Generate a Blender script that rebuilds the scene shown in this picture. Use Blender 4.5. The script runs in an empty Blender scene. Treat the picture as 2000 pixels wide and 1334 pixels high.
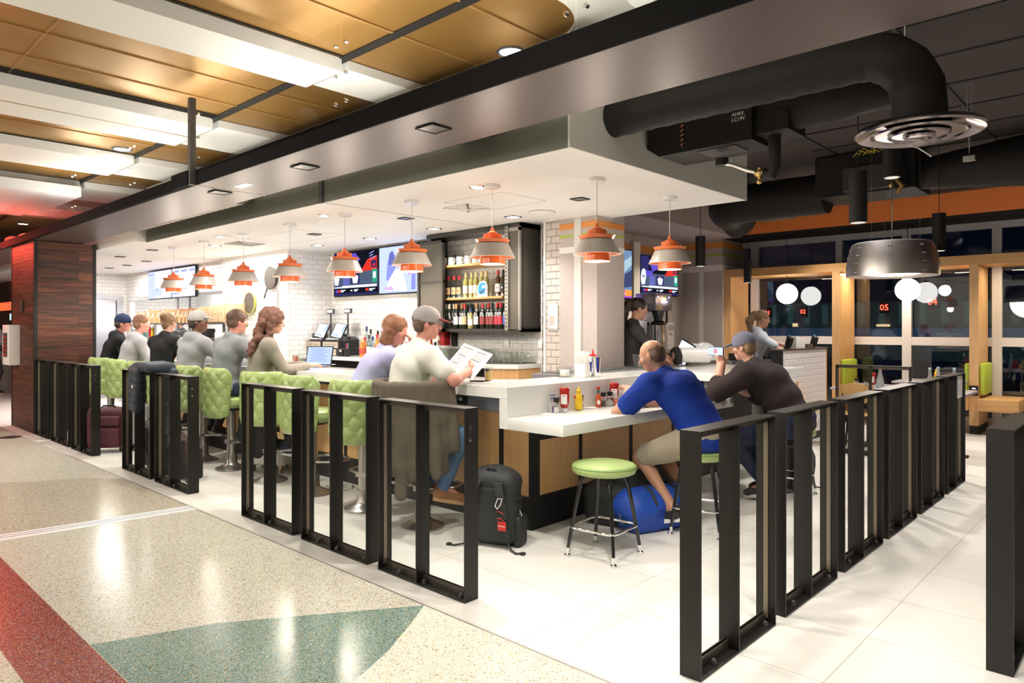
import bpy, bmesh, math, random
import numpy as np
from mathutils import Vector, Matrix, noise
random.seed(7)
PI = math.pi
sc = bpy.context.scene
COL = sc.collection
# ---------------------------------------------------------------- camera model (2000 x 1334 frame)
FL, CX, HY, EYE = 1365.0, 1000.0, 641.0, 1.5
FW = (-0.6835, 0.7300); RT = (0.7300, 0.6835)
def ray(px, py):
    s = (px-CX)/FL; t = (HY-py)/FL
    return (FW[0]+s*RT[0], FW[1]+s*RT[1], t)
def atZ(px, py, z):
    d = ray(px, py); k = (z-EYE)/d[2]; return Vector((d[0]*k, d[1]*k, z))
def atX(px, py, x):
    d = ray(px, py); k = x/d[0]; return Vector((x, d[1]*k, EYE+d[2]*k))
def atY(px, py, y):
    d = ray(px, py); k = y/d[1]; return Vector((d[0]*k, y, EYE+d[2]*k))
cam = bpy.data.cameras.new('camera'); camo = bpy.data.objects.new('camera', cam); COL.objects.link(camo)
cam.sensor_width = 36.0; cam.lens = 36.0*FL/2000.0; cam.clip_end = 300; cam.clip_start = .05
cam.shift_y = (HY-667.0)/2000.0
camo.location = (0, 0, EYE)
camo.rotation_euler = (PI/2, 0, math.atan2(-FW[0], FW[1]))
sc.camera = camo
# ---------------------------------------------------------------- materials
def newmat(name):
    m = bpy.data.materials.new(name); m.use_nodes = True
    nt = m.node_tree; b = nt.nodes['Principled BSDF']
    return m, nt, b
def mat(name, col, rough=.5, metal=0, bump=0, bscale=80, coat=0, emis=None, es=0, var=0, vscale=6, spec=None, sheen=0):
    m, nt, b = newmat(name)
    b.inputs['Base Color'].default_value = (*col, 1); b.inputs['Roughness'].default_value = rough
    b.inputs['Metallic'].default_value = metal
    if coat: b.inputs['Coat Weight'].default_value = coat
    if sheen: b.inputs['Sheen Weight'].default_value = sheen
    if spec is not None: b.inputs['Specular IOR Level'].default_value = spec
    if emis: b.inputs['Emission Color'].default_value = (*emis, 1); b.inputs['Emission Strength'].default_value = es
    if bump or var:
        tc = nt.nodes.new('ShaderNodeTexCoord')
    if bump:
        n = nt.nodes.new('ShaderNodeTexNoise'); n.inputs['Scale'].default_value = bscale; n.inputs['Detail'].default_value = 4
        nt.links.new(tc.outputs['Object'], n.inputs['Vector'])
        bp = nt.nodes.new('ShaderNodeBump'); bp.inputs['Strength'].default_value = bump; bp.inputs['Distance'].default_value = .01
        nt.links.new(n.outputs['Fac'], bp.inputs['Height']); nt.links.new(bp.outputs['Normal'], b.inputs['Normal'])
    if var:
        n2 = nt.nodes.new('ShaderNodeTexNoise'); n2.inputs['Scale'].default_value = vscale; n2.inputs['Detail'].default_value = 3
        nt.links.new(tc.outputs['Object'], n2.inputs['Vector'])
        mx = nt.nodes.new('ShaderNodeMix'); mx.data_type = 'RGBA'
        mx.inputs['A'].default_value = (*[c*(1-var) for c in col], 1); mx.inputs['B'].default_value = (*[min(1, c*(1+var)) for c in col], 1)
        nt.links.new(n2.outputs['Fac'], mx.inputs['Factor']); nt.links.new(mx.outputs['Result'], b.inputs['Base Color'])
    return m
def ramp(nt, stops, interp='LINEAR'):
    r = nt.nodes.new('ShaderNodeValToRGB'); r.color_ramp.interpolation = interp
    e = r.color_ramp.elements
    while len(e) < len(stops): e.new(.5)
    for i, (p, c) in enumerate(stops): e[i].position = p; e[i].color = (*c, 1)
    return r
def swz(nt, order, scale=(1, 1, 1), src='Object'):
    """coordinate vector with swapped axes, e.g. order 'xz' -> (x, z, 0)"""
    tc = nt.nodes.new('ShaderNodeTexCoord') if src == 'Object' else nt.nodes.new('ShaderNodeNewGeometry')
    out = tc.outputs['Object'] if src == 'Object' else tc.outputs['Position']
    sp = nt.nodes.new('ShaderNodeSeparateXYZ'); nt.links.new(out, sp.inputs[0])
    cb = nt.nodes.new('ShaderNodeCombineXYZ')
    for i, ch in enumerate(order):
        nt.links.new(sp.outputs['xyz'.index(ch)], cb.inputs[i])
    mp = nt.nodes.new('ShaderNodeMapping'); mp.inputs['Scale'].default_value = scale
    nt.links.new(cb.outputs[0], mp.inputs[0])
    return mp.outputs[0]
def tilemat(name, order, c1, c2, grout, w=.155, h=.0775, mort=.0035, rough=.12, bevel=.5, off=.5):
    m, nt, b = newmat(name)
    v = swz(nt, order, src='World')
    br = nt.nodes.new('ShaderNodeTexBrick')
    br.offset = off
    br.inputs['Color1'].default_value = (*c1, 1); br.inputs['Color2'].default_value = (*c2, 1); br.inputs['Mortar'].default_value = (*grout, 1)
    br.inputs['Scale'].default_value = 1; br.inputs['Mortar Size'].default_value = mort; br.inputs['Mortar Smooth'].default_value = .1
    br.inputs['Brick Width'].default_value = w; br.inputs['Row Height'].default_value = h
    nt.links.new(v, br.inputs['Vector']); nt.links.new(br.outputs['Color'], b.inputs['Base Color'])
    b.inputs['Roughness'].default_value = rough
    b2 = nt.nodes.new('ShaderNodeTexBrick'); b2.offset = off
    b2.inputs['Scale'].default_value = 1; b2.inputs['Mortar Size'].default_value = mort*3; b2.inputs['Mortar Smooth'].default_value = 1
    b2.inputs['Brick Width'].default_value = w; b2.inputs['Row Height'].default_value = h
    nt.links.new(v, b2.inputs['Vector'])
    bp = nt.nodes.new('ShaderNodeBump'); bp.inputs['Strength'].default_value = bevel; bp.inputs['Distance'].default_value = .006; bp.invert = True
    nt.links.new(b2.outputs['Fac'], bp.inputs['Height']); nt.links.new(bp.outputs['Normal'], b.inputs['Normal'])
    return m
def woodmat(name, c1, c2, order='xyz', scale=(1, 14, 14), rough=.45, plank=None, coat=0):
    m, nt, b = newmat(name)
    v = swz(nt, order, scale)
    n = nt.nodes.new('ShaderNodeTexNoise'); n.inputs['Scale'].default_value = 3; n.inputs['Detail'].default_value = 6; n.inputs['Roughness'].default_value = .6
    nt.links.new(v, n.inputs['Vector'])
    r = ramp(nt, [(.3, c1), (.7, c2)]); nt.links.new(n.outputs['Fac'], r.inputs[0])
    nt.links.new(r.outputs[0], b.inputs['Base Color']); b.inputs['Roughness'].default_value = rough
    if coat: b.inputs['Coat Weight'].default_value = coat
    return m
def plankmat(name, order, w=1.6, h=.155):
    m, nt, b = newmat(name)
    v = swz(nt, order, src='World')
    br = nt.nodes.new('ShaderNodeTexBrick'); br.offset = .37; br.offset_frequency = 2
    br.inputs['Color1'].default_value = (0, 0, 0, 1); br.inputs['Color2'].default_value = (1, 1, 1, 1); br.inputs['Mortar'].default_value = (.5, .5, .5, 1)
    br.inputs['Scale'].default_value = 1; br.inputs['Mortar Size'].default_value = .003; br.inputs['Brick Width'].default_value = w; br.inputs['Row Height'].default_value = h
    nt.links.new(v, br.inputs['Vector'])
    n = nt.nodes.new('ShaderNodeTexNoise'); n.inputs['Scale'].default_value = 1; n.inputs['Detail'].default_value = 7; n.inputs['Distortion'].default_value = .6
    mp = nt.nodes.new('ShaderNodeMapping'); mp.inputs['Scale'].default_value = (2.2, 26, 1); nt.links.new(v, mp.inputs[0])
    ad = nt.nodes.new('ShaderNodeVectorMath'); ad.operation = 'ADD'; nt.links.new(mp.outputs[0], ad.inputs[0])
    mu = nt.nodes.new('ShaderNodeVectorMath'); mu.operation = 'SCALE'; mu.inputs['Scale'].default_value = 17; nt.links.new(br.outputs['Color'], mu.inputs[0])
    nt.links.new(mu.outputs[0], ad.inputs[1]); nt.links.new(ad.outputs[0], n.inputs['Vector'])
    r = ramp(nt, [(.25, (.016, .007, .004)), (.5, (.085, .027, .014)), (.75, (.20, .070, .034))]); nt.links.new(n.outputs['Fac'], r.inputs[0])
    mx = nt.nodes.new('ShaderNodeMix'); mx.data_type = 'RGBA'; mx.blend_type = 'MULTIPLY'; mx.inputs['Factor'].default_value = 1
    r2 = ramp(nt, [(0, (.45, .45, .5)), (.5, (1, .9, .85)), (1, (1.0, .8, .7))]); nt.links.new(br.outputs['Color'], r2.inputs[0])
    nt.links.new(r.outputs[0], mx.inputs['A']); nt.links.new(r2.outputs[0], mx.inputs['B'])
    gm = nt.nodes.new('ShaderNodeMix'); gm.data_type = 'RGBA'; nt.links.new(br.outputs['Fac'], gm.inputs['Factor'])
    nt.links.new(mx.outputs['Result'], gm.inputs['A']); gm.inputs['B'].default_value = (.01, .006, .005, 1)
    nt.links.new(gm.outputs['Result'], b.inputs['Base Color']); b.inputs['Roughness'].default_value = .55
    bp = nt.nodes.new('ShaderNodeBump'); bp.inputs['Strength'].default_value = .5; bp.inputs['Distance'].default_value = .01
    nt.links.new(n.outputs['Fac'], bp.inputs['Height']); nt.links.new(bp.outputs['Normal'], b.inputs['Normal'])
    return m
def terrazzo(name, base, chips, scale=270, rough=.2):
    m, nt, b = newmat(name)
    g = nt.nodes.new('ShaderNodeNewGeometry')
    vo = nt.nodes.new('ShaderNodeTexVoronoi'); vo.inputs['Scale'].default_value = scale; vo.inputs['Randomness'].default_value = 1
    nt.links.new(g.outputs['Position'], vo.inputs['Vector'])
    vo2 = nt.nodes.new('ShaderNodeTexVoronoi'); vo2.inputs['Scale'].default_value = scale*.5
    nt.links.new(g.outputs['Position'], vo2.inputs['Vector'])
    sp = nt.nodes.new('ShaderNodeSeparateColor'); nt.links.new(vo.outputs['Color'], sp.inputs[0])
    sp2 = nt.nodes.new('ShaderNodeSeparateColor'); nt.links.new(vo2.outputs['Color'], sp2.inputs[0])
    st = [(0, base)]; p = .5
    for i, c in enumerate(chips): st.append((p + i*(.5/len(chips)), c))
    r = ramp(nt, st, 'CONSTANT'); nt.links.new(sp.outputs[0], r.inputs[0])
    st2 = [(0, (1, 1, 1)), (.9, (.55, .5, .42)), (.95, (1.0, .85, .5))]
    r2 = ramp(nt, st2, 'CONSTANT'); nt.links.new(sp2.outputs[1], r2.inputs[0])
    mx = nt.nodes.new('ShaderNodeMix'); mx.data_type = 'RGBA'; mx.blend_type = 'MULTIPLY'; mx.inputs['Factor'].default_value = 1
    nt.links.new(r.outputs[0], mx.inputs['A']); nt.links.new(r2.outputs[0], mx.inputs['B'])
    nt.links.new(mx.outputs['Result'], b.inputs['Base Color'])
    b.inputs['Roughness'].default_value = rough
    return m
def emit(name, col, s):
    m = bpy.data.materials.new(name); m.use_nodes = True; nt = m.node_tree; nt.nodes.clear()
    e = nt.nodes.new('ShaderNodeEmission'); e.inputs[0].default_value = (*col, 1); e.inputs[1].default_value = s
    o = nt.nodes.new('ShaderNodeOutputMaterial'); nt.links.new(e.outputs[0], o.inputs[0]); return m
def glassmat(name, tint=(1, 1, 1), rough=.0, refl=1.0, ior=1.5):
    """thin pane or thin-walled vessel: clear, with Schlick reflection that is the same from both sides"""
    m = bpy.data.materials.new(name); m.use_nodes = True; nt = m.node_tree; nt.nodes.clear()
    N = nt.nodes.new; K = nt.links.new
    t = N('ShaderNodeBsdfTransparent'); t.inputs[0].default_value = (*tint, 1)
    g = N('ShaderNodeBsdfGlossy'); g.inputs['Roughness'].default_value = rough
    ge = N('ShaderNodeNewGeometry'); d = N('ShaderNodeVectorMath'); d.operation = 'DOT_PRODUCT'; K(ge.outputs['Normal'], d.inputs[0]); K(ge.outputs['Incoming'], d.inputs[1])
    a = N('ShaderNodeMath'); a.operation = 'ABSOLUTE'; K(d.outputs['Value'], a.inputs[0])
    s = N('ShaderNodeMath'); s.operation = 'SUBTRACT'; s.inputs[0].default_value = 1; K(a.outputs[0], s.inputs[1])
    p = N('ShaderNodeMath'); p.operation = 'POWER'; p.inputs[1].default_value = 5; K(s.outputs[0], p.inputs[0])
    f = N('ShaderNodeMath'); f.operation = 'MULTIPLY_ADD'; f.inputs[1].default_value = .9*min(refl, 1); f.inputs[2].default_value = .04*refl; K(p.outputs[0], f.inputs[0])
    mx = N('ShaderNodeMixShader'); K(f.outputs[0], mx.inputs[0]); K(t.outputs[0], mx.inputs[1]); K(g.outputs[0], mx.inputs[2])
    o = N('ShaderNodeOutputMaterial'); K(mx.outputs[0], o.inputs[0]); return m
def dotmetal(name, col, order, sx=60, sz=60, hole=.3, rough=.4):
    """perforated sheet: dark holes on a metal sheet"""
    m, nt, b = newmat(name)
    v = swz(nt, order, (sx, sz, 1), src='World')
    vo = nt.nodes.new('ShaderNodeTexVoronoi'); vo.inputs['Scale'].default_value = 1; vo.inputs['Randomness'].default_value = 0
    nt.links.new(v, vo.inputs['Vector'])
    r = ramp(nt, [(0, tuple(c*.25 for c in col)), (hole, col)], 'CONSTANT'); nt.links.new(vo.outputs['Distance'], r.inputs[0])
    nt.links.new(r.outputs[0], b.inputs['Base Color']); b.inputs['Metallic'].default_value = .6; b.inputs['Roughness'].default_value = rough
    return m
# ---------------------------------------------------------------- scene graph
def tag(o, label=None, cat=None, group=None, kind=None):
    if label: o['label'] = label
    if cat: o['category'] = cat
    if group: o['group'] = group
    if kind: o['kind'] = kind
    return o
def thing(name, label, cat, loc=(0, 0, 0), rz=0, group=None):
    o = bpy.data.objects.new(name, None); COL.objects.link(o); o.empty_display_size = .1
    o.location = loc; o.rotation_euler = (0, 0, rz)
    return tag(o, label, cat, group)
def copytree(o, parent=None):
    c = o.copy(); COL.objects.link(c)
    if parent is not None: c.parent = parent
    for ch in [q for q in KIDS.get(o.name, [])]: 
        cc = copytree(ch, c); KIDS.setdefault(c.name, []).append(cc)
    return c
KIDS = {}
def link(o, parent):
    COL.objects.link(o)
    if parent is not None:
        o.parent = parent; KIDS.setdefault(parent.name, []).append(o)
    return o
class B:
    def __init__(s): s.bm = bmesh.new(); s.mi = 0; s.sm = False
    def m(s, i): s.mi = i; return s
    def _new(s, verts, faces, smooth=None):
        vs = [s.bm.verts.new(v) for v in verts]
        sm = s.sm if smooth is None else smooth
        for f in faces:
            try:
                ff = s.bm.faces.new([vs[i] for i in f]); ff.material_index = s.mi; ff.smooth = sm
            except ValueError: pass
        return vs
    def box(s, x0, x1, y0, y1, z0, z1, M=None, bev=0):
        v = [Vector((x, y, z)) for z in (z0, z1) for y in (y0, y1) for x in (x0, x1)]
        if M is not None: v = [M @ q for q in v]
        f = [(0, 2, 3, 1), (4, 5, 7, 6), (0, 1, 5, 4), (2, 6, 7, 3), (0, 4, 6, 2), (1, 3, 7, 5)]
        if bev:
            t = bmesh.new(); vs = [t.verts.new(q) for q in v]
            for q in f: t.faces.new([vs[i] for i in q])
            bmesh.ops.bevel(t, geom=t.edges[:], offset=bev, segments=2, affect='EDGES', profile=.5)
            t.verts.index_update()
            s._new([q.co.copy() for q in t.verts], [[q.index for q in ff.verts] for ff in t.faces]); t.free()
        else: s._new(v, f)
        return s
    def cyl(s, p, q, r, r2=None, n=16, caps=True, smooth=True):
        p = Vector(p); q = Vector(q); r2 = r if r2 is None else r2
        d = (q-p).normalized(); a = d.orthogonal().normalized(); b = d.cross(a)
        v = []
        for (c, rr) in ((p, r), (q, r2)):
            for i in range(n):
                t = 2*PI*i/n; v.append(c + (a*math.cos(t)+b*math.sin(t))*rr)
        s._new(v, [(i, (i+1) % n, n+(i+1) % n, n+i) for i in range(n)], smooth)
        if caps: s._new(v[:n][::-1], [tuple(range(n))], False); s._new(v[n:], [tuple(range(n))], False)
        return s
    def tube(s, pts, r, n=10, closed=False, caps=True):
        pts = [Vector(p) for p in pts]; L = len(pts); rr = r if isinstance(r, (list, tuple)) else [r]*L
        v = []; prev = None
        for i, p in enumerate(pts):
            if closed: d = pts[(i+1) % L]-pts[i-1]
            else: d = pts[min(i+1, L-1)]-pts[max(i-1, 0)]
            d = d.normalized() if d.length > 1e-9 else Vector((0, 0, 1))
            a = d.orthogonal().normalized() if prev is None else (prev - d*prev.dot(d)).normalized()
            prev = a; b = d.cross(a)
            for k in range(n):
                t = 2*PI*k/n; v.append(p+(a*math.cos(t)+b*math.sin(t))*rr[i])
        f = []
        for i in range(L if closed else L-1):
            j = (i+1) % L
            for k in range(n): f.append((i*n+k, i*n+(k+1) % n, j*n+(k+1) % n, j*n+k))
        if caps and not closed: f.append(tuple(range(n))[::-1]); f.append(tuple((L-1)*n+k for k in range(n)))
        s._new(v, f, True); return s
    def lathe(s, prof, c=(0, 0, 0), n=24, smooth=True, M=None):
        """profile [(r, z)...] about the vertical axis through c"""
        c = Vector(c); v = []; f = []; L = len(prof)
        for (r, z) in prof:
            for k in range(n):
                t = 2*PI*k/n; q = Vector((r*math.cos(t), r*math.sin(t), z)); v.append(c+((M @ q) if M is not None else q))
        for i in range(L-1):
            for k in range(n): f.append((i*n+k, i*n+(k+1) % n, (i+1)*n+(k+1) % n, (i+1)*n+k))
        s._new(v, f, smooth)
        if prof[0][0] > 1e-5: s._new(v[:n][::-1], [tuple(range(n))], False)
        if prof[-1][0] > 1e-5: s._new(v[-n:], [tuple(range(n))], False)
        return s
    def prism(s, poly, z0, z1, M=None):
        n = len(poly); v = [Vector((x, y, z)) for z in (z0, z1) for (x, y) in poly]
        if M is not None: v = [M @ q for q in v]
        s._new(v, [tuple(range(n))[::-1], tuple(range(n, 2*n))] + [(i, (i+1) % n, n+(i+1) % n, n+i) for i in range(n)], False); return s
    def quad(s, a, b, c, d): s._new([a, b, c, d], [(0, 1, 2, 3)], False); return s
    def ball(s, c, r, n=12, sc3=(1, 1, 1), M=None):
        v = []; f = []; rings = max(4, n//2); c = Vector(c)
        for i in range(1, rings):
            ph = PI*i/rings
            for k in range(n):
                t = 2*PI*k/n; q = Vector((math.sin(ph)*math.cos(t)*sc3[0], math.sin(ph)*math.sin(t)*sc3[1], math.cos(ph)*sc3[2]))*r
                v.append(c+((M @ q) if M is not None else q))
        top = len(v); q = Vector((0, 0, sc3[2]*r)); v.append(c+((M @ q) if M is not None else q)); v.append(c-((M @ q) if M is not None else q))
        for i in range(rings-2):
            for k in range(n): f.append((i*n+k, (i+1)*n+k, (i+1)*n+(k+1) % n, i*n+(k+1) % n))
        for k in range(n):
            f.append((top, k, (k+1) % n)); f.append((top+1, (rings-2)*n+(k+1) % n, (rings-2)*n+k))
        s._new(v, f, True); return s
    def out(s, name, mats, parent=None, mod=None):
        me = bpy.data.meshes.new(name); bmesh.ops.recalc_face_normals(s.bm, faces=s.bm.faces[:]); s.bm.to_mesh(me); s.bm.free(); me.set_sharp_from_angle(angle=.7)
        for q in (mats if isinstance(mats, (list, tuple)) else [mats]): me.materials.append(q)
        o = bpy.data.objects.new(name, me); link(o, parent); return o
def struct(name, b, mats): return tag(b.out(name, mats), kind='structure')
def text(body, size, matl, parent, M, name='lettering', ext=.0006, align='CENTER'):
    cu = bpy.data.curves.new(name, 'FONT'); cu.body = body; cu.size = size; cu.extrude = ext; cu.align_x = align; cu.align_y = 'CENTER'
    cu.resolution_u = 2
    t = bpy.data.objects.new('tmp', cu); COL.objects.link(t)
    dg = bpy.context.evaluated_depsgraph_get(); me = bpy.data.meshes.new_from_object(t.evaluated_get(dg)); bpy.data.objects.remove(t)
    me.materials.clear(); me.materials.append(matl)
    o = bpy.data.objects.new(name, me); link(o, parent); o.matrix_local = M; return o
def onX(x, y, z): # text on a face looking toward +X, reading along +Y
    return Matrix(((0, 0, 1, x), (1, 0, 0, y), (0, 1, 0, z), (0, 0, 0, 1)))
def onY(x, y, z): # text on a face looking toward -Y, reading along +X
    return Matrix(((1, 0, 0, x), (0, 0, -1, y), (0, 1, 0, z), (0, 0, 0, 1)))
# ---------------------------------------------------------------- signed distance bodies
def v3(p): return np.array(p, dtype=np.float32)
class SDF:
    def __init__(s): s.pr = []
    def cone(s, a, b, ra, rb, k=.025): s.pr.append(('c', v3(a), v3(b), ra, rb, k)); return s
    def ell(s, c, r, R=None, k=.03): s.pr.append(('e', v3(c), v3(r), np.array(R, dtype=np.float32) if R is not None else np.eye(3, dtype=np.float32), 0, k)); return s
    def rbox(s, c, h, rad, R=None, k=.02): s.pr.append(('b', v3(c), v3(h), np.array(R, dtype=np.float32) if R is not None else np.eye(3, dtype=np.float32), rad, k)); return s
    def cut(s, c, r, R=None): s.pr.append(('x', v3(c), v3(r), np.array(R, dtype=np.float32) if R is not None else np.eye(3, dtype=np.float32), 0, .01)); return s
    def bounds(s):
        lo = np.full(3, 1e9); hi = -lo
        for p in s.pr:
            if p[0] == 'x': continue
            if p[0] == 'c':
                r = max(p[3], p[4])+.02; l = np.minimum(p[1], p[2])-r; h = np.maximum(p[1], p[2])+r
            else:
                r = np.abs(p[3].T) @ p[2] + p[4] + .02 if False else np.full(3, float(np.linalg.norm(p[2]) if p[0] == 'b' else p[2].max())+float(p[4])+.02)
                l = p[1]-r; h = p[1]+r
            lo = np.minimum(lo, l); hi = np.maximum(hi, h)
        return lo, hi
    def mesh(s, name, mats, parent, vox=.012, noise_amp=0, noise_f=30, zmin=None, smooth=True, seed=0):
        lo, hi = s.bounds(); lo -= vox*2; hi += vox*2
        n = np.ceil((hi-lo)/vox).astype(int)+1
        ax = [lo[i]+vox*np.arange(n[i], dtype=np.float32) for i in range(3)]
        D = np.full(n, 1.0, dtype=np.float32)
        for p in s.pr:
            k = p[5]
            if p[0] == 'c':
                r = max(p[3], p[4])+k+vox*3; l = np.minimum(p[1], p[2])-r; h = np.maximum(p[1], p[2])+r
            else:
                rr = (float(np.linalg.norm(p[2])) if p[0] == 'b' else float(p[2].max()))+float(p[4])+k+vox*3; l = p[1]-rr; h = p[1]+rr
            i0 = np.maximum(np.floor((l-lo)/vox).astype(int), 0); i1 = np.minimum(np.ceil((h-lo)/vox).astype(int)+1, n)
            if np.any(i1 <= i0): continue
            sl = tuple(slice(i0[i], i1[i]) for i in range(3))
            X = ax[0][sl[0]][:, None, None]; Y = ax[1][sl[1]][None, :, None]; Z = ax[2][sl[2]][None, None, :]
            if p[0] == 'c':
                a, b = p[1], p[2]; ba = b-a; L2 = float(ba @ ba)+1e-12
                px, py, pz = X-a[0], Y-a[1], Z-a[2]
                t = np.clip((px*ba[0]+py*ba[1]+pz*ba[2])/L2, 0, 1)
                d = np.sqrt((px-ba[0]*t)**2+(py-ba[1]*t)**2+(pz-ba[2]*t)**2) - (p[3]+(p[4]-p[3])*t)
            else:
                c, r, R = p[1], p[2], p[3]
                qx, qy, qz = X-c[0], Y-c[1], Z-c[2]
                x = R[0, 0]*qx+R[1, 0]*qy+R[2, 0]*qz; y = R[0, 1]*qx+R[1, 1]*qy+R[2, 1]*qz; z = R[0, 2]*qx+R[1, 2]*qy+R[2, 2]*qz
                if p[0] == 'b':
                    x = np.abs(x)-r[0]+p[4]; y = np.abs(y)-r[1]+p[4]; z = np.abs(z)-r[2]+p[4]
                    d = np.sqrt(np.maximum(x, 0)**2+np.maximum(y, 0)**2+np.maximum(z, 0)**2)+np.minimum(np.maximum(x, np.maximum(y, z)), 0)-p[4]
                else:
                    k0 = np.sqrt((x/r[0])**2+(y/r[1])**2+(z/r[2])**2); k1 = np.sqrt((x/r[0]**2)**2+(y/r[1]**2)**2+(z/r[2]**2)**2)+1e-9
                    d = k0*(k0-1)/k1
            if p[0] == 'x': D[sl] = np.maximum(D[sl], -d)
            else:
                o = D[sl]; hh = np.maximum(k-np.abs(o-d), 0)/k; D[sl] = np.minimum(o, d)-hh*hh*k*.25
        if noise_amp:
            X = ax[0][:, None, None]; Y = ax[1][None, :, None]; Z = ax[2][None, None, :]; f = noise_f; q = seed*1.7
            D += noise_amp*(np.sin(X*f+2.1*np.sin(Z*f*.7+q))*np.sin(Y*f*.9+1.3*np.sin(X*f*.6+q))+.6*np.sin(Z*f*1.3+2*np.sin(Y*f*.5+X*f*.4)))
        if zmin is not None:
            D = np.maximum(D, zmin-ax[2][None, None, :])
        V, F = surfnet(D, lo, vox)
        me = bpy.data.meshes.new(name); me.from_pydata(V.tolist(), [], F.tolist())
        if smooth: me.polygons.foreach_set('use_smooth', [True]*len(me.polygons))
        for q in (mats if isinstance(mats, (list, tuple)) else [mats]): me.materials.append(q)
        me.update(); o = bpy.data.objects.new(name, me); link(o, parent); return o
def surfnet(D, lo, vox):
    S = D < 0; nx, ny, nz = D.shape
    c = [(i, j, k) for i in (0, 1) for j in (0, 1) for k in (0, 1)]
    cnt = np.zeros((nx-1, ny-1, nz-1), dtype=np.int8)
    for (i, j, k) in c: cnt += S[i:nx-1+i, j:ny-1+j, k:nz-1+k]
    act = (cnt > 0) & (cnt < 8); idx = -np.ones(act.shape, dtype=np.int64); ids = np.argwhere(act); idx[act] = np.arange(len(ids))
    pos = np.zeros((len(ids), 3)); num = np.zeros(len(ids))
    for a in c:
        for ax in range(3):
            if a[ax]: continue
            b = list(a); b[ax] = 1
            da = D[ids[:, 0]+a[0], ids[:, 1]+a[1], ids[:, 2]+a[2]]; db = D[ids[:, 0]+b[0], ids[:, 1]+b[1], ids[:, 2]+b[2]]
            cr = (da < 0) != (db < 0); t = np.where(cr, da/np.where(cr, da-db, 1), 0)
            p = np.tile(np.array(a, dtype=float), (len(ids), 1)); p[:, ax] += t
            pos[cr] += p[cr]; num[cr] += 1
    V = (ids+pos/num[:, None])*vox+lo
    F = []
    for ax in range(3):
        o = [q for q in range(3) if q != ax]; sh = [nx, ny, nz]
        a = S; s0 = [slice(None)]*3; s1 = [slice(None)]*3; s0[ax] = slice(0, sh[ax]-1); s1[ax] = slice(1, sh[ax])
        cr = a[tuple(s0)] != a[tuple(s1)]
        q = np.argwhere(cr); q = q[(q[:, o[0]] > 0) & (q[:, o[1]] > 0) & (q[:, o[0]] < sh[o[0]]-1) & (q[:, o[1]] < sh[o[1]]-1)]
        def g(d0, d1):
            r = q.copy(); r[:, o[0]] -= d0; r[:, o[1]] -= d1; return idx[r[:, 0], r[:, 1], r[:, 2]]
        quad = np.stack([g(1, 1), g(0, 1), g(0, 0), g(1, 0)], 1)
        ins = a[q[:, 0], q[:, 1], q[:, 2]]
        flip = ins if ax != 1 else ~ins
        quad[~flip] = quad[~flip][:, ::-1]
        F.append(quad)
    return V, np.concatenate(F)
def rotm(axis, ang): return np.array(Matrix.Rotation(ang, 3, axis))
def fr(fwd, up=(0, 0, 1)):
    """3x3 with columns right, forward, up"""
    f = Vector(fwd).normalized(); u = Vector(up); r = f.cross(u).normalized(); u = r.cross(f)
    return np.array([[r.x, f.x, u.x], [r.y, f.y, u.y], [r.z, f.z, u.z]])
# ================================================================ palette
M_black = mat('black_steel', (.017, .0155, .0145), .42, .4, bump=.05, bscale=40)
M_blackm = mat('matte_black', (.013, .0125, .0125), .6, spec=.35)
M_dkgrey = mat('dark_grey', (.06, .06, .065), .5)
M_steel = mat('brushed_steel', (.55, .55, .56), .3, 1, bump=.03, bscale=120)
M_satin = mat('satin_nickel', (.5, .48, .46), .32, 1)
M_chrome = mat('chrome', (.85, .85, .86), .06, 1)
M_white = mat('white_paint', (.86, .85, .82), .6)
M_whiteg = mat('white_gloss', (.85, .85, .84), .2)
M_cream = mat('cream_paint', (.78, .74, .66), .6)
M_olive = mat('olive_paint', (.15, .16, .135), .6)
M_quartz = mat('white_quartz', (.74, .74, .71), .12, bump=0, var=.05, vscale=90)
M_maple = woodmat('maple_panel', (.62, .35, .145), (.73, .45, .20), 'xyz', (10, 10, .8), .42)
M_mapleH = woodmat('maple_board', (.58, .31, .11), (.68, .40, .16), 'xyz', (.8, 10, 10), .4)
M_green = mat('green_vinyl', (.34, .45, .16), .32, coat=.25)
M_greenr = mat('lime_vinyl', (.46, .60, .06), .4)
M_greenb = mat('green_button', (.27, .42, .12), .3)
M_orange = mat('orange_enamel', (.78, .17, .04), .3, coat=.3)
M_orangew = mat('orange_paint', (.95, .27, .06), .6)
M_grey = mat('warm_grey_enamel', (.47, .43, .39), .35)
M_red = mat('red_plastic', (.55, .02, .02), .3)
M_ketch = mat('ketchup_red', (.42, .015, .01), .25)
M_yellow = mat('mustard_yellow', (.85, .58, .02), .3)
M_paper = mat('white_paper', (.85, .85, .83), .8)
M_glass = glassmat('clear_glass', (.965, .975, .97), 0, .2)
M_pane = glassmat('window_glass', (.90, .93, .95), 0, 1.6)
M_vessel = glassmat('vessel_glass', (.955, .975, .965), .03, 2.2)
M_beer = mat('beer', (.85, .55, .04), .1); M_beer.node_tree.nodes['Principled BSDF'].inputs['Transmission Weight'].default_value = .3
M_tea = mat('red_drink', (.60, .10, .035), .15)
M_rubber = mat('black_rubber', (.02, .02, .02), .7)
M_kraft = mat('kraft_paper', (.55, .33, .16), .8, var=.12)
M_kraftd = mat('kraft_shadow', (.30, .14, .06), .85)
M_alu = mat('window_aluminium', (.72, .69, .70), .4, .1)
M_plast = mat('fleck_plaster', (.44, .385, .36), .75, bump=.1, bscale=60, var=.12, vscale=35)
M_plastd = mat('plaster_upper', (.36, .30, .285), .75, var=.12, vscale=25)
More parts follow.
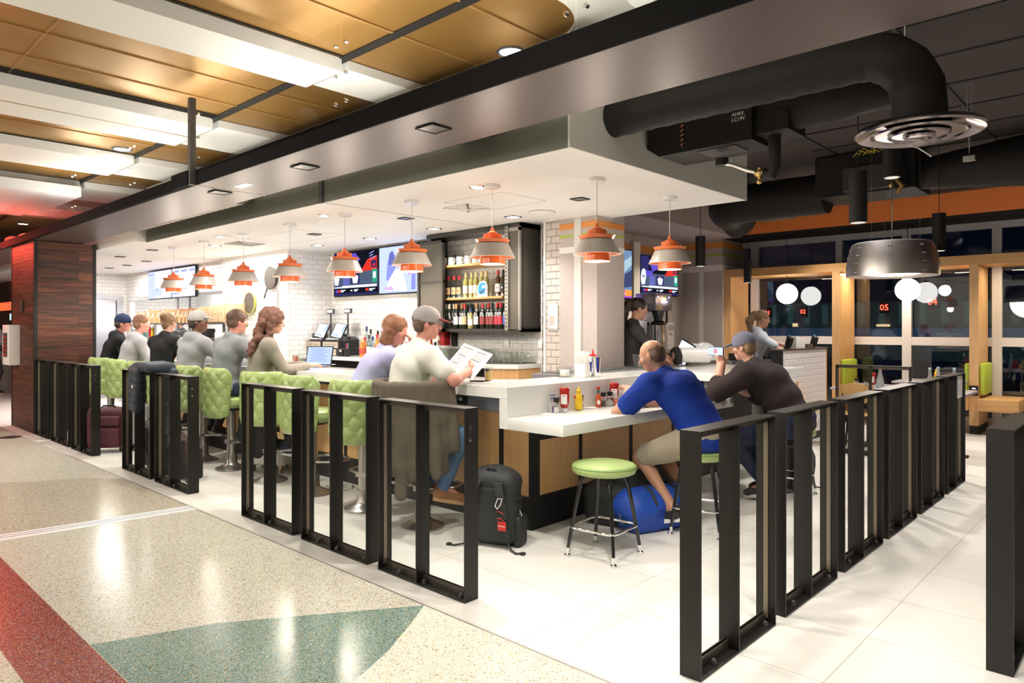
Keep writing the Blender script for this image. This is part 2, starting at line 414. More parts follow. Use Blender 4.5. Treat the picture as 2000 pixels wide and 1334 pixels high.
M_gold = dotmetal('gold_perforated', (.50, .275, .075), 'xy', 95, 95, .25, .36)
M_tileX = tilemat('subway_tile_x', 'xz', (.80, .79, .76), (.74, .73, .70), (.50, .47, .44))
M_tileY = tilemat('subway_tile_y', 'yz', (.80, .79, .77), (.75, .74, .72), (.54, .52, .50))
M_tileB = tilemat('beige_bevel_tile', 'xz', (.56, .50, .45), (.52, .46, .42), (.30, .26, .24), w=.155, h=.0785, bevel=1)
M_tileH = tilemat('stand_tile', 'yz', (.82, .79, .79), (.80, .77, .77), (.66, .60, .61), w=.155, h=.0785, off=.5)
M_plankX = plankmat('reclaimed_planks_x', 'xz'); M_plankY = plankmat('reclaimed_planks_y', 'yz', 5.0)
# white porcelain floor tile
def floormat():
    m, nt, b = newmat('porcelain_floor')
    v = swz(nt, 'xy', src='World')
    mp = nt.nodes.new('ShaderNodeMapping'); mp.inputs['Location'].default_value = (1.06, -3.061, 0); nt.links.new(v, mp.inputs[0])
    br = nt.nodes.new('ShaderNodeTexBrick'); br.offset = 0
    br.inputs['Color1'].default_value = (.74, .72, .67, 1); br.inputs['Color2'].default_value = (.78, .76, .71, 1); br.inputs['Mortar'].default_value = (.42, .39, .33, 1)
    br.inputs['Scale'].default_value = 1; br.inputs['Mortar Size'].default_value = .0022; br.inputs['Brick Width'].default_value = 1.2; br.inputs['Row Height'].default_value = .6
    nt.links.new(mp.outputs[0], br.inputs['Vector'])
    n = nt.nodes.new('ShaderNodeTexNoise'); n.inputs['Scale'].default_value = 60; nt.links.new(v, n.inputs['Vector'])
    mx = nt.nodes.new('ShaderNodeMix'); mx.data_type = 'RGBA'; mx.blend_type = 'MULTIPLY'; mx.inputs['Factor'].default_value = .12
    nt.links.new(br.outputs['Color'], mx.inputs['A']); nt.links.new(n.outputs['Color'], mx.inputs['B']); nt.links.new(mx.outputs['Result'], b.inputs['Base Color'])
    b.inputs['Roughness'].default_value = .38
    return m
M_floor = floormat()
M_ter = terrazzo('terrazzo_cream', (.56, .545, .48), [(.24, .22, .18), (.48, .42, .28), (.68, .67, .62), (.38, .36, .31)])
M_terd = terrazzo('terrazzo_tan', (.46, .43, .36), [(.18, .14, .11), (.42, .33, .18), (.66, .63, .55), (.28, .26, .22)])
M_terl = terrazzo('terrazzo_pale', (.66, .64, .55), [(.42, .39, .32), (.62, .55, .38), (.74, .73, .68), (.54, .51, .45)])
M_tert = terrazzo('terrazzo_teal', (.14, .24, .215), [(.07, .10, .09), (.38, .32, .16), (.42, .47, .44), (.10, .20, .19)])
M_terr = terrazzo('terrazzo_red', (.25, .042, .026), [(.05, .03, .05), (.42, .20, .08), (.30, .22, .28), (.20, .02, .015)])
# ================================================================ floors
Yt = 2.44
b = B(); b.box(-24, 2.5, Yt, 13.5, -.06, 0); struct('floor', b, M_floor)
b = B(); b.box(-24, 2.5, -7, Yt, -.06, 0); struct('floor_terrazzo', b, M_ter)
def inlay(name, pts, m, z=.0012):
    b = B(); b.prism(pts, -.02, z); return struct(name, b, m)
red = [(-3.208-(.0), 1.044)]
inlay('floor_inlay_red', [(-6.6, 1.052), (-5.58, 1.05), (-3.21, 1.046), (-.5, 1.04), (-.5, .745), (-6.6, .75)], M_terr)
arc = [(-2.93, 2.435), (-2.86, 2.33), (-2.786, 2.22), (-2.715, 2.1), (-2.643, 1.985), (-2.575, 1.84), (-2.512, 1.695), (-2.44, 1.45), (-2.39, 1.05)]
inlay('floor_inlay_teal', [(-3.72, 1.052), (-3.526, 1.56), (-3.275, 1.933)] + arc, M_tert, .0014)
inlay('floor_inlay_pale', arc[::-1] + [(-2.0, Yt), (2.4, Yt), (2.4, 1.052)], M_terl, .001)
inlay('floor_inlay_tan', [(-6.02, 2.438), (-6.2, 1.1), (-8.5, 1.1), (-8.233, 1.549), (-8.03, 1.926), (-7.874, 2.2), (-7.6, 2.438)], M_terd, .001)
b = B(); b.prism([(-6.02, 2.438), (-6.18, 1.1), (-6.26, .2), (-6.10, .2), (-6.0, 1.1), (-5.86, 2.438)], -.02, .0022); struct('floor_expansion_strip', b, mat('alu_strip', (.82, .81, .82), .35, .2))
for i, dx in enumerate((.045, .10)):
    b = B(); b.prism([(-6.02+dx, 2.438), (-6.18+dx, 1.1), (-6.17+dx, 1.1), (-6.01+dx, 2.438)], 0, .0032); struct('floor_strip_joint', b, M_dkgrey)
b = B(); b.prism([(-9.6, Yt-.006), (2.4, Yt-.006), (2.4, Yt+.006), (-9.6, Yt+.006)], -.01, .0018); struct('floor_edge_trim', b, mat('edge_trim', (.35, .33, .3), .4, .6))
b = B(); b.cyl((-11.6, 2.3, -.01), (-11.6, 2.3, .004), .13, n=28); tag(b.out('floor_access_cover', M_blackm), 'round dark access cover set in terrazzo by the wood pillar foot', 'floor cover')
# ================================================================ beam along the concourse edge
HB = 2.75; HC = 2.68
M_beamu = mat('beam_underside', (.105, .075, .070), .4, .3)
M_beamf = mat('beam_fascia', (.006, .0055, .006), .8, 0, spec=.1)
b = B(); b.m(0).box(-6.19, 1.2, 2.57, 3.22, HB, HB+.115); b.m(1).box(-6.19, 1.2, 2.555, 2.57, HB-.004, HB+.125); struct('ceiling_beam', b, [M_beamu, M_beamf])
b = B(); b.m(0).box(-24, -6.20, 2.57, 3.22, HB-.0, HB+.10); b.m(1).box(-24, -6.20, 2.53, 2.57, HB-.004, HB+.1); b.m(1).box(-6.55, -6.20, 2.50, 2.53, HB-.004, HB+.12); struct('ceiling_beam_left', b, [M_beamu, M_beamf])
b = B(); b.box(-6.205, -6.19, 2.57, 3.22, HB-.003, HB+.01); struct('trim_beam_joint', b, M_white)
# white light soffit above the bar (L shaped), olive face along the concourse, cream face to the right
b = B(); b.m(0).box(-10.2, -2.84, 3.58, 6.19, HC, 3.42); struct('ceiling_soffit', b, [M_white])
b = B(); b.box(-10.2, -2.84, 3.565, 3.58, HC-.003, 3.42); struct('ceiling_soffit_face', b, M_olive)
b = B(); b.box(-2.84, -2.825, 3.565, 6.19, HC-.003, 3.42); struct('ceiling_soffit_end', b, mat('soffit_end_cream', (.70, .68, .63), .6))
b = B(); b.box(-24, -10.2, 3.42, 6.19, HC, 3.1); struct('ceiling_kitchen', b, M_white)
b = B(); b.box(-11.7, -2.9, 3.22, 3.565, 3.06, 3.1); struct('ceiling_soffit_gap', b, mat('gap_tan', (.55, .5, .44), .6))
for (px, py) in ((628, 375),):
    p = atY(px, py, 3.56); b = B(); b.box(p.x-.03, p.x+.03, 3.545, 3.565, HC-.01, HC+.2); struct('trim_soffit_joint', b, M_dkgrey)
b = B(); b.box(atY(628, 392, 3.56).x-.006, atY(628, 392, 3.56).x+.006, 3.58, 5.72, HC-.003, HC); struct('trim_ceiling_joint', b, mat('joint_grey', (.5, .47, .45), .6))
# access panels drawn on the soffit
for (x0, x1, y0, y1) in ((-4.95, -4.2, 4.35, 4.95), (-8.9, -7.6, 4.35, 5.0)):
    b = B(); t = .005
    b.box(x0, x1, y0, y0+t, HC-.001, HC+.01); b.box(x0, x1, y1, y1+t, HC-.001, HC+.01); b.box(x0, x0+t, y0, y1, HC-.001, HC+.01); b.box(x1, x1+t, y0, y1, HC-.001, HC+.01)
    tag(b.out('ceiling_access_panel', mat('panel_gap', (.35, .33, .31), .7)), kind='structure')
# spiral duct peeping through between beam and soffit
b = B(); pts = [(-10.15+i*.05, 3.40, 2.92) for i in range(62)]
b.tube(pts, [.12+(.006 if i % 3 == 0 else 0) for i in range(62)], 16); tag(b.out('ribbed_duct', mat('tan_duct', (.30, .25, .21), .5, .3)), 'tan ribbed duct showing between the white soffit and beam', 'duct')
b = B(); p = atY(880, 288, 3.5); q = atY(970, 268, 3.5); b.tube([(p.x, 3.40, 2.93), (q.x, 3.40, 2.93)], .11, 14); tag(b.out('round_duct', M_blackm), 'short black duct showing above the olive soffit edge', 'duct')
# black tile ceiling over the dining room
M_blackceil = mat('black_ceiling', (.052, .039, .038), .8, var=.15, vscale=8)
b = B(); b.m(0).box(-8.5, 2.5, 4.05, 13.2, 3.45, 3.5); b.box(-8.5, 2.5, 4.0, 4.05, 3.45, 3.9); struct('ceiling_black', b, M_blackceil)
b = B()
for k in range(-2, 11): b.box(-2.84, 2.5, 5.74+.707*k-.011, 5.74+.707*k+.011, 3.438, 3.452)
for k in range(-1, 4): b.box(-2.69+1.4*k-.011, -2.69+1.4*k+.011, 4.05, 13, 3.436, 3.452)
struct('ceiling_grid', b, mat('grid_black', (.012, .01, .01), .6))
# concourse ceiling : gold perforated panels, white fins
GZ = 3.63
b = B(); b.box(-24, -2.87, -7, 4.02, GZ, GZ+.03); struct('ceiling_gold', b, M_gold)
b = B(); b.box(-2.87, 2.5, -7, 4.02, GZ-.012, GZ+.04)
r = .5; c0 = (-2.87-r, 3.9-r+.1)
pts = [(-2.86, 4.02)] + [(c0[0]+r*math.cos(t), c0[1]+r*math.sin(t)) for t in [k*PI/2/10 for k in range(0, 11)]] + [(-3.4, 4.02)]
b.prism(pts[::1], GZ-.01, GZ+.04); struct('ceiling_white', b, mat('ceiling_white', (.74, .73, .68), .6))
b = B()
M_seam = mat('gold_seam', (.42, .24, .08), .4, .4)
b.m(0)
for y in (1.38,): b.box(-24, -2.87, y-.006, y+.006, GZ-.008, GZ)
for x in (-3.35, -4.06, -5.9, -6.5, -8.6, -10.9): b.box(x-.012, x+.012, -7, 4.0, GZ-.01, GZ)
struct('ceiling_seams', b, M_seam)
b = B(); b.box(-24, -2.87, 3.08, 3.16, GZ-.012, GZ+.001); struct('ceiling_gap', b, M_blackm)
for i, (x0, x1, zz) in enumerate(((-5.27, -4.74, 3.52), (-8.02, -7.06, 3.52), (-10.25, -9.28, 3.52), (-12.6, -11.45, 3.5), (-14.9, -13.8, 3.5))):
    b = B(); b.box(x0, x1, -7, 3.10, zz, GZ-.005); b.box(x0+.02, x1-.0, 3.16, 4.0, zz+.03, GZ-.005); struct('ceiling_fin', b, M_white)
    if i == 1: b = B(); b.box(-7.55, -7.53, -7, 3.1, zz-.002, zz); struct('ceiling_fin_joint', b, M_seam)
b = B(); b.box(-13.6, -11.2, 1.0, 3.05, 3.36, 3.5); struct('ceiling_cove', b, mat('cove_white', (.85, .86, .88), .5))
for y in (0.35, 0.42, .49): pass
b = B()
for x in (-7.02, -6.97, -6.92): b.box(x-.008, x+.008, -7, 3.08, GZ-.012, GZ)
for x in (-4.70, -9.24): b.box(x-.008, x+.008, -7, 3.08, GZ-.012, GZ)
struct('ceiling_slots', b, M_blackm)
# clear smoke baffle hanging on the beam
for k, (x0, x1) in enumerate(((-24, -9.7), (-9.68, -7.72), (-7.70, -6.22), (-6.16, -3.93), (-3.91, -2.0), (-1.98, 1.0))):
    t = thing('glass_baffle', ['clear glass smoke baffle panel hanging above the far left beam', 'clear baffle panel above the beam, second from the pillar', 'clear baffle panel directly left of the dark hanger post', 'clear baffle panel directly right of the dark hanger post', 'clear baffle panel above the middle of the black beam', 'clear baffle panel above the right end of the black beam'][k], 'glass baffle', ((x0+x1)/2, 2.555, HB+.1), group='glass baffles over the beam')
    w = (x1-x0)/2
    b = B(); b.box(-w, w, 0, .006, .0, GZ-HB-.24); b.out('pane', M_glass, t)
    for zz in (.12, .3, .5):
        for s in (-1, 1):
            if k in (0,) and s < 0: continue
            b = B(); b.cyl((s*(w-.05), -.008, zz), (s*(w-.05), .012, zz), .012, n=10); b.out('bolt', M_chrome, t)
b = B(); b.box(-6.215, -6.165, 2.51, 2.56, HB-.004, 3.5); tag(b.out('hanger_post', mat('bronze_post', (.10, .09, .08), .45, .4)), 'dark vertical hanger post above the step in the beam', 'post')
# ================================================================ walls
b = B(); b.box(-13.0, -11.72, 2.62, 3.38, 0, HB-.005); struct('pillar_core', b, M_blackm)
t = thing('wood_pillar', 'square pillar clad in dark reclaimed wood planks at left', 'pillar', (-12.35, 3.0, 0))
b = B(); b.box(.63, .65, -.37, .38, 0.0, HB-.01); b.out('side_cladding', M_plankY, t)
b = B(); b.box(-.63, .63, -.40, -.38, 0, HB-.01); b.out('front_cladding', M_plankX, t)
for (x, y, n) in ((.65, -.40, 'corner_angle'), (.65, .38, 'corner_angle'), (-.64, -.40, 'corner_angle')):
    b = B(); b.box(x-.045, x+.004, y-.004 if y < 0 else y-.04, y+.04 if y < 0 else y+.004, 0, HB-.002); b.out(n, M_blackm, t)
KW = -16.8
b = B(); b.box(KW-.1, KW, 3.95, 7.2, 0, HC); struct('wall_kitchen_left', b, M_tileY)
b = B(); b.box(KW, -11.72, 5.45, 5.55, 0, 1.28); b.box(KW, -11.72, 5.45, 5.55, 2.13, HC); b.box(-16.8, -16.55, 5.45, 5.55, 1.28, 2.13); b.box(-11.75, -11.72, 5.45, 5.55, 1.28, 2.13); struct('wall_kitchen_back', b, M_tileX)
b = B(); b.box(-11.72, -9.651, 5.31, 5.41, 0, HC); struct('wall_pans', b, M_tileX)
b = B(); b.box(-9.65, -9.55, 5.31, 6.15, 0, HC); struct('wall_register_side', b, M_tileY)
b = B(); b.box(-9.6, -5.19, 6.05, 6.15, 0, HC); struct('wall_bar_back', b, M_tileX)
b = B(); b.box(-17, -11.6, 7.0, 7.1, 0, HC); struct('wall_kitchen_far', b, mat('kitchen_far', (.8, .8, .8), .5))
b = B(); b.box(-5.06, -5.035, 5.915, 6.05, 0, HC); struct('trim_bar_corner', b, M_whiteg)
xt0 = atY(1066, 600, 5.95).x; xt1 = atY(1095, 600, 5.95).x; xc = atY(1168, 600, 5.95).x
b = B(); b.box(xt0, xt1, 5.93, 6.15, 0, HC); struct('wall_tile_pilaster', b, M_tileB)
yc2 = atX(1219, 600, xc).y
def stripes(b, face, x0, x1, y0, y1, zs):
    """orange, olive and white bands, as thin raised paint on the face"""
    for mi, (z0, z1) in zs:
        b.m(mi)
        if face == 'Y': b.box(x0, x1, y0-.004, y0, z0, z1)
        else: b.box(x1, x1+.004, y0, y1, z0, z1)
b = B(); b.m(0).box(xt1, xc, 5.93, yc2, 0, 3.45)
b.m(4).box(atY(1123, 600, 5.93).x, atY(1136, 600, 5.93).x, 5.915, 5.93, 0, 3.2)
zz = [(1, (2.555, 2.62)), (2, (2.44, 2.48)), (3, (2.25, 2.32))]
zA = atX(1190, 447, xc)
zs = [(1, (2.565, 2.63)), (2, (2.475, 2.51)), (3, (2.31, 2.375))]
stripes(b, 'Y', xt1, xc, 5.93, 0, zs); stripes(b, 'X', 0, xc, 5.93, yc2, zs)
M_lime = mat('lime_stripe', (.36, .42, .10), .6); M_orst = mat('orange_stripe', (.66, .25, .06), .6); M_wst = mat('white_stripe', (.72, .70, .68), .6)
M_vtrim = mat('vertical_trim', (.60, .59, .55), .5)
struct('wall_plaster_column', b, [M_plast, M_orst, M_lime, M_wst, M_vtrim])
b = B(); b.box(-6.5, xt1, 6.19, 6.35, 0, 3.45); struct('wall_behind_column', b, M_plast)
# alcove behind : side wall with screens, end wall
XA, YA = -6.55, 11.6; XB = atY(1411, 600, YA).x; YB = 12.45
b = B(); b.m(0).box(XA-.1, XA, yc2-.2, YA, 0, 3.45)
b.m(1).box(XA, XA+.004, 6.5, YA, 2.80, 2.91); b.m(2).box(XA, XA+.004, 6.5, YA, 2.66, 2.73)
struct('wall_alcove', b, [M_plast, M_orst, M_lime])
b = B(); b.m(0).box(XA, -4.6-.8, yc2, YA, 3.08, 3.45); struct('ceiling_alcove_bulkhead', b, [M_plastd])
b = B(); b.m(0).box(XA, XB, YA, YB+.2, 0, 3.45)
za = [(1, (2.93, 3.04)), (2, (2.78, 2.84)), (3, (2.52, 2.63))]
stripes(b, 'Y', XA, XB, YA, 0, za); stripes(b, 'X', 0, XB, YA, YB, za)
b.m(4).box(atY(1366, 600, YA).x, atY(1375, 600, YA).x, YA-.02, YA, 0, 3.3)
struct('wall_alcove_end', b, [M_plast, M_orst, M_lime, M_wst, M_vtrim])
b = B(); b.box(-8, XB+1.0, 6.9, 7.1, 2.87, 3.0); 
p0 = atX(1219, 440, -4.6); struct('trim_steel_bulkhead', b, mat('bulkhead_steel', (.30, .29, .34), .25, .7))
# orange band over the windows
b = B(); b.box(XB, 3.5, YA+.05, YA+.15, 3.12, 3.45); struct('wall_orange_band', b, M_orangew)
b = B(); b.box(XB, 3.5, YA+.05, YB+.3, 3.08, 3.12); struct('ceiling_window_soffit', b, M_blackm)
# ---------------------------------------------------------------- windows : timber surround and aluminium frames
YF, YG = 11.67, 12.45
zl0 = 1.5+(641-527)*12.4/FL; 
LZ0, LZ1 = 2.40, 2.535
X2a = atY(1625, 700, YF).x; X2b = atY(1640, 700, YF).x; X3a = atY(1893, 848, YF).x; X3b = atY(1911, 848, YF).x
X1 = atY(1427, 700, YF).x
t = thing('window_surround', 'golden wood surround of posts and lintel framing the night windows', 'window surround', (0, YF, 0))
b = B(); b.box(XB, 3.5, 0, YG-YF, LZ0, LZ1); b.out('lintel', M_mapleH, t)
for (a, c, bse) in ((XB+.0, X1, 0), (X2a, X2b, 0), (X3a, X3b, 0)):
    b = B(); b.box(a, c, 0, YG-YF-.06, .12, LZ0); b.out('post', M_maple, t)
    b = B(); b.box(a+.002, c-.002, .005, YG-YF-.06, 0, .12); b.out('plinth', M_blackm, t)
WZ = (0.12, 3.08)
b = B()
def bar(x0, x1, z0, z1, d=.07): b.box(x0, x1, YG-d/2, YG+d/2, z0, z1)
bar(XB, 3.5, 2.98, 3.12); bar(XB, 3.5, 0, .16); bar(XB, 3.5, 1.23, 1.36)
mull = [atY(px, 600, YG).x for px in (1487, 1617, 1789, 1965)]
mx1 = atY(1441+40, 600, YG).x
for px, w in ((1475, .14), (1640, .1), (1772, .13), (1948, .12)):
    x = atY(px, 600, YG).x; bar(x-w/2, x+w/2, 0, 3.1, .09)
struct('window_1', b, M_alu)
b = B(); b.box(XB, 3.5, YG-.003, YG+.003, .1, 3.1); struct('window_2', b, M_pane)
# far end, behind-camera shells that bound the light
b = B(); b.box(-24.1, -24, -7, 14, 0, 4); struct('wall_far_left', b, mat('far_wall', (.35, .33, .31), .7))
b = B(); b.box(3.5, 3.6, -7, 13, 0, 4); struct('wall_right', b, mat('right_wall', (.30, .27, .26), .7))
b = B(); b.box(-24, 3.5, -7.1, -7, 0, 4); struct('wall_concourse', b, mat('concourse_wall', (.5, .48, .45), .7))
# ================================================================ lights (most lamps sit at fittings, a few are added fill)
def spot(loc, power, angle=110, blend=.6, col=(1, .93, .84), size=.06, rot=(0, 0, 0)):
    l = bpy.data.lights.new('lamp', 'SPOT'); l.energy = power; l.spot_size = math.radians(angle); l.spot_blend = blend; l.color = col; l.shadow_soft_size = size
    o = bpy.data.objects.new('lamp', l); COL.objects.link(o); o.location = loc; o.rotation_euler = rot; return o
def area(loc, sx, sy, power, col=(1, .95, .88), rot=(0, 0, 0)):
    l = bpy.data.lights.new('lamp', 'AREA'); l.shape = 'RECTANGLE'; l.size = sx; l.size_y = sy; l.energy = power; l.color = col
    o = bpy.data.objects.new('lamp', l); COL.objects.link(o); o.location = loc; o.rotation_euler = rot; return o
def point(loc, power, col=(1, .9, .8), r=.1):
    l = bpy.data.lights.new('lamp', 'POINT'); l.energy = power; l.color = col; l.shadow_soft_size = r
    o = bpy.data.objects.new('lamp', l); COL.objects.link(o); o.location = loc; return o
E_lamp = emit('lamp_face', (1, .95, .87), 14); E_soft = emit('lamp_soft', (1, .93, .85), 6)
def square_light(x, y, z, label, lit=False, s=.058, group=None, frame=None):
    t = thing('recessed_light', label, 'ceiling light', (x, y, z), group=group)
    b = B(); w = s+.012
    for (a, c, d, e) in ((-w, w, -w, -s), (-w, w, s, w), (-w, -s, -s, s), (s, w, -s, s)): b.box(a, c, d, e, -.006, .001)
    b.out('frame', frame or M_blackm, t)
    b = B(); b.box(-s, s, -s, s, -.0035, -.002)
    b.out('lamp_face', E_lamp if lit else M_recess, t)
    return t
M_recess = mat('dark_reflector', (.10, .09, .09), .3, .6)
bl = [(-3.34, 2.85, 'black square downlight in the beam underside, nearest the camera'), (-4.86, 2.85, 'black square downlight in the beam underside, second along'), (-6.34, 2.85, 'black square downlight in the beam underside beside the pale beam joint')]
for (x, y, l) in bl: square_light(x, y, HB-.004, l, False, .07)
b = B(); b.box(-.10, .10, -.035, .035, -.004, 0); o = b.out('exit_plate', emit('plate_glow', (1, .9, .88), 1.2)); o.location = (-5.9, 2.86, HB-.002); tag(o, 'small pale backlit plate in the beam underside left of the joint', 'ceiling light')
sl = [(-5.04, 5.40, 1, 'lit square downlight in the white ceiling before the bottle cabinet'), (-5.95, 4.69, 0, 'dark square downlight in the white ceiling left of the square vent'), (-6.32, 5.4, 1, 'lit square downlight in the white ceiling above the television gap'),
      (-3.90, 5.07, 0, 'dark square downlight in the white ceiling between the two rightmost pendants'), (-11.15, 3.98, 0, 'dark square downlight left of the leftmost pendant canopy'), (-12.57, 3.99, 0, 'dark square downlight high beside the wood pillar top'),
      (-13.1, 4.58, 0, 'dark square downlight over the kitchen, middle of three'), (-14.2, 4.62, 0, 'dark square downlight over the kitchen, left of the middle one'), (-15.1, 4.6, 0, 'dark square downlight over the kitchen nearest the steel door'),
      (-7.79, 4.70, 0, 'dark square downlight right of the fourth pendant cord'), (-8.82, 5.37, 1, 'lit square downlight before the register wall'), (-7.62, 5.41, 1, 'lit square downlight in front of the left television'), (-9.89, 4.37, 1, 'lit square downlight near the wall of pans')]
for (x, y, lit, l) in sl: square_light(x, y, HC-.003, l, bool(lit), .055)
rl = [(-4.2, 4.06, 'round ring downlight beside the largest left pendant canopy'), (-6.45, 4.0, 'round ring downlight between the second and third pendant canopies'), (-8.89, 4.0, 'round ring downlight beyond the fifth pendant canopy')]
for (x, y, l) in rl:
    t = thing('round_downlight', l, 'ceiling light', (x, y, HC-.002)); b = B(); b.lathe([(.05, 0), (.065, -.008), (.075, 0)], n=24); b.out('trim_ring', M_chrome, t)
    b = B(); b.cyl((0, 0, -.001), (0, 0, -.003), .05); b.out('lamp_face', E_soft, t)
def vent(x, y, z, s, label, m):
    t = thing('ceiling_vent', label, 'air vent', (x, y, z)); b = B()
    for q in (1, .78, .56, .34): 
        w = s*q; 
        for (a, c, d, e) in ((-w, w, -w, -w+.018), (-w, w, w-.018, w), (-w, -w+.018, -w, w), (w-.018, w, -w, w)): b.box(a, c, d, e, -.008, 0)
    b.out('louvres', m, t); b = B(); b.box(-s*.97, s*.97, -s*.97, s*.97, -.002, 0); b.out('backing', M_dkgrey if m is not M_white else mat('vent_shadow', (.3, .29, .27), .7), t)
vent(-5.0, 4.71, HC-.001, .17, 'square white air vent in the ceiling in front of the bottle cabinet', M_white)
p = atZ(478, 476, HC); vent(p.x, p.y, HC-.001, .2, 'square air vent in the white ceiling above the tiled pan wall', M_grey)
t = thing('ceiling_speaker', 'round white speaker cover in the ceiling near the cabinet', 'ceiling speaker', (-4.63, 5.39, HC-.002)); b = B(); b.cyl((0, 0, 0), (0, 0, -.006), .13, n=28); b.out('cover', M_white, t); b = B(); b.tube([(.135*math.cos(a*PI/14), .135*math.sin(a*PI/14), -.003) for a in range(28)], .003, 6, closed=True); b.out('rim', M_grey, t)
# concourse round downlights
for (px, py, l) in ((998, 101, 'round lit downlight in the gold ceiling, partly behind the beam'), (238, 291, 'round lit downlight in the gold ceiling at left'), (45, 437, 'small round lit downlight in the far left gold ceiling')):
    p = atZ(px, py, GZ); t = thing('round_downlight', l, 'ceiling light', (p.x, p.y, GZ-.002))
    b = B(); b.lathe([(.085, 0), (.10, -.012), (.115, 0)], n=28); b.out('trim_ring', M_dkgrey, t); b = B(); b.cyl((0, 0, -.001), (0, 0, -.004), .085, n=28); b.out('lamp_face', E_lamp, t)
# ================================================================ bar counter
b = B()
YC, XC = 3.87, -3.43
XL = -11.68
t = thing('counter_cabinet', 'long bar base with maple panels in black steel frame on dark plinth', 'bar counter', (0, 0, 0))
b = B(); b.box(XL, XC+.0, YC+.0, YC+.12, 0, .24); b.box(XC-.12, XC, YC+.12, 7.6, 0, .24); b.out('plinth', M_blackm, t)
b = B(); b.box(XL, XC-.0, YC+.012, YC+.1, .24, .86); b.box(XC-.1, XC-.012, YC+.1, 6.02, .24, .74); b.out('core', M_blackm, t)
seams = [-11.68, -10.95, -10.1, -9.25, -8.4, -7.55, -6.7, -5.85, -5.0, -4.06, XC]
seams[-2] = atY(979, 900, YC).x
for a, c in zip(seams[:-1], seams[1:]):
    b = B(); b.box(a+.02, c-.02, YC+.004, YC+.02, .245, .93); b.out('maple_panel', M_maple, t)
    b = B(); b.box(c-.022, c+(.0 if c == XC else .022), YC-.002, YC+.012, .24, .96)
    for z in (.28, .60, .84): b.cyl((c-.0 if c != XC else c-.012, YC-.006, z), (c-.0 if c != XC else c-.012, YC, z), .006, n=8)
    b.out('steel_stile', M_blackm, t)
ys = [YC, 4.42, 5.05, 5.7, 6.3, 7.0, 7.6]
y1 = atX(1126+8, 900, XC).y; ys = [YC, y1, y1+.72, y1+1.44, 6.05]
for a, c in zip(ys[:-1], ys[1:]):
    b = B(); b.box(XC-.02, XC-.004, a+.035, c-.01, .245, .70); b.out('maple_panel', M_maple, t)
    b = B(); b.box(XC-.012, XC+.002, c-.018, c+.012, .24, .72); b.out('steel_stile', M_blackm, t)
b = B(); b.box(XC-.012, XC+.003, YC, YC+.035, .24, .96); b.out('corner_stile', M_blackm, t)
b = B(); b.box(XC-.1, XC+.004, YC+.012, 7.6, .66, .80); b.box(XC-.1, XC, 6.05, 7.6, .24, 1.0); b.out('steel_rail', M_blackm, t)
UZ = 1.076
t = thing('bar_counter', 'white quartz upper counter with waterfall step wrapping the bar corner', 'counter top', (0, 0, 0))
xs = -3.487
b = B(); b.prism([(XL, 3.59), (-3.41, 3.59), (-3.41, 6.1), (-2.86, 6.1), (-2.86, 7.69), (-3.9, 7.69), (-3.9, 4.30), (-4.12, 4.08), (XL, 4.08)], UZ-.078, UZ); b.out('slab', M_quartz, t)
b = B(); b.box(xs, -3.41, 3.592, 6.1, .782, UZ-.078); b.out('step_riser', M_quartz, t)
t = thing('lower_counter', 'lower white quartz dining counter with thick mitred edge', 'counter top', (0, 0, 0))
b = B(); b.box(-3.409, -2.9, 3.59, 6.07, .782, .86, bev=.002); b.out('slab', M_quartz, t)
# outlet strip under the bar edge
t = thing('outlet_panel', 'pale grey panel with black outlet under the bar edge', 'outlet panel', (0, 0, 0))
p0 = atY(893, 776, 3.84); p1 = atY(974, 812, 3.84)
b = B(); b.box(-5.2, p1.x, 3.85, 3.873, .855, .995); b.out('plate', mat('outlet_grey', (.34, .34, .42), .4, .3), t)
q = atY(903, 795, 3.85); b = B(); b.box(q.x-.06, q.x+.06, 3.842, 3.85, .885, .955); b.out('outlet', M_blackm, t); b = B(); b.box(q.x-.03, q.x+.01, 3.839, 3.842, .915, .94); b.out('indicator', M_white, t)
# back bar counter
t = thing('back_counter', 'white back bar counter with open dark shelf under the registers', 'counter', (0, 0, 0))
b = B(); b.prism([(-9.55, 5.50), (-5.46, 5.50), (-5.21, 5.66), (-5.21, 6.05), (-9.55, 6.05)], 1.05, 1.1); b.out('slab', M_quartz, t)
b = B(); b.prism([(-5.55, 5.55), (-5.46, 5.53), (-5.23, 5.69), (-5.23, 6.04), (-5.55, 6.04)], 0, 1.05); b.out('end_panel', M_maple, t)
b = B(); b.box(-9.5, -5.6, 5.95, 6.04, 0, 1.05); b.box(-9.5, -5.6, 5.56, 5.95, .84, .86); b.box(-9.5, -5.6, 5.56, 5.95, 0, .5); b.out('under_shelf', mat('under_dark', (.05, .045, .04), .5), t)
b = B(); b.box(-9.5, -5.6, 5.54, 5.56, .885, .945); b.out('shelf_lip', M_grey, t)
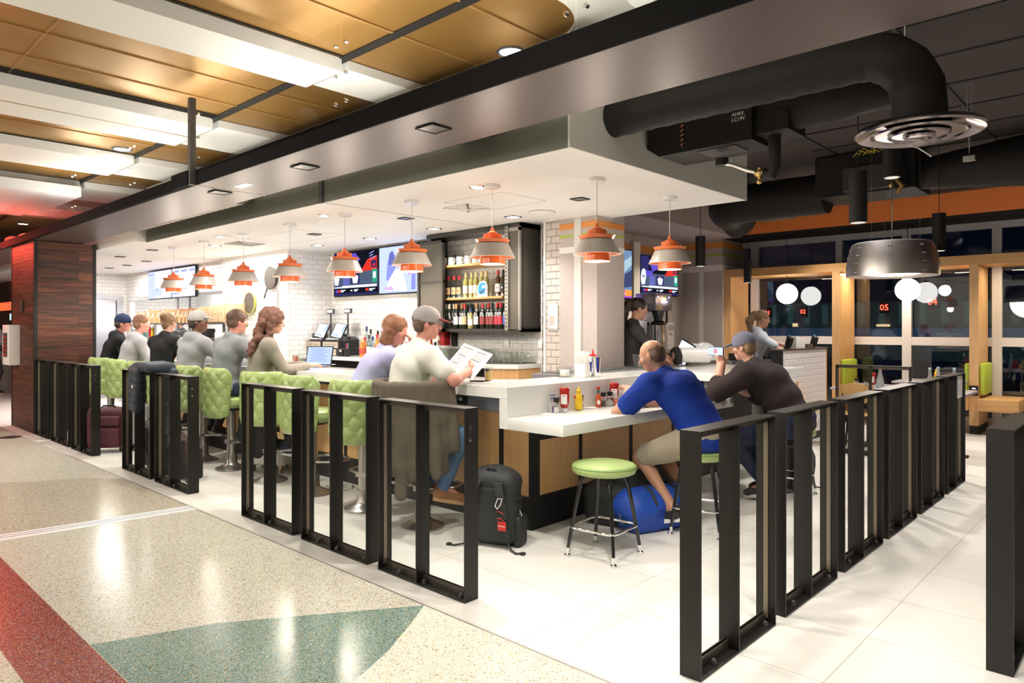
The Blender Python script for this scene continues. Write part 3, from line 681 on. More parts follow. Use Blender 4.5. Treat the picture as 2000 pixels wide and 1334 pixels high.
# ================================================================ barrier panels
def panel_parts(t, w, axis, sheet=False):
    """steel flat-bar frame, w long, .1 deep, 1.06 high; along local x; local y is the depth"""
    D, T, H = .062, .008, 1.06
    M = None
    b = B(); b.box(0, w, 0, .10, 0, T); b.box(0, w, 0, .10, H-T, H); b.box(0, T, 0, .10, T, H-T); b.box(w-T, w, 0, .10, T, H-T)
    b.out('frame', M_black, t)
    b = B(); b.box(w*.47-T/2, w*.47+T/2, .0, .10, T, H-T); b.out('centre_bar', M_black, t)
    for (a, c) in ((T, w*.47-T/2), (w*.47+T/2, w-T)):
        b = B(); b.prism([(.05, T), (.09, T), (.09, T+.006), (.075, T+.006), (.075, .05), (.07, .05), (.07, T+.006), (.056, T+.006), (.056, .05), (.05, .05)], a, c, Matrix(((0, 0, 1, 0), (1, 0, 0, 0), (0, 1, 0, 0), (0, 0, 0, 1)))); b.out('glass_channel', mat_channel, t); b = B(); b.box(a, c, .05, .055, H-.04, H-T); b.out('top_channel', mat_channel, t)
    for (a, c) in ((T, T+.006), (w-T-.006, w-T)): b = B(); b.box(a, c, .037, .059, .03, H-.03); b.out('glass_stop', mat_stop, t)
    b = B(); b.box(T+.003, w-T-.003, .060, .066, T+.01, H-T-.01); b.out('glass_pane', M_glass, t)
    for x in (w*.22, w*.52, w*.92):
        b = B(); b.cyl((x, .028, T), (x, .028, T+.012), .013, n=10); b.ball((x, .028, T+.016), .011, 8); b.out('bolt', M_dkgrey, t)
mat_channel = mat('channel_bronze', (.09, .075, .06), .35, .7); mat_stop = mat('glass_edge_bronze', (.22, .18, .13), .35, .5)
lab_l = ['black steel and glass barrier panel nearest the camera on the left run', 'black barrier panel with glass, second from the corner on the left run', 'black barrier panel in front of the white suitcase, third from the corner',
         'black barrier panel before the maroon backpack', 'black barrier panel with the dark jacket hung over it', 'black barrier panel in front of the burgundy suitcase', 'black barrier panel between the suitcase panel and the pillar panel', 'black barrier panel touching the wood pillar at far left']
xsL = [(-3.576, -2.785), (-4.488, -3.6975), (-5.40, -4.61), (-7.225, -6.435), (-8.137, -7.347), (-9.962, -9.172), (-10.875, -10.085), (-11.68, -10.998)]
for (a, c), l in zip(xsL, lab_l):
    t = thing('barrier_panel', l, 'barrier panel', (a, 2.60, .001), group='steel barrier panels on the left run'); panel_parts(t, c-a, 0)
    if l.find('nearest') > 0 or 'maroon' in l or 'burgundy' in l:
        b = B(); w = c-a; b.box(w, w+.004, .02, .05, .86, .98); b.out('latch_plate', M_blackm, t)
        b = B(); b.cyl((w+.004, .035, .95), (w+.007, .035, .95), .006, n=8); b.cyl((w+.004, .035, .885), (w+.007, .035, .885), .006, n=8); b.out('screws', M_chrome, t)
lab_r = ['black steel barrier panel nearest the camera on the right run', 'black barrier panel on the right run, second from the camera', 'black barrier panel on the right run, third from the camera', 'black barrier panel on the right run, fourth from the camera', 'black barrier panel on the right run, fifth from the camera', 'farthest black barrier panel on the right run with a menu sheet on its glass']
for k, (a, c) in enumerate(((2.705, 3.485), (3.61, 4.39), (4.521, 5.315), (5.45, 6.22), (6.36, 7.15), (7.28, 8.04))):
    t = thing('barrier_panel', lab_r[k], 'barrier panel', (-1.438, a, .001), PI/2, group='steel barrier panels on the right run'); panel_parts(t, c-a, 0)
t = thing('barrier_panel', 'black barrier panel standing inside by the dining tables', 'barrier panel', (-2.92, 8.84, .001)); panel_parts(t, .80, 0)
t = thing('barrier_panel', 'black barrier panel at the right edge of the picture', 'barrier panel', (-.478, 3.66, .001), PI/2); panel_parts(t, .78, 0)
p0 = atX(1873, 735, -1.49); p1 = atX(1884, 731, -1.49)
b = B(); b.box(-1.4575, -1.456, 7.78, 7.99, .83, 1.04); o = b.out('menu_sheet', M_paper); tag(o, 'printed menu sheet taped to the farthest right barrier panel', 'paper sheet')
t = o
b = B(); M_ink = mat('ink_grey', (.25, .24, .25), .8); M_inkr = mat('ink_red', (.6, .2, .12), .8); M_inkp = mat('ink_purple', (.28, .10, .42), .7); M_inkb = mat('ink_blue', (.10, .12, .45), .7)
for i in range(9):
    for j in (0, 1): b.box(-1.4562, -1.4554, 7.79+j*.1, 7.87+j*.1-(i % 3)*.012, 1.02-i*.021, 1.028-i*.021)
b.out('printed_lines', M_ink, t)
# ================================================================ swivel stools with tufted backs
TU, TV = .125, .165
def tuft(u, v):
    """diamond tufting height for u, v in metres"""
    s = u/TU+v/TV; d = u/TU-v/TV
    return abs(math.sin(PI*s)*math.sin(PI*d))**.42
def shell(b, r, half, z0, z1, th, out_sgn, nu=44, nv=24):
    H = z1-z0
    pos = []
    for side in (0, 1):
        for j in range(nv+1):
            for i in range(nu+1):
                u = -1+2*i/nu; v = j/nv
                ang = u*half*(1-.10*(1-v))
                z = z0+v*H
                # rounded upper corners
                e = abs(u); drop = max(0, e-.72)/.28; z = z0+(z-z0)*(1-.16*drop**2.2) + (.03*(1-v))*drop
                edge = min(1, min((1-e)*7, v*9, (1-v)*9)); edge = math.sqrt(max(0, edge))
                U = ang*r; q = tuft(U, v*H)
                t = th*(.30+.70*edge)*(0.62+.38*q)
                rr = r+(t if side == 0 else -t)
                pos.append((rr*math.sin(ang), -rr*math.cos(ang), z))
    N = (nu+1)*(nv+1); f = []
    for side in (0, 1):
        for j in range(nv):
            for i in range(nu):
                a = side*N+j*(nu+1)+i; f.append((a, a+1, a+nu+2, a+nu+1))
    for j in range(nv):
        for i in (0, nu): a = j*(nu+1)+i; f.append((a, a+nu+1, N+a+nu+1, N+a))
    for i in range(nu):
        for j in (0, nv): a = j*(nu+1)+i; f.append((a, a+1, N+a+1, N+a))
    b._new(pos, f, True)
HALF = math.radians(70); BZ0 = .565
def stool_proto():
    t = thing('swivel_stool', 'x', 'bar stool', (0, 0, 0), group='tufted swivel stools along the bar')
    b = B(); b.lathe([(.165, 0), (.163, .012), (.12, .03), (.075, .05), (.06, .07), (.058, .16), (.05, .162)], n=32); b.out('base_flange', M_satin, t)
    b = B(); b.cyl((0, 0, .06), (0, 0, .645), .045, n=24); b.out('column', M_satin, t)
    b = B(); b.tube([(.04, 0, .29), (.10, .03, .29), (.20, .12, .29), (.19, .26, .29), (.08, .33, .29), (-.08, .33, .29), (-.19, .26, .29), (-.20, .12, .29), (-.10, .03, .29), (-.04, 0, .29)], .011, 10); b.box(-.05, .05, -.05, .05, .27, .31); b.out('footrest', M_satin, t)
    b = B(); b.cyl((0, 0, .63), (0, 0, .665), .12, .2, n=24); b.out('seat_plate', M_blackm, t)
    b = B(); b.lathe([(.01, .66), (.215, .665), (.238, .69), (.24, .72), (.228, .752), (.19, .768), (.01, .775)], (0, 0, 0), 36); b.out('seat', M_green, t)
    b = B(); shell(b, .25, HALF, BZ0, 1.085, .040, 1, 60, 50); bk = b.out('backrest', M_green, t)
    b = B(); H = 1.085-BZ0
    for side in (1, -1):
        for i in range(-12, 13):
            for j in range(-12, 13):
                U = (i+j)*TU/2; V = (i-j)*TV/2
                if V < .05 or V > H-.05 or abs(U) > .25*HALF*.90: continue
                ang = U/.25; rr = .25+side*.026; b.ball((rr*math.sin(ang), -rr*math.cos(ang), BZ0+V), .012, 8)
    b.out('buttons', M_greenb, t)
    return t
st0 = stool_proto()
SEATS = [(-4.11, .25, 'green tufted stool under the white-shirt man, coat hung over it'), (-4.87, .45, 'green tufted stool with lavender-shirt woman seated'), (-5.66, 0.05, 'empty green tufted stool right of the laptop'), (-6.44, .5, 'green tufted stool with the curly-haired woman'),
         (-7.29, -.05, 'green tufted stool behind the man in a grey pullover'), (-8.0, 0, 'green tufted stool of the man in grey hoodie and cap'), (-8.85, -.05, 'green tufted stool behind the woman in black'), (-9.62, .9, 'empty green stool turned sideways near the draped jacket'),
         (-10.35, .0, 'green tufted stool behind the shaved man in a pale hoodie'), (-11.1, .2, 'green stool farthest left beside the wood pillar')]
for k, (x, a, l) in enumerate(SEATS):
    o = st0 if k == 0 else copytree(st0); o.location = (x, 3.40, .001); o.rotation_euler = (0, 0, a); o['label'] = l
# round diner stools
def diner():
    t = thing('diner_stool', 'x', 'stool', (0, 0, 0), group='round green diner stools')
    b = B(); b.lathe([(.01, .535), (.18, .537), (.205, .548), (.213, .565), (.212, .58), (.207, .592), (.2, .602), (.15, .613), (.01, .618)], n=40); b.out('seat', M_green, t)
    b = B(); b.tube([(.2095*math.cos(k*PI/24), .2095*math.sin(k*PI/24), .590) for k in range(48)], .004, 6, closed=True); b.out('piping', mat('piping_green', (.2, .34, .12), .4), t)
    b = B(); b.cyl((0, 0, .45), (0, 0, .535), .03, n=16); b.box(-.1, .1, -.1, .1, .525, .536); b.out('swivel', M_blackm, t)
    for k in range(4):
        a = PI/4+k*PI/2; c, s = math.cos(a), math.sin(a)
        b = B(); pts = [(c*r, s*r, z) for (r, z) in ((.04, .525), (.11, .522), (.145, .505), (.16, .47), (.19, .33), (.235, .09), (.243, .05))]
        b.tube(pts, [.0125, .0125, .013, .0135, .0135, .012, .011], 12); lg = b.out('leg', mat_leg, t)
        b = B(); b.cyl((c*.2425, s*.2425, .055), (c*.2465, s*.2465, .02), .0125, .013, n=12); b.lathe([(.021, 0), (.022, .008), (.012, .018), (.008, .024)], (c*.248, s*.248, 0), 14); b.out('foot', M_chrome, lg)
    r = .218; z = .19; pts = []
    for k in range(4):
        a = PI/4+k*PI/2
        for da, rr in ((-.16, .97), (0, 1.02), (.16, .97)): pts.append((r*rr*math.cos(a+da), r*rr*math.sin(a+da), z))
    b = B(); b.tube(pts, .0085, 10, closed=True); b.out('footrest_ring', M_chrome, t)
    return t
mat_leg = mat('gloss_black_leg', (.012, .012, .013), .12, .3, coat=.5)
d0 = diner()
for k, (x, y, a, l) in enumerate(((-2.722, 3.80, .08, 'empty round green stool with black splayed legs by the counter corner'), (-2.52, 4.72, .3, 'round green stool under the man in blue'), (-2.46, 6.28, .15, 'round green stool under the man in a black shirt'))):
    o = d0 if k == 0 else copytree(d0); o.location = (x, y, .001); o.rotation_euler = (0, 0, a); o['label'] = l
# ================================================================ pendants
def pendant():
    t = thing('pendant_lamp', 'x', 'pendant lamp', (0, 0, 0), group='orange and grey pendant lamps')
    b = B(); b.cyl((0, 0, -.03), (0, 0, 0), .065, n=28); b.out('canopy', M_whiteg, t)
    b = B(); b.cyl((0, 0, -.38), (0, 0, -.03), .0035, n=6); b.out('cord', mat('cord_white', (.6, .58, .55), .5), t)
    z = -.655
    b = B(); b.lathe([(.012, .300), (.018, .272), (.04, .262), (.042, .250), (.075, .246), (.077, .205), (.145, .200), (.128, .174), (.118, .172), (.135, .196), (.072, .196)], (0, 0, z), 40); b.out('crown', M_orange, t)
    b = B(); b.lathe([(.125, .168), (.133, .168), (.187, .056), (.179, .056), (.125, .164)], (0, 0, z), 44); b.m(1).lathe([(.1785, .0565), (.1245, .164)], (0, 0, z), 44); b.out('shade', [M_grey, M_orange], t)
    b = B(); b.lathe([(.10, .09), (.105, .09), (.105, 0), (.099, 0), (.10, .09)], (0, 0, z), 40); b.lathe([(.105, .062), (.1785, .066)], (0, 0, z), 40); b.out('inner_ring', M_orange, t)
    b = B(); b.cyl((0, 0, z+.012), (0, 0, z+.016), .098, n=32); b.out('diffuser', E_pend, t)
    return t
E_pend = emit('pendant_glow', (1, .86, .72), 6)
pn = pendant()
PND = [(-4.05, 'first orange and grey pendant of the long row, before the bottle cabinet', 4.09), (-5.10, 'second pendant of the row, over the cap of the white-shirt man', 4.09), (-6.17, 'third pendant of the row, in front of the left television', 4.07), (-7.25, 'fourth pendant of the row, nearest the tiled wall corner', 4.06),
       (-8.40, 'fifth pendant of the row, left of the hanging pans', 4.07), (-9.52, 'sixth pendant of the row, overlapping the menu screens', 4.06), (-10.55, 'leftmost and smallest looking pendant of the row', 4.06), (-3.27, 'orange and grey pendant before the plaster column', 4.47), (-3.25, 'rightmost orange and grey pendant, before the alcove television', 5.54)]
for k, (x, l, y) in enumerate(PND):
    o = pn if k == 0 else copytree(pn); o.location = (x, y, HC); o['label'] = l
    point((x, y, HC-.69), 17, (1, .88, .74), .07)
# ================================================================ black cylinder pendants
def cyl_pend():
    t = thing('cylinder_pendant', 'x', 'pendant lamp', (0, 0, 0), group='black cylinder pendants')
    b = B(); b.cyl((0, 0, 0), (0, 0, .385), .063, n=28); b.out('body', M_blackm, t)
    b = B(); b.cyl((0, 0, .385), (0, 0, 1.2), .004, n=6); b.out('cord', M_blackm, t)
    b = B(); b.cyl((0, 0, -.002), (0, 0, .002), .05, n=20); b.out('lamp_face', emit('cyl_glow', (1, .9, .8), .6), t)
    return t
cp = cyl_pend(); CY = []
for k, (px, pyb, d, l) in enumerate(((1368, 520, 9.0, 'black cylinder pendant hanging before the alcove end wall'), (1460, 552, 12.0, 'smallest black cylinder pendant, by the left window post'), (1676, 435, 5.3, 'black cylinder pendant above the steel drum lamp'), (1834, 490, 7.2, 'black cylinder pendant right of the steel drum lamp'), (1742, 347, 5.4, 'black cylinder pendant under the round air diffuser'))):
    r_ = ray(px, pyb); o = cp if k == 0 else copytree(cp); o.location = (r_[0]*d, r_[1]*d, EYE+r_[2]*d); o['label'] = l; CY.append(o.location.copy())
# drum pendant
t = thing('drum_pendant', 'large riveted brushed steel drum pendant over the dining tables', 'pendant lamp', (-2.01, 7.72, 2.02))
b = B(); b.lathe([(.418, 0), (.416, .1), (.395, .22), (.365, .32), (.34, .335), (.0, .335)], n=64); b.out('shade', mat('brushed_drum', (.66, .62, .60), .34, 1), t)
b = B(); b.lathe([(.412, .002), (.36, .30)], n=64); b.lathe([(.36, .30), (.001, .30)], n=48); b.out('inner_lining', mat('drum_lining', (.9, .55, .42), .6), t)
b = B(); b.cyl((0, 0, .335), (0, 0, 1.42), .006, n=8); b.out('stem', M_chrome, t)
b = B()
for k in range(3): a = k*2*PI/3; b.cyl((.25*math.cos(a), .25*math.sin(a), .33), (.25*math.cos(a), .25*math.sin(a), 1.42), .0015, n=5)
b.out('wires', M_steel, t)
b = B()
for k in range(8):
    for z in (.03, .12, .2, .28):
        r_ = .418 if z < .1 else (.412 if z < .15 else (.401 if z < .22 else .38))
        for da in (-.03, .03): a = k*PI/4+da+.2; b.ball((r_*math.cos(a), r_*math.sin(a), z), .006, 6)
b.out('rivets', M_steel, t)
b = B(); b.cyl((0, 0, .05), (0, 0, .055), .30, n=40); b.out('diffuser', emit('drum_glow', (1, .88, .78), 7), t)
# globes in the window niches
for k, (x, l) in enumerate(((-4.72, 'white glowing globe pendant in the left window niche'), (-2.88, 'white glowing globe pendant in the niche behind the drum lamp'))):
    t = thing('globe_pendant', l, 'pendant lamp', (x, 11.9, 2.085), group='globe pendants in the window niches')
    b = B(); b.ball((0, 0, 0), .172, 32); b.out('globe', emit('globe_glow', (1, .95, .9), 6), t)
    b = B(); b.cyl((0, 0, .16), (0, 0, .19), .04, n=16); b.cyl((0, 0, .19), (0, 0, .315), .006, n=8); b.cyl((0, 0, .45), (0, 0, .95), .006, n=8); b.out('stem', M_blackm, t)
    b = B(); b.cyl((0, 0, .945), (0, 0, .985), .07, n=20); b.out('canopy', M_blackm, t)
# ================================================================ ducts and air handlers
M_duct = mat('black_duct', (.013, .0115, .011), .6, 0, spec=.25, bump=.1, bscale=15)
def spiral(b, pts, r, step=.06, rib=.005, n=28):
    # resample and add a raised seam every few rings
    P = [Vector(p) for p in pts]; out = []; 
    for i in range(len(P)-1):
        L = (P[i+1]-P[i]).length; k = max(1, int(L/step))
        for j in range(k): out.append(P[i].lerp(P[i+1], j/k))
    out.append(P[-1]); rr = [r+(rib if i % 3 == 0 else 0) for i in range(len(out))]
    b.tube(out, rr, n)
t = thing('spiral_duct', 'large black spiral duct bending down to the round diffuser', 'air duct', (0, 0, 0))
xd, yd = -.93, 4.06
arcp = [(xd-.30+.30*math.sin(a), yd, 2.665+.0+.30*math.cos(a)) for a in [k*PI/2/12 for k in range(13)]]
b = B(); spiral(b, [(-2.83, yd, 2.965)] + arcp + [(xd, yd, 2.56)], .125, .045); b.out('duct', M_duct, t)
t = thing('round_diffuser', 'polished round ceiling diffuser with concentric rings at the duct end', 'air diffuser', (xd, yd, 2.50))
b = B(); b.lathe([(.12, .07), (.17, .06), (.285, .03), (.302, .008), (.29, .0), (.262, .012), (.20, .045)], n=64)
b.lathe([(.225, .002), (.215, -.006), (.16, .03), (.13, .05)], n=56); b.lathe([(.145, -.006), (.135, -.014), (.09, .02)], n=48); b.lathe([(.075, -.012), (.065, -.02), (.03, .0), (.001, .0)], n=40)
b.out('rings', mat('polished_bronze', (.26, .22, .22), .18, 1), t)
b = B(); b.cyl((0, 0, .06), (0, 0, .1), .125, n=32); b.out('collar', M_duct, t)
# air handler 1
t = thing('air_handler', 'black air handling unit against the soffit marked AH03. LC19V', 'air handler', (0, 0, 0))
b = B(); b.prism([(-2.80, 2.82), (-2.70, 2.75), (-2.0, 2.75), (-2.0, 3.12), (-2.80, 3.12)], 4.45, 4.83, Matrix(((1, 0, 0, 0), (0, 0, 1, 0), (0, 1, 0, 0), (0, 0, 0, 1)))); b.out('casing', M_duct, t)
b = B(); b.box(-2.42, -2.14, 4.50, 4.72, 2.744, 2.752)
b.out('access_plate', mat('plate_dark', (.05, .045, .045), .5, .4), t)
b = B(); b.box(-2.0, -1.78, 4.50, 4.80, 2.79, 2.92); b.out('side_box', M_duct, t)
M_copper = mat('copper', (.55, .22, .11), .3, .9)
b = B(); xk = -2.50
for k in range(9): z = 2.79+k*.033; b.tube([(xk-.012, 4.445, z), (xk-.006, 4.428, z+.006), (xk+.006, 4.428, z+.014), (xk+.012, 4.445, z+.02)], .005, 6)
b.out('copper_coil', M_copper, t)
M_lbl = mat('label_white', (.85, .85, .83), .6)
p = atY(1442, 227, 4.447); b = B(); b.box(p.x-.055, p.x+.055, 4.446, 4.449, p.z-.04, p.z+.035); b.out('label_plate', M_blackm, t)
text('AH03.', .034, M_lbl, t, onY(p.x, 4.4445, p.z+.015)); text('LC19V', .034, M_lbl, t, onY(p.x, 4.4445, p.z-.02))
t = thing('return_duct', 'black round duct curling out of the air handler behind the large duct', 'air duct', (0, 0, 0))
b = B(); spiral(b, [(-2.0, 4.65, 2.95), (-1.5, 4.65, 2.95)] + [(-1.5+.35*math.sin(a), 4.65+.35*(1-math.cos(a)), 2.95+.08*math.sin(a)) for a in [k*PI/12 for k in range(1, 8)]], .135, .05); b.out('duct', M_duct, t)
t = thing('valve_pipe', 'black insulated pipe with braided hose and brass valve under the air handler', 'pipe', (0, 0, 0))
pA = atY(1410, 318, 4.62); pB = atY(1484, 338, 4.62); pC = atY(1513, 340, 4.62)
b = B(); b.tube([(pC.x, 4.62, 2.80), (pC.x, 4.62, pC.z+.05), (pC.x-.02, 4.62, pC.z), (pB.x+.03, 4.62, pB.z-.012)], .04, 14); b.out('insulation', M_blackm, t); b = B(); b.cyl((pA.x, 4.62, pA.z-.02), (pA.x, 4.62, pA.z+.03), .045, n=16); b.out('end_cup', M_blackm, t)
b = B(); b.tube([pA, pA.lerp(pB, .3)+Vector((0, 0, .006)), pA.lerp(pB, .7)+Vector((0, 0, -.004)), pB], .013, 10); b.out('braided_hose', mat('braid', (.6, .55, .5), .35, .8), t)
M_brass = mat('brass', (.62, .42, .14), .3, .9)
b = B(); b.cyl(pB+Vector((-.03, 0, 0)), pB+Vector((.03, 0, 0)), .022, n=12); b.cyl(pB+Vector((0, 0, -.045)), pB+Vector((0, 0, .035)), .016, n=12); b.ball(pB, .028, 12); b.ball(pB+Vector((.0, -.01, -.06)), .018, 10); b.out('brass_valve', M_brass, t)
# far ducts and second unit
t = thing('far_duct', 'large black round duct running above the orange band', 'air duct', (0, 0, 0))
b = B(); spiral(b, [(-4.4+.0, 9.4, 3.0)] + [(-4.0-.4*math.cos(a), 8.5+.9-.9*math.sin(a), 3.08) for a in [k*PI/2/6 for k in range(1, 6)]] + [(-3.9, 8.5, 3.08), (-2.9, 8.5, 3.08)], .235, .1, .004); b.out('duct', M_duct, t)
p = atY(1508, 426, 9.0); b = B(); b.box(p.x-.22, p.x+.22, 8.85, 9.15, p.z-.01, p.z+.12); b.out('grille_box', M_blackm, t)
t = thing('air_handler', 'black air handling unit behind the brass valve, far right ceiling', 'air handler', (0, 0, 0))
b = B(); b.box(-2.93, -1.92, 8.2, 8.85, 2.98, 3.43); b.out('casing', M_duct, t)
b = B(); b.prism([(-2.6, 8.1), (-2.0, 8.1), (-2.0, 8.2), (-2.6, 8.2)], 3.0, 3.25); b.out('front_box', mat('unit_grey', (.045, .04, .04), .5, .3), t)
b = B(); q = atY(1750, 355, 8.05); b.cyl(q+Vector((0, 0, -.08)), q+Vector((0, 0, .35)), .05, n=14); b.out('insulation', M_blackm, t)
b = B(); b.tube([q+Vector((.03, -.05, .10)), q+Vector((0, -.06, .03)), q+Vector((.07, -.06, -.06)), q+Vector((.02, -.05, -.12))], .022, 10); b.ball(q+Vector((-.03, -.06, .05)), .035, 10); b.ball(q+Vector((-.03, -.06, -.04)), .03, 10); b.out('brass_valve', M_brass, t)
b = B()
q = atY(1690, 302, 8.1)
for k in range(5): b.tube([q+Vector((-.12+k*.05, 0, .0)), q+Vector((-.05+k*.04, -.02, .05+.02*math.sin(k*2))), q+Vector((.02+k*.04, 0, .01))], .006, 6)
b.out('yellow_wires', mat('yellow_wire', (.6, .42, .04), .5), t)
t = thing('tapered_duct', 'wide tapered black duct over the right windows', 'air duct', (0, 0, 0))
b = B(); pts = [(-1.92, 8.5, 3.2), (-1.4, 8.5, 3.16), (-.9, 8.5, 3.14), (2.4, 8.5, 3.14)]; P = []
for i in range(40): P.append((-1.92+i*.11, 8.5, 3.16))
b.tube(P, [.16+.09*min(1, i/8)+(.004 if i % 3 == 0 else 0) for i in range(40)], 26); b.out('duct', M_duct, t)
t = thing('hanging_wire', 'thin pale wire dangling under the round diffuser', 'wire', (0, 0, 0))
a = atY(1775, 283, 4.3); c = atY(1819, 306, 4.3); b = B(); b.tube([a, a.lerp(c, .4)+Vector((0, 0, .01)), a.lerp(c, .75)+Vector((0, 0, .006)), c], .0035, 6); b.tube([a, a+Vector((-.02, 0, .25)), a+Vector((-.02, 0, .9))], .0025, 5); b.out('wire', M_paper, t)
for (px, l) in ((1893, 'pair of thin suspension wires right of the diffuser'),):
    t = thing('suspension_wire', l, 'wire', (0, 0, 0)); p = atY(px, 300, 6.5); b = B(); b.cyl((p.x-.02, 6.5, 3.45), (p.x, 6.5, p.z), .003, n=5); b.cyl((p.x+.02, 6.5, 3.45), (p.x, 6.5, p.z), .003, n=5); b.box(p.x-.04, p.x+.04, 6.48, 6.52, p.z-.06, p.z-.02); b.out('wires', M_steel, t)
# beam/black pipe over the right wing
# ================================================================ night outside
b = B(); b.box(-40, 30, 12.9, 90, -4.1, -4.0); struct('ground_apron', b, mat('apron', (.02, .02, .022), .6))
t = thing('jet_bridge', 'long pale blue faintly glowing airport structure seen through the night windows', 'building', (-10, 40, -4))
M_jb = mat('bridge_blue', (.10, .16, .24), .6, emis=(.10, .22, .42), es=.10); M_jd = mat('bridge_dark', (.02, .03, .04), .6, emis=(.03, .07, .08), es=.10)  # faint emission stands in for night lighting falling on these walls
b = B(); b.box(-30, 40, 2, 6, 4.9, 5.5); b.out('canopy', M_jb, t)
b = B(); b.box(-30, 40, 6, 9, 3.6, 7.1)
b.out('terminal_wall', M_jd, t)
b = B()
for k in range(60): b.box(-28+k*1.1, -28+k*1.1+.35, 5.95, 6, 5.75, 7.0)
b.out('wall_panels', mat('panel_teal', (.03, .06, .06), .5, emis=(.06, .16, .15), es=.16), t)  # panels emit a little in place of light falling on them
b = B()
for k in range(22): x = -24+random.random()*50; b.box(x, x+.25+random.random()*.4, 5.8, 5.9, 5.6, 5.72+random.random()*.15)
b.out('lights', emit('warm_dot', (1, .7, .35), .7), t)
E_red = emit('red_sign', (1, .06, .03), 5)
for (px, py, s, l, yy) in ((1499, 611, '01', 'red lit gate number sign, leftmost outside the window', 20), (1568, 609, '02', 'red lit gate number sign under the globe reflection', 20), (1727, 601, '05', 'red lit gate number 05 outside the middle window', 20), (1821, 590, '04', 'red lit gate number 04 outside right of the globe', 20)):
    p = atY(px, py, yy); t = thing('gate_sign', l, 'sign', tuple(p)); text(s, .22 if px > 1600 else .16, E_red, t, onY(0, 0, 0)); b = B(); b.box(-.12, .12, .02, .06, -.15, .15); b.out('board', M_blackm, t)
# ================================================================ dining corner : bench seats, cushions, tables
for (x0, x1, l) in ((X3b, -1.455, 'maple bench seat on the right of the front window post'), (X3a-.48, X3a, 'maple bench seat on the left of the front window post'), (X2b, X2b+.48, 'maple bench seat right of the second window post')):
    t = thing('bench_seat', l, 'bench', (0, 0, 0), group='maple booth benches')
    b = B(); b.box(x0, x1, YF-.1, YG-.07, .34, .51, bev=.004); b.out('seat', M_mapleH, t)
for (x0, x1, l) in ((X3b, X3b+.07, 'lime green back cushion on the right of the front window post'), (X3a-.07, X3a, 'lime green back cushion on the left of the front window post'), (X2b, X2b+.07, 'lime green back cushion on the second window post'), (X1-.07, X1, 'lime green cushion edge by the tiled stand')):
    o = B().box(x0, x1, YF+.05, YG-.12, .55, 1.0, bev=.03).out('back_cushion', M_greenr); tag(o, l, 'cushion', 'lime back cushions')
t = thing('wall_socket', 'black power socket on the front window post', 'socket', (0, 0, 0))
b = B(); p = atY(1902, 763, YF); b.box(p.x-.055, p.x+.055, YF-.008, YF, p.z-.07, p.z+.07); b.out('plate', M_blackm, t); b = B(); b.box(p.x-.02, p.x+.02, YF-.01, YF-.008, p.z+.025, p.z+.035); b.out('indicator', E_soft, t)
M_ttop = mat('table_laminate', (.42, .40, .42), .2); 
def table(x, y, sx, sy, l):
    t = thing('dining_table', l, 'table', (x, y, 0.001), group='dining tables by the windows')
    b = B(); b.box(-sx/2, sx/2, -sy/2, sy/2, .72, .75, bev=.004); b.out('table_top', M_ttop, t)
    b = B(); b.cyl((0, 0, .02), (0, 0, .72), .035, n=14); b.out('pedestal', M_blackm, t); b = B(); b.box(-.28, .28, -.04, .04, 0, .025); b.box(-.04, .04, -.28, .28, 0, .025); b.out('foot', M_blackm, t)
table(-2.80, 9.75, .65, 1.0, 'grey topped dining table behind the inner barrier panel'); table(-2.45, 11.3, .8, .75, 'grey booth table in the window niche with yellow bottle')
table(-1.95, 9.5, .6, .9, 'grey dining table behind the right barrier run')
def chair(x, y, rz, l):
    t = thing('bentwood_chair', l, 'chair', (x, y, .001), rz, group='pale plywood chairs at the dining tables')
    b = B(); b.box(-.2, .2, -.2, .2, .44, .455, bev=.006); b.out('seat', M_mapleH, t)
    b = B(); pts = [(-.19+.38*i/8, -.2-.03*math.sin(PI*i/8), 0) for i in range(9)]
    for i in range(8): b.box(pts[i][0], pts[i+1][0], pts[i][1]-.012, pts[i][1]+.012, .62, .84-.03*abs(i-3.5)/3.5)
    b.out('backrest', M_mapleH, t)
    for (sx, sy) in ((-1, -1), (1, -1), (-1, 1), (1, 1)):
        b = B(); b.tube([(sx*.17, sy*.17, .44), (sx*.21, sy*.22, 0)], .012, 8)
        if sy < 0: b.tube([(sx*.16, -.17, .44), (sx*.15, -.22, .70)], .010, 8)
        b.out('leg', M_blackm, t)
chair(-3.3, 9.3, -PI/2+.2, 'plywood chair left of the table behind the inner barrier'); chair(-2.75, 8.95+.25, .1, 'plywood chair just behind the inner barrier panel'); chair(-2.3, 10.2, 2.9, 'plywood chair facing back toward the counter'); chair(-1.9, 8.75, 0.1, 'plywood chair behind the right barrier run')
# host stand clad in white tile
t = thing('host_stand', 'white tiled host stand with dark cap beside the counter end', 'counter', (0, 0, 0))
b = B(); b.box(-3.50, -3.48, 8.70, 10.16, .10, 1.215); b.out('tile_face', M_tileH, t)
b = B(); b.box(-3.66, -3.50, 8.70, 10.16, 0, 1.215); b.box(-3.50, -3.485, 8.71, 10.16, 0, .10); b.out('body', M_blackm, t)
b = B(); b.box(-3.68, -3.465, 8.68, 10.18, 1.215, 1.235); b.out('cap', mat('cap_walnut', (.07, .035, .03), .4), t)
b = B(); b.box(-3.482, -3.472, 10.15, 10.165, .1, 1.22); b.out('edge_trim', M_mapleH, t)
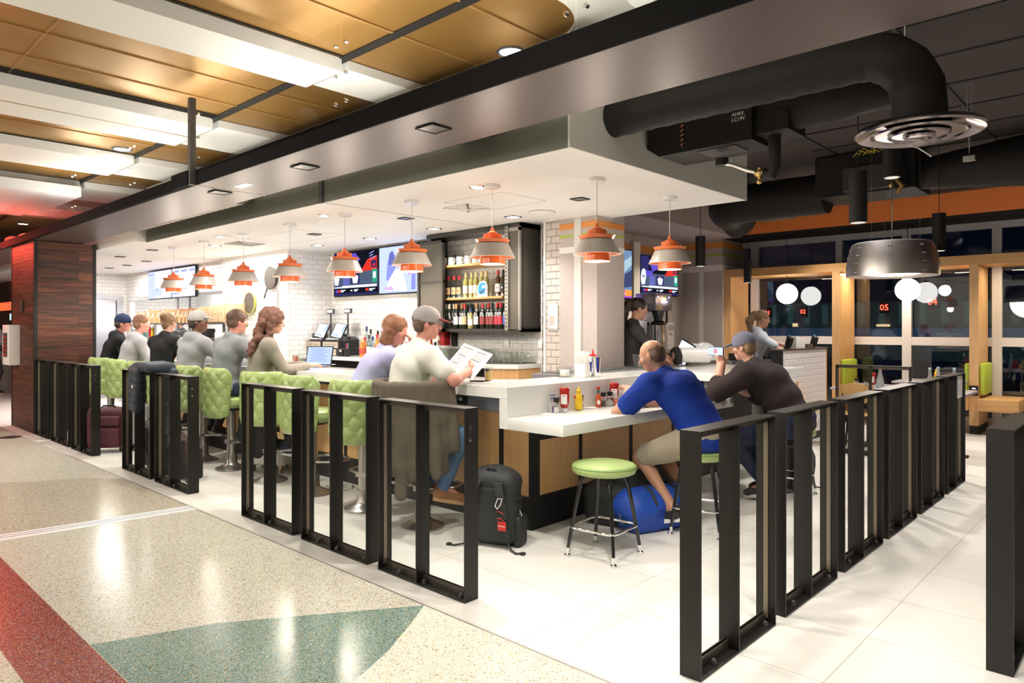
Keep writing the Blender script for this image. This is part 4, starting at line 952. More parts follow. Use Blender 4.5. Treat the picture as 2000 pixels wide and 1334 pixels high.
# ================================================================ screens
def emi(name, col, s=1.0): return emit(name, col, s)
S_navy = emi('scr_navy', (.02, .02, .09)); S_purp = emi('scr_purple', (.10, .06, .45)); S_red = emi('scr_red', (.55, .03, .02)); S_wht = emi('scr_white', (.75, .8, .95)); S_blk = emi('scr_black', (.006, .006, .012))
S_grn = emi('scr_green', (.02, .30, .17)); S_slate = emi('scr_slate', (.06, .08, .13)); S_pale = emi('scr_pale', (.42, .50, .95), 1.1); S_lav = emi('scr_lavender', (.30, .34, .85), 1.0); S_dkb = emi('scr_shadow', (.10, .11, .38)); S_org = emi('scr_orange', (.7, .2, .05)); S_sky = emi('scr_lightblue', (.35, .5, .9), 1)
S_menu = emi('scr_menu', (.66, .68, 1.0), 1.0); S_menub = emi('scr_menu_blue', (.5, .56, .98), 1.0); S_mtx = emi('scr_menu_text', (.30, .33, .80), 1)
def screen(t, W, H, pats, mats, name='screen', y=-.001):
    """flat picture on a -Y facing display; pats are (x0,x1,z0,z1,material) in 0..1, or polygons"""
    b = B(); d = 0
    for p in pats:
        d += .00025; b.m(p[-1])
        if len(p) == 5:
            x0, x1, z0, z1 = p[0]*W-W/2, p[1]*W-W/2, p[2]*H-H/2, p[3]*H-H/2
            b.quad((x0, y-d, z0), (x1, y-d, z0), (x1, y-d, z1), (x0, y-d, z1))
        else:
            pts = [(q[0]*W-W/2, y-d, q[1]*H-H/2) for q in p[0]]; b._new(pts, [tuple(range(len(pts)))], False)
    return b.out(name, mats, t)
def tv(x0, x1, z0, z1, y, label, pats, mats, rz=0, loc=None, depth=.045):
    W, H = x1-x0, z1-z0
    t = thing('television', label, 'television', loc or ((x0+x1)/2, y, (z0+z1)/2), rz)
    b = B(); b.box(-W/2, W/2, 0, depth, -H/2, H/2, bev=.004); b.box(-.2, .2, depth, depth+.02, -.15, .15); b.out('housing', M_blackm, t)
    m = .012
    screen(t, W-2*m, H-2*m-.012, pats, mats); return t
sm = [S_navy, S_purp, S_red, S_wht, S_blk, S_grn, S_slate, S_lav, S_org, S_dkb]
def football(shift=0):
    P = [(0, 1, 0, 1, 4), (0, 1, .17, .55, 6), (.0, .2, .55, 1, 0), (.12, .3, .48, .62, 1), ([(.62, .52), (.98, .55), (.98, .86), (.78, .8), (.66, .6)], 2), ([(.2, .9), (.5, .97), (.62, .8), (.3, .6)], 1),
         ([(.02, .25), (.10, .25), (.13, .45), (.12, .62), (.07, .7), (.02, .6), (.0, .4)], 3), ([(.05, .66), (.10, .66), (.10, .76), (.05, .76)], 0), (.04, .06, .42, .5, 0), (.075, .095, .42, .5, 0),
         (.22, .36, .24, .48, 9), (.40, .60, .25, .50, 0), ([(.45, .27), (.55, .27), (.57, .42), (.52, .47), (.47, .47), (.43, .42)], 3), (.49, .52, .43, .48, 2), (.64, .84, .27, .52, 6), (.88, .98, .27, .56, 5), (.9, .96, .36, .5, 3),
         ([(.82, .84), (.9, .88), (.9, .9), (.82, .86)], 7), ([(.82, .9), (.92, .95), (.92, .97), (.82, .92)], 7), ([(.84, .78), (.96, .84), (.96, .86), (.84, .8)], 7), (.86, .97, .6, .76, 0), ([(.88, .64), (.93, .7), (.96, .66), (.92, .62)], 2),
         (0, 1, 0, .2, 4), (0, 1, .17, .215, 6), (.02, .2, .175, .2, 3), (.2, .98, .17, .225, 3), ([(.2, .17), (.2, .2), (.17, .17)], 3), (.04, .1, .07, .13, 1), (.1, .16, .07, .135, 2), (.17, .28, .11, .13, 3), (.17, .24, .08, .10, 3), (.40, .44, .09, .12, 3), (.48, .58, .11, .13, 3), (.48, .55, .08, .10, 3), (.74, .80, .08, .14, 2), (.82, .95, .11, .13, 3), (.82, .9, .08, .1, 3), (0, 1, .0, .05, 0)]
    return P
tv(-9.36, -8.215, 1.976, 2.655, 5.984, 'left bar television showing a football studio broadcast with ticker', football(), sm)
ghost = [(0, 1, 0, 1, 0), (.75, 1, 0, 1, 1), ([(.14, .28), (.25, .25), (.33, .45), (.33, .7), (.28, .86), (.2, .84), (.16, .6)], 2), ([(.18, .62), (.3, .6), (.31, .8), (.26, .92), (.2, .86)], 3), ([(.13, .05), (.55, .03), (.45, .5), (.34, .55), (.2, .3)], 4), ([(.62, .05), (.70, .05), (.70, .55), (.63, .55)], 2), ([(.56, .35), (.68, .38), (.68, .46), (.56, .46)], 5), (.36, .38, .5, .72, 2), ([(.1, .08), (.3, .05), (.25, .14), (.1, .12)], 5)]
tv(-8.205, -7.02, 1.976, 2.655, 5.984, 'right bar television showing a pale bluish blurred picture', ghost, [S_pale, emi('scr_paleblue', (.40, .55, .95), 1.05), emi('scr_mauve', (.22, .25, .75), 1), emi('scr_dkblue', (.12, .13, .42), 1), emi('scr_palewhite', (.62, .68, 1.0), 1.2), emi('scr_pink', (.55, .35, .75), 1)])
# alcove televisions on the +X facing wall
a0 = atX(1252, 575, XA+.08); a1 = atX(1326, 575, XA+.08); zt = 2.75; zb = 2.07
tv(0, a1.y-a0.y, zb, zt, 0, 'alcove television showing a football studio broadcast', football(), sm, rz=PI/2, loc=(XA+.066, (a0.y+a1.y)/2, (zb+zt)/2))
a0 = atX(1200, 575, XA+.08); a1 = atX(1236, 575, XA+.08)
tv(0, a1.y-a0.y, 1.98, 2.80, 0, 'tall alcove screen with grey blue poster and purple orange foot', [(0, 1, 0, 1, 0), ([(0, .3), (1, .7), (1, .9), (0, .6)], 1), ([(.5, .2), (1, .25), (1, .6), (.6, .5)], 2), (0, 1, 0, .17, 3), (.6, 1, .04, .17, 4), (.1, .6, .08, .1, 5)], [emi('poster_blue', (.12, .2, .34)), emi('poster_pale', (.3, .42, .5)), emi('poster_dark', (.04, .05, .12)), emi('poster_purple', (.28, .06, .5)), emi('poster_orange', (.75, .25, .05)), S_wht], rz=PI/2, loc=(XA+.066, (a0.y+a1.y)/2, 2.39))
p0 = atX(1237, 575, XA+.05); p1 = atX(1250, 575, XA+.05); b = B(); b.box(XA, XA+.06, p0.y, p1.y, 1.95, 2.95); b.box(XA, XA+.05, 8.9, p1.y, 1.93, 1.96); tag(b.out('wall_cabinet', M_cream), 'cream tall wall cabinet between the two alcove screens', 'cabinet')
# menu screens in the kitchen
x0 = atY(289, 560, 5.38).x; x1 = atY(335, 560, 5.38).x; x2 = atY(381, 560, 5.38).x
mp1 = [(0, 1, 0, 1, 0), (.0, .3, 0, 1, 1), (.3, .62, .1, .4, 1), (.04, .25, .86, .92, 2), (.36, .44, .28, .33, 2)] + [(.06, .28, .75-.08*i, .765-.08*i, 1) for i in range(6)] + [(.36, .6, .85-.07*i, .86-.07*i, 1) for i in range(8)]
mp2 = [(0, 1, 0, 1, 0), (0, .012, 0, 1, 2), (.5, .55, .3, .7, 1), (.07, .32, .86, .93, 2), (.42, .66, .86, .93, 2), (.78, .97, .86, .93, 2), (.06, .34, .1, .2, 2)] + [(.08, .38, .78-.06*i, .79-.06*i, 1) for i in range(9)] + [(.5, .9, .78-.06*i, .79-.06*i, 1) for i in range(9)]
tv(x0, x1-.01, 2.08, 2.66, 5.384, 'left backlit menu screen above the paper bags', mp1, [S_menu, S_menub, S_mtx]); tv(x1, x2, 2.08, 2.66, 5.384, 'right backlit menu screen above the paper bags', mp2, [S_menu, S_menub, S_mtx])
# ================================================================ bottle cabinet
M_cab = mat('gunmetal', (.07, .065, .06), .35, .8); M_perfX = dotmetal('perforated_x', (.13, .12, .10), 'xz', 70, 70, .28, .35); M_perfY = dotmetal('perforated_y', (.13, .12, .105), 'yz', 60, 60, .3, .4)
M_ribs = mat('ribbed_steel', (.32, .30, .27), .35, .8)
cx0, cx1, cy0, cy1, cz0, cz1 = -6.84, -5.212, 5.72, 6.045, 1.458, 2.672
t = thing('bottle_cabinet', 'dark steel wall cabinet with perforated doors holding bottles', 'cabinet', (0, 0, 0))
b = B(); b.box(cx0-.14, cx1, cy0, cy1, cz0, cz0+.035); b.box(cx0-.0, cx1, cy0, cy1, cz1-.05, cz1); b.box(cx0, cx0+.03, cy0+.05, cy1, cz0+.03, cz1-.05); b.box(cx1-.03, cx1, cy0, cy0+.03, cz0, cz1); b.box(cx1-.03, cx1, cy1-.03, cy1, cz0, cz1); b.box(cx1-.03, cx1, cy0, cy1, cz0, cz0+.06); b.box(cx1-.03, cx1, cy0, cy1, cz1-.06, cz1); b.out('frame', M_cab, t)
b = B(); b.box(cx1-.02, cx1-.012, cy0+.03, cy1-.03, cz0+.05, cz1-.05); b.out('end_mesh', M_perfY, t)
b = B(); xl = atY(817, 600, cy0-.03).x; xr = atY(867, 600, cy0-.03).x
b.box(xl, xl+.035, cy0-.05, cy0-.01, cz0+.0, cz1-.09); b.box(xr-.03, xr, cy0-.05, cy0-.01, cz0, cz1-.09); b.box(xl, xr, cy0-.05, cy0-.01, cz1-.12, cz1-.09); b.box(xl, xr, cy0-.05, cy0-.01, cz0, cz0+.04); b.box(xl, xr, cy0-.045, cy0-.015, cz0+.60, cz0+.63); d1 = b.out('door', M_cab, t)
b = B(); b.box(xl+.03, xr-.03, cy0-.035, cy0-.028, cz0+.04, cz1-.12); b.out('perforated_sheet', M_perfX, d1)
b = B(); b.box(xl+.0, xl+.12, cy0-.0, cy0+.03, cz0+.02, cz1-.1); b.out('edge_strip', M_ribs, d1)
b = B(); xl2 = atY(988, 600, cy0-.03).x; xr2 = atY(1016, 600, cy0-.03).x
b.box(xl2, xl2+.05, cy0-.05, cy0-.0, cz0+.02, cz1-.03); b.m(1)
for k in range(26): b.box(xl2+.012, xl2+.03, cy0-.052, cy0-.049, cz0+.05+k*.044, cz0+.068+k*.044)
b.m(0); b.box(xr2-.02, xr2, cy0-.04, cy0-.01, cz0+.02, cz1-.04); b.box(xl2, xr2, cy0-.04, cy0-.01, cz1-.09, cz1-.05); d2 = b.out('door', [M_ribs, M_cab], t)
b = B(); b.box(xl2+.05, xr2-.02, cy0-.03, cy0-.024, cz0+.03, cz1-.08); b.out('perforated_sheet', M_perfX, d2)
for z in (2.277, 1.872):
    b = B(); b.box(-6.78, -5.55, 5.76, 6.04, z-.028, z, bev=.003); b.out('shelf', M_mapleH, t)
# ---- bottle kinds
def bottle_mesh(kind, glass, label, cap, emblem=None, H=.30, r=.037):
    t = thing('bottle', 'x', 'bottle', (0, 0, 0))
    s = H/.30
    if kind == 'wine': pr = [(.001, 0), (r, .002), (r, .19*s), (r*.93, .21*s), (.016, .235*s), (.0145, .295*s), (.001, .295*s)]; cz = .245*s
    elif kind == 'spirit': pr = [(.001, 0), (r, .002), (r, .18*s), (r*.85, .205*s), (.015, .23*s), (.014, .27*s), (.001, .27*s)]; cz = .25*s
    else: pr = [(.001, 0), (r, .002), (r*1.02, .12*s), (r, .17*s), (r*.6, .215*s), (.015, .245*s), (.014, .28*s), (.001, .28*s)]; cz = .255*s
    b = B(); b.lathe(pr, n=14); b.out('glass_body', glass, t)
    b = B(); b.cyl((0, 0, cz), (0, 0, H+.005), .0165, n=12); b.out('cap', cap, t)
    if label is not None:
        b = B(); z0, z1 = .05*s, .145*s; n = 9; v = []
        for z in (z0, z1):
            for k in range(n): a = -PI/2-1.1+2.2*k/(n-1)+.25; v.append(((r+.0006)*math.cos(a), (r+.0006)*math.sin(a), z))
        b._new(v, [(k, k+1, n+k+1, n+k) for k in range(n-1)], True)
        if emblem is not None: b.m(1).ball(((r)*math.cos(-PI/2+.25), (r)*math.sin(-PI/2+.25), (z0+z1)/2), .012, 8, (1, .25, 1))
        b.out('label', [label] + ([emblem] if emblem is not None else []), t)
    return t
G_blk = mat('dark_glass', (.008, .012, .008), .06, coat=.5); G_grn = mat('green_glass', (.01, .10, .03), .06, coat=.5); G_clr = glassmat('pale_glass', (.80, .86, .88), .02, 1.5); G_amb = mat('amber_spirit', (.50, .17, .02), .08, coat=.4); G_wht = mat('white_wine', (.28, .26, .08), .08, coat=.4); G_brn = mat('brown_glass', (.06, .025, .01), .08, coat=.4)
L_w = mat('label_cream', (.8, .78, .72), .6); L_r = mat('label_red', (.55, .03, .05), .5); L_b = mat('label_black', (.03, .03, .03), .5); L_t = mat('label_tan', (.62, .42, .22), .6); L_dr = mat('label_maroon', (.25, .04, .04), .5); L_bl = mat('label_blue', (.05, .15, .5), .5)
C_cr = mat('cap_cream', (.65, .60, .48), .5); C_r = mat('cap_red', (.5, .02, .03), .4); C_br = mat('cap_cork', (.55, .28, .10), .6); C_bl = mat('cap_navy', (.04, .05, .15), .4); C_k = mat('cap_black', (.02, .02, .02), .4); C_g = mat('cap_gold', (.75, .55, .22), .35, .3)
def letter(t, ch, m, size=.05, z=.09, r=.0385):
    text(ch, size, m, t, Matrix(((1, 0, 0, .006), (0, 0, -1, -r), (0, 1, 0, z), (0, 0, 0, 1))), ext=.0003)
WN = [(862, G_blk, None, C_cr, 'a', 'wine bottle with cream cap and white letter, leftmost on the bottom shelf'), (869.5, G_grn, L_b, C_cr, None, 'green glass wine bottle with silver cap near the left end of the bottom shelf'), (878, G_blk, None, C_cr, 'a', 'dark wine bottle with pale cap, third from left on the bottom shelf'), (884.5, G_blk, None, C_cr, 'a', 'dark wine bottle with pale cap, fourth from left on the bottom shelf'),
      (891.5, G_blk, L_w, C_br, None, 'wine bottle with cork stopper and tall white label on the bottom shelf'), (900, G_blk, L_w, C_br, None, 'wine bottle with bright cork right of the white labelled one'), (908, G_blk, L_t, C_r, None, 'wine bottle with red capsule and tan label on the bottom shelf'), (916, G_blk, L_b, C_k, None, 'all black wine bottle near the middle of the bottom shelf'),
      (919.5, G_wht, L_w, C_bl, None, 'short pale bottle with small white label in the middle of the bottom shelf'), (928.5, G_blk, L_w, C_br, None, 'wine bottle with tall cream label under the emblem sign'), (943, G_blk, L_dr, C_r, None, 'wine bottle with red brown label and salmon capsule'), (952, G_blk, L_dr, C_r, None, 'wine bottle with maroon label, second of the red group'), (961, G_blk, L_dr, C_k, None, 'wine bottle with red and cream label left of the bright red ones'),
      (969, G_blk, L_r, C_r, None, 'bright red labelled wine bottle with orange red capsule'), (978, G_blk, L_r, C_r, None, 'bright red labelled wine bottle nearest the perforated door'), (986, G_blk, L_bl, C_r, None, 'blue labelled wine bottle half behind the perforated door')]
for k, (px, g, l, c, ch, lab) in enumerate(WN):
    t = bottle_mesh('wine', g, l, c, None, .30 if k != 8 else .24); p = atY(px, 600, 5.80); t.location = (p.x, 5.80+.02*(k % 2), cz0+.036); t['label'] = lab; t['group'] = 'wine bottles on the bottom cabinet shelf'
    if ch: letter(t, ch, L_w)
bb = bottle_mesh('wine', G_blk, None, C_k)
for k in range(13):
    o = bb if k == 0 else copytree(bb); o.location = (-6.68+k*.088, 5.95, cz0+.036); o['label'] = 'black wine bottle standing in the rear row of the bottom cabinet shelf'; o['group'] = 'wine bottles in the rear row'
MS = [(876, 'spirit', G_clr, L_t, C_r, L_b, 'clear spirit bottle with tan label and red cap, leftmost on the middle shelf'), (887, 'spirit', G_clr, L_t, C_r, L_b, 'second clear bottle with tan label on the middle shelf'), (897, 'spirit', G_clr, L_t, C_r, L_dr, 'third clear bottle with tan label beside the white wines'), 
      (910, 'wine', G_wht, L_w, C_g, None, 'white wine bottle with gold capsule and letter label, first of the group'), (921, 'wine', G_wht, L_w, C_g, None, 'white wine bottle with gold capsule, second of the group'), (930, 'wine', G_wht, L_w, C_g, None, 'white wine bottle with gold capsule just left of the emblem sign'), (941, 'wine', G_wht, L_w, C_g, None, 'white wine bottle behind the blue emblem sign'), (950, 'wine', G_wht, L_w, C_g, None, 'white wine bottle just right of the emblem sign'),
      (973, 'wine', G_brn, L_w, C_r, L_r, 'green brown whiskey bottle with cream label, right on the middle shelf'), (983, 'wine', G_brn, L_b, C_k, L_w, 'dark bottle with black label at the right end of the middle shelf')]
for (px, kd, g, l, c, e, lab) in MS:
    t = bottle_mesh(kd, g, l, c, e, .30 if kd == 'wine' else .27, .036); p = atY(px, 570, 5.86 if 'letter' in lab or 'gold' in lab or 'white wine' in lab else 5.84); t.location = (p.x, p.y, 1.873); t['label'] = lab; t['group'] = 'bottles on the middle cabinet shelf'
    if kd == 'wine' and g is G_wht: letter(t, 'a', L_b, .045, .08)
p = atY(942, 562, 5.79)
t = thing('emblem_sign', 'blue and white cut-out emblem sign standing on the middle shelf', 'sign', (p.x, 5.79, 1.873))
def blob(pts, z0=0, s=1): return [(x*s, z*s+z0) for x, z in pts]
b = B(); M_ = Matrix(((1, 0, 0, 0), (0, 0, 1, 0), (0, 1, 0, 0), (0, 0, 0, 1)))
b.prism([(-.09, 0), (.09, 0), (.09, .02), (.075, .08), (.085, .12), (.07, .17), (.02, .19), (-.04, .175), (-.08, .12), (-.085, .06)], -.004, .0, M_); b.out('backing_card', M_paper, t)
b = B(); b.prism([(-.07, .06), (-.045, .03), (.0, .025), (.055, .04), (.05, .07), (.065, .10), (.07, .13), (.04, .165), (.0, .17), (-.045, .15), (-.07, .11)], -.006, -.004, M_); b.m(1).prism([(.0, .10), (.06, .105), (.065, .13), (.01, .135)], -.0075, -.006, M_); b.m(2).prism([(-.045, .05), (-.02, .04), (.02, .06), (.055, .08), (.05, .085), (.01, .072), (-.03, .058)], -.0075, -.006, M_); b.out('emblem', [mat('emblem_blue', (.03, .28, .62), .5), M_paper, L_b], t)
# mugs
def mug():
    t = thing('mug', 'x', 'mug', (0, 0, 0), group='white mugs on the top cabinet shelf')
    b = B(); b.lathe([(.001, 0), (.04, .002), (.042, .01), (.042, .098), (.0385, .098), (.038, .012), (.001, .01)], n=20); b.out('cup', M_whiteg, t)
    b = B(); b.tube([(.041, 0, .08), (.058, 0, .082), (.07, 0, .065), (.068, 0, .04), (.055, 0, .024), (.041, 0, .022)], .005, 8); b.out('handle', M_whiteg, t); return t
mg = mug()
for k, px in enumerate((867, 882, 898, 914, 929, 941, 951)):
    o = mg if k == 0 else copytree(mg); p = atY(px, 510, 5.82); o.location = (p.x, 5.82, 2.278); o.rotation_euler = (0, 0, .15*k-.2); o['label'] = 'white coffee mug on the top cabinet shelf, ' + ['leftmost', 'second from left', 'third from left', 'fourth from left', 'fifth from left, half behind the pendant', 'sixth from left, behind the pendant', 'rightmost, behind the pendant'][k]
# ---- bottles on the back counter
BB = [(707, 5.66, 'round', G_amb, L_r, C_g, .25, 'amber liqueur bottle with gold cap at the left of the back counter bottles'), (713, 5.74, 'spirit', G_amb, L_r, C_r, .27, 'dark amber bottle with red label behind the liqueur'), (716, 5.92, 'spirit', G_clr, L_bl, C_bl, .42, 'tallest clear bottle with blue neck on the back counter'), (724, 5.92, 'spirit', G_clr, None, C_k, .38, 'tall clear bottle with black cap right of the blue necked one'), (721, 5.66, 'spirit', G_clr, L_w, C_k, .30, 'clear vodka bottle with tall black cap at the front'), (728, 5.72, 'spirit', G_clr, L_w, C_bl, .28, 'clear bottle with navy cap in the front row'),
      (738, 5.92, 'spirit', G_clr, None, C_k, .36, 'clear bottle with flat black cap in the rear row'), (746, 5.92, 'round', G_clr, None, C_k, .35, 'clear round bottle with dark stopper in the rear row'), (753.5, 5.92, 'spirit', G_clr, L_w, C_k, .35, 'clear bottle with wide black cap in the rear row'), (761, 5.92, 'spirit', G_clr, L_t, C_g, .37, 'clear bottle with cream capsule in the rear row'), (769, 5.92, 'spirit', G_clr, None, C_r, .37, 'clear bottle with red banded neck in the rear row'), (777, 5.92, 'spirit', G_clr, L_w, C_br, .38, 'clear bottle with cork and black top in the rear row'),
      (737, 5.74, 'round', G_amb, L_r, C_r, .31, 'bottle with red shoulder label left of the lavender woman'), (842, 5.8, 'spirit', G_amb, L_w, C_r, .28, 'bottle with orange label under the cabinet left end'), (850, 5.72, 'round', G_brn, L_w, C_k, .22, 'small dark bottle beside the red box'), (857, 5.74, 'spirit', G_clr, L_r, C_cr, .3, 'pale bottle with red label beside the red box')]
for (px, y, kd, g, l, c, H, lab) in BB:
    t = bottle_mesh(kd, g, l, c, None, H, .037); p = atY(px, 680, y); t.location = (p.x, y, 1.101); t['label'] = lab; t['group'] = 'bottles on the back counter'
t = thing('tap_tower', 'chrome tap tower with a green knob behind the white cap', 'beer tap', (atY(786, 680, 5.8).x, 5.8, 1.10))
b = B(); b.cyl((0, 0, 0), (0, 0, .42), .03, n=18); b.cyl((-.08, 0, .3), (-.08, 0, .47), .02, n=14); b.cyl((-.08, 0, .3), (0, 0, .3), .015, n=10); b.tube([(0, 0, .42), (-.02, -.03, .46), (-.06, -.03, .46)], .012, 8); b.out('column', M_chrome, t)
b = B(); b.ball((.03, -.04, .41), .035, 12); b.out('green_knob', mat('lime_knob', (.12, .5, .1), .4), t); b = B(); b.cyl((-.02, -.03, .46), (-.02, -.03, .52), .018, n=10); b.out('brass_cap', M_brass, t)
p = atY(867, 660, 5.95); b = B(); b.box(p.x-.06, p.x+.06, 5.9, 6.0, 1.28, 1.46); tag(b.out('red_box', M_red), 'bright red box fixed under the bottle cabinet', 'box')
p = atY(885, 668, 6.0); t = thing('sensor_unit', 'black wall unit with cable hanging under the bottle cabinet', 'wall unit', (p.x, 6.0, 0)); b = B(); b.box(-.035, .035, 0, .045, 1.27, 1.44, bev=.006); b.out('casing', M_blackm, t); b = B(); b.tube([(-.03, .01, 1.43), (-.1, .0, 1.42), (-.17, -.02, 1.36), (-.2, -.05, 1.28)], .005, 6); b.out('cable', M_blackm, t)
for (px, w, h, z, y, lab) in ((1055, .035, .05, 1.315, 6.045, 'small white thermostat plate by the wall corner'), (990, .04, .055, 1.33, 6.045, 'pale blank wall plate under the cabinet')):
    p = atY(px, 660, y); b = B(); b.box(p.x-w, p.x+w, y-.008, y, z-h, z+h, bev=.003); tag(b.out('wall_plate', M_whiteg), lab, 'wall plate')
p = atY(1081, 612, 5.928); t = thing('wall_notice', 'framed notice in a clear holder on the beige tile pilaster', 'notice', (p.x, 5.928, 1.62)); b = B(); b.box(-.07, .07, -.012, 0, -.14, .14); b.out('holder', mat('notice_grey', (.5, .5, .5), .3, .3), t); b = B(); b.box(-.06, .06, -.014, -.012, -.12, .12); b.m(1); b.box(-.05, .03, -.0155, -.014, -.09, .02); b.out('sheet', [M_paper, M_grey], t)
# registers
def register():
    t = thing('cash_register', 'x', 'cash register', (0, 0, 0), group='registers on the back counter')
    for k in (0, 1):
        b = B(); b.box(-.2, .2, -.0, .36, .001+k*.105, .10+k*.105); dr = b.out('cash_drawer', M_blackm, t)
        b = B(); b.box(-.2, .2, -.006, 0, .008+k*.105, .096+k*.105); b.out('drawer_front', mat_dr, dr)
        b = B(); b.box(-.13, -.03, -.008, -.005, .05+k*.105, .054+k*.105); b.box(.04, .14, -.008, -.005, .05+k*.105, .054+k*.105); b.out('slots', M_blackm, dr)
        b = B(); b.cyl((0, -.006, .03+k*.105), (0, -.014, .03+k*.105), .008, n=10); b.out('lock', M_chrome, dr)
    b = B(); b.box(-.16, .18, .03, .30, .21, .235); b.box(-.2, -.08, .1, .3, .235, .32); b.out('stand', M_dkgrey, t)
    R = Matrix.Translation((.03, .12, .36)) @ Matrix.Rotation(-.42, 4, 'X') @ Matrix.Rotation(.12, 4, 'Y')
    b = B(); b.box(-.15, .15, 0, .02, -.12, .12, M=R, bev=.006); sc_ = b.out('display', M_blackm, t)
    b = B()
    def q(x0, x1, z0, z1, mi, d): b.m(mi); b._new([R @ Vector(v) for v in ((x0, -.001-d, z0), (x1, -.001-d, z0), (x1, -.001-d, z1), (x0, -.001-d, z1))], [(0, 1, 2, 3)], False)
    q(-.135, .135, -.10, .11, 0, 0); q(.08, .13, -.0, .10, 1, .0004)
    for i in range(4): q(-.09+i*.035, -.065+i*.035, -.075, -.055, 2, .0004)
    for i in range(4):
        for j in range(3): q(-.07+i*.03, -.055+i*.03, .0+j*.025, .012+j*.025, 3, .0004)
    b.out('touch_screen', [emit('pos_white', (.75, .85, 1.0), 1.3), emit('pos_blue', (.3, .45, .85), 1), emit('pos_deep', (.08, .14, .6), 1), emit('pos_grey', (.45, .55, .75), 1)], sc_)
    b = B(); b.box(-.12, .1, .0, .1, .235, .25, M=Matrix.Translation((0, 0, 0))); b.out('card_tray', M_white, t)
    b = B(); b.cyl((.03, .28, .21), (.03, .28, .62), .013, n=10); b.box(-.05, .11, .265, .30, .62, .69); pole = b.out('pole_display', M_dkgrey, t)
    b = B(); b.box(-.035, .095, .262, .2655, .637, .675); b.out('readout', emit('readout_glow', (.85, .9, 1), 1.6), pole)
    return t
mat_dr = mat('drawer_taupe', (.42, .36, .29), .5)
rg = register(); p = atY(588, 690, 5.56)
rg.location = (max(p.x+.03, -9.345), 5.62, 1.101); rg['label'] = 'left cash register with lit screen and pole display'
o = copytree(rg); p = atY(636, 690, 5.56); o.location = (p.x+.03, 5.62, 1.101); o['label'] = 'right cash register with lit screen and pole display'
p = atY(690, 690, 5.62); t = thing('desk_phone', 'black desk telephone on the register right drawers', 'telephone', (p.x-.08, 5.62, 1.315), -.3); b = B(); b.prism([(-.1, 0), (.1, 0), (.1, .03), (-.1, .07)], -.08, .1, Matrix(((1, 0, 0, 0), (0, 0, 1, 0), (0, 1, 0, 0), (0, 0, 0, 1)))); b.out('base', M_blackm, t); b = B(); b.tube([(-.08, -.04, .085), (-.04, -.04, .10), (.04, -.04, .085), (.09, -.04, .05)], [.02, .013, .013, .02], 10); b.out('handset', M_blackm, t)
p = atY(678, 690, 5.58); t = thing('pen_cup', 'black cup of pink and teal pens beside the registers', 'pen cup', (p.x, 5.58, 1.101)); b = B(); b.cyl((0, 0, 0), (0, 0, .11), .035, .04, n=16); b.out('cup', M_blackm, t)
for k, (dx, c) in enumerate(((-.02, (.8, .05, .25)), (.005, (.8, .1, .3)), (.02, (.1, .5, .5)))): b = B(); b.cyl((dx*.5, 0, .05), (dx*1.6, 0, .19), .005, n=6); b.out('pen', mat('pen_'+str(k), c, .4), t)
p = atY(664, 690, 5.55); t = thing('receipt_printer', 'squat black receipt printer right of the registers', 'printer', (p.x, 5.54, 1.101)); b = B(); b.box(-.1, .07, 0, .14, 0, .11, bev=.02); b.out('casing', M_blackm, t); b = B(); b.box(-.0, .05, -.002, 0, .07, .09); b.out('sticker', M_paper, t)
# glass racks
def gl(kind):
    t = thing('drinking_glass', 'x', 'glass', (0, 0, 0))
    b = B()
    if kind == 0: b.lathe([(.001, .003), (.03, .0), (.04, .145), (.0385, .145), (.029, .012), (.001, .012)], n=12)
    else: b.lathe([(.001, .0), (.036, 0), (.04, .02), (.04, .085), (.034, .105), (.034, .125), (.0325, .125), (.038, .08), (.001, .01)], n=12)
    b.out('glass_wall', M_vessel, t); return t
mat_tray = mat('black_bar_mat', (.02, .02, .02), .7)
b = B(); b.box(-6.75, -5.75, 5.56, 6.0, 1.1, 1.108); tag(b.out('bar_mat', mat_tray), 'black rubber bar mat under the tall glasses', 'bar mat'); b = B(); b.prism([(-5.72, 5.53), (-5.50, 5.53), (-5.25, 5.69), (-5.25, 6.02), (-5.72, 6.02)], 1.1, 1.108); tag(b.out('bar_mat', mat_tray), 'black rubber bar mat under the squat glasses at the counter corner', 'bar mat')
g0 = gl(0); g1 = gl(1); n0 = n1 = 0
for j in range(4):
    for i in range(9):
        o = g0 if n0 == 0 else copytree(g0); n0 += 1; o.location = (-6.60+i*.098, 5.62+j*.1, 1.109); o['label'] = 'tall upturned pint glass in the rack of glasses on the back counter'; o['group'] = 'pint glasses on the back counter'
for j in range(4):
    for i in range(5):
        x, y = -5.66+i*.088+.0*j, 5.60+j*.105
        if y < 5.60+max(0, (x+5.50))*.75: continue
        o = g1 if n1 == 0 else copytree(g1); n1 += 1; o.location = (x, y, 1.109); o['label'] = 'squat stacked tumbler on the back counter corner'; o['group'] = 'squat tumblers on the back counter'
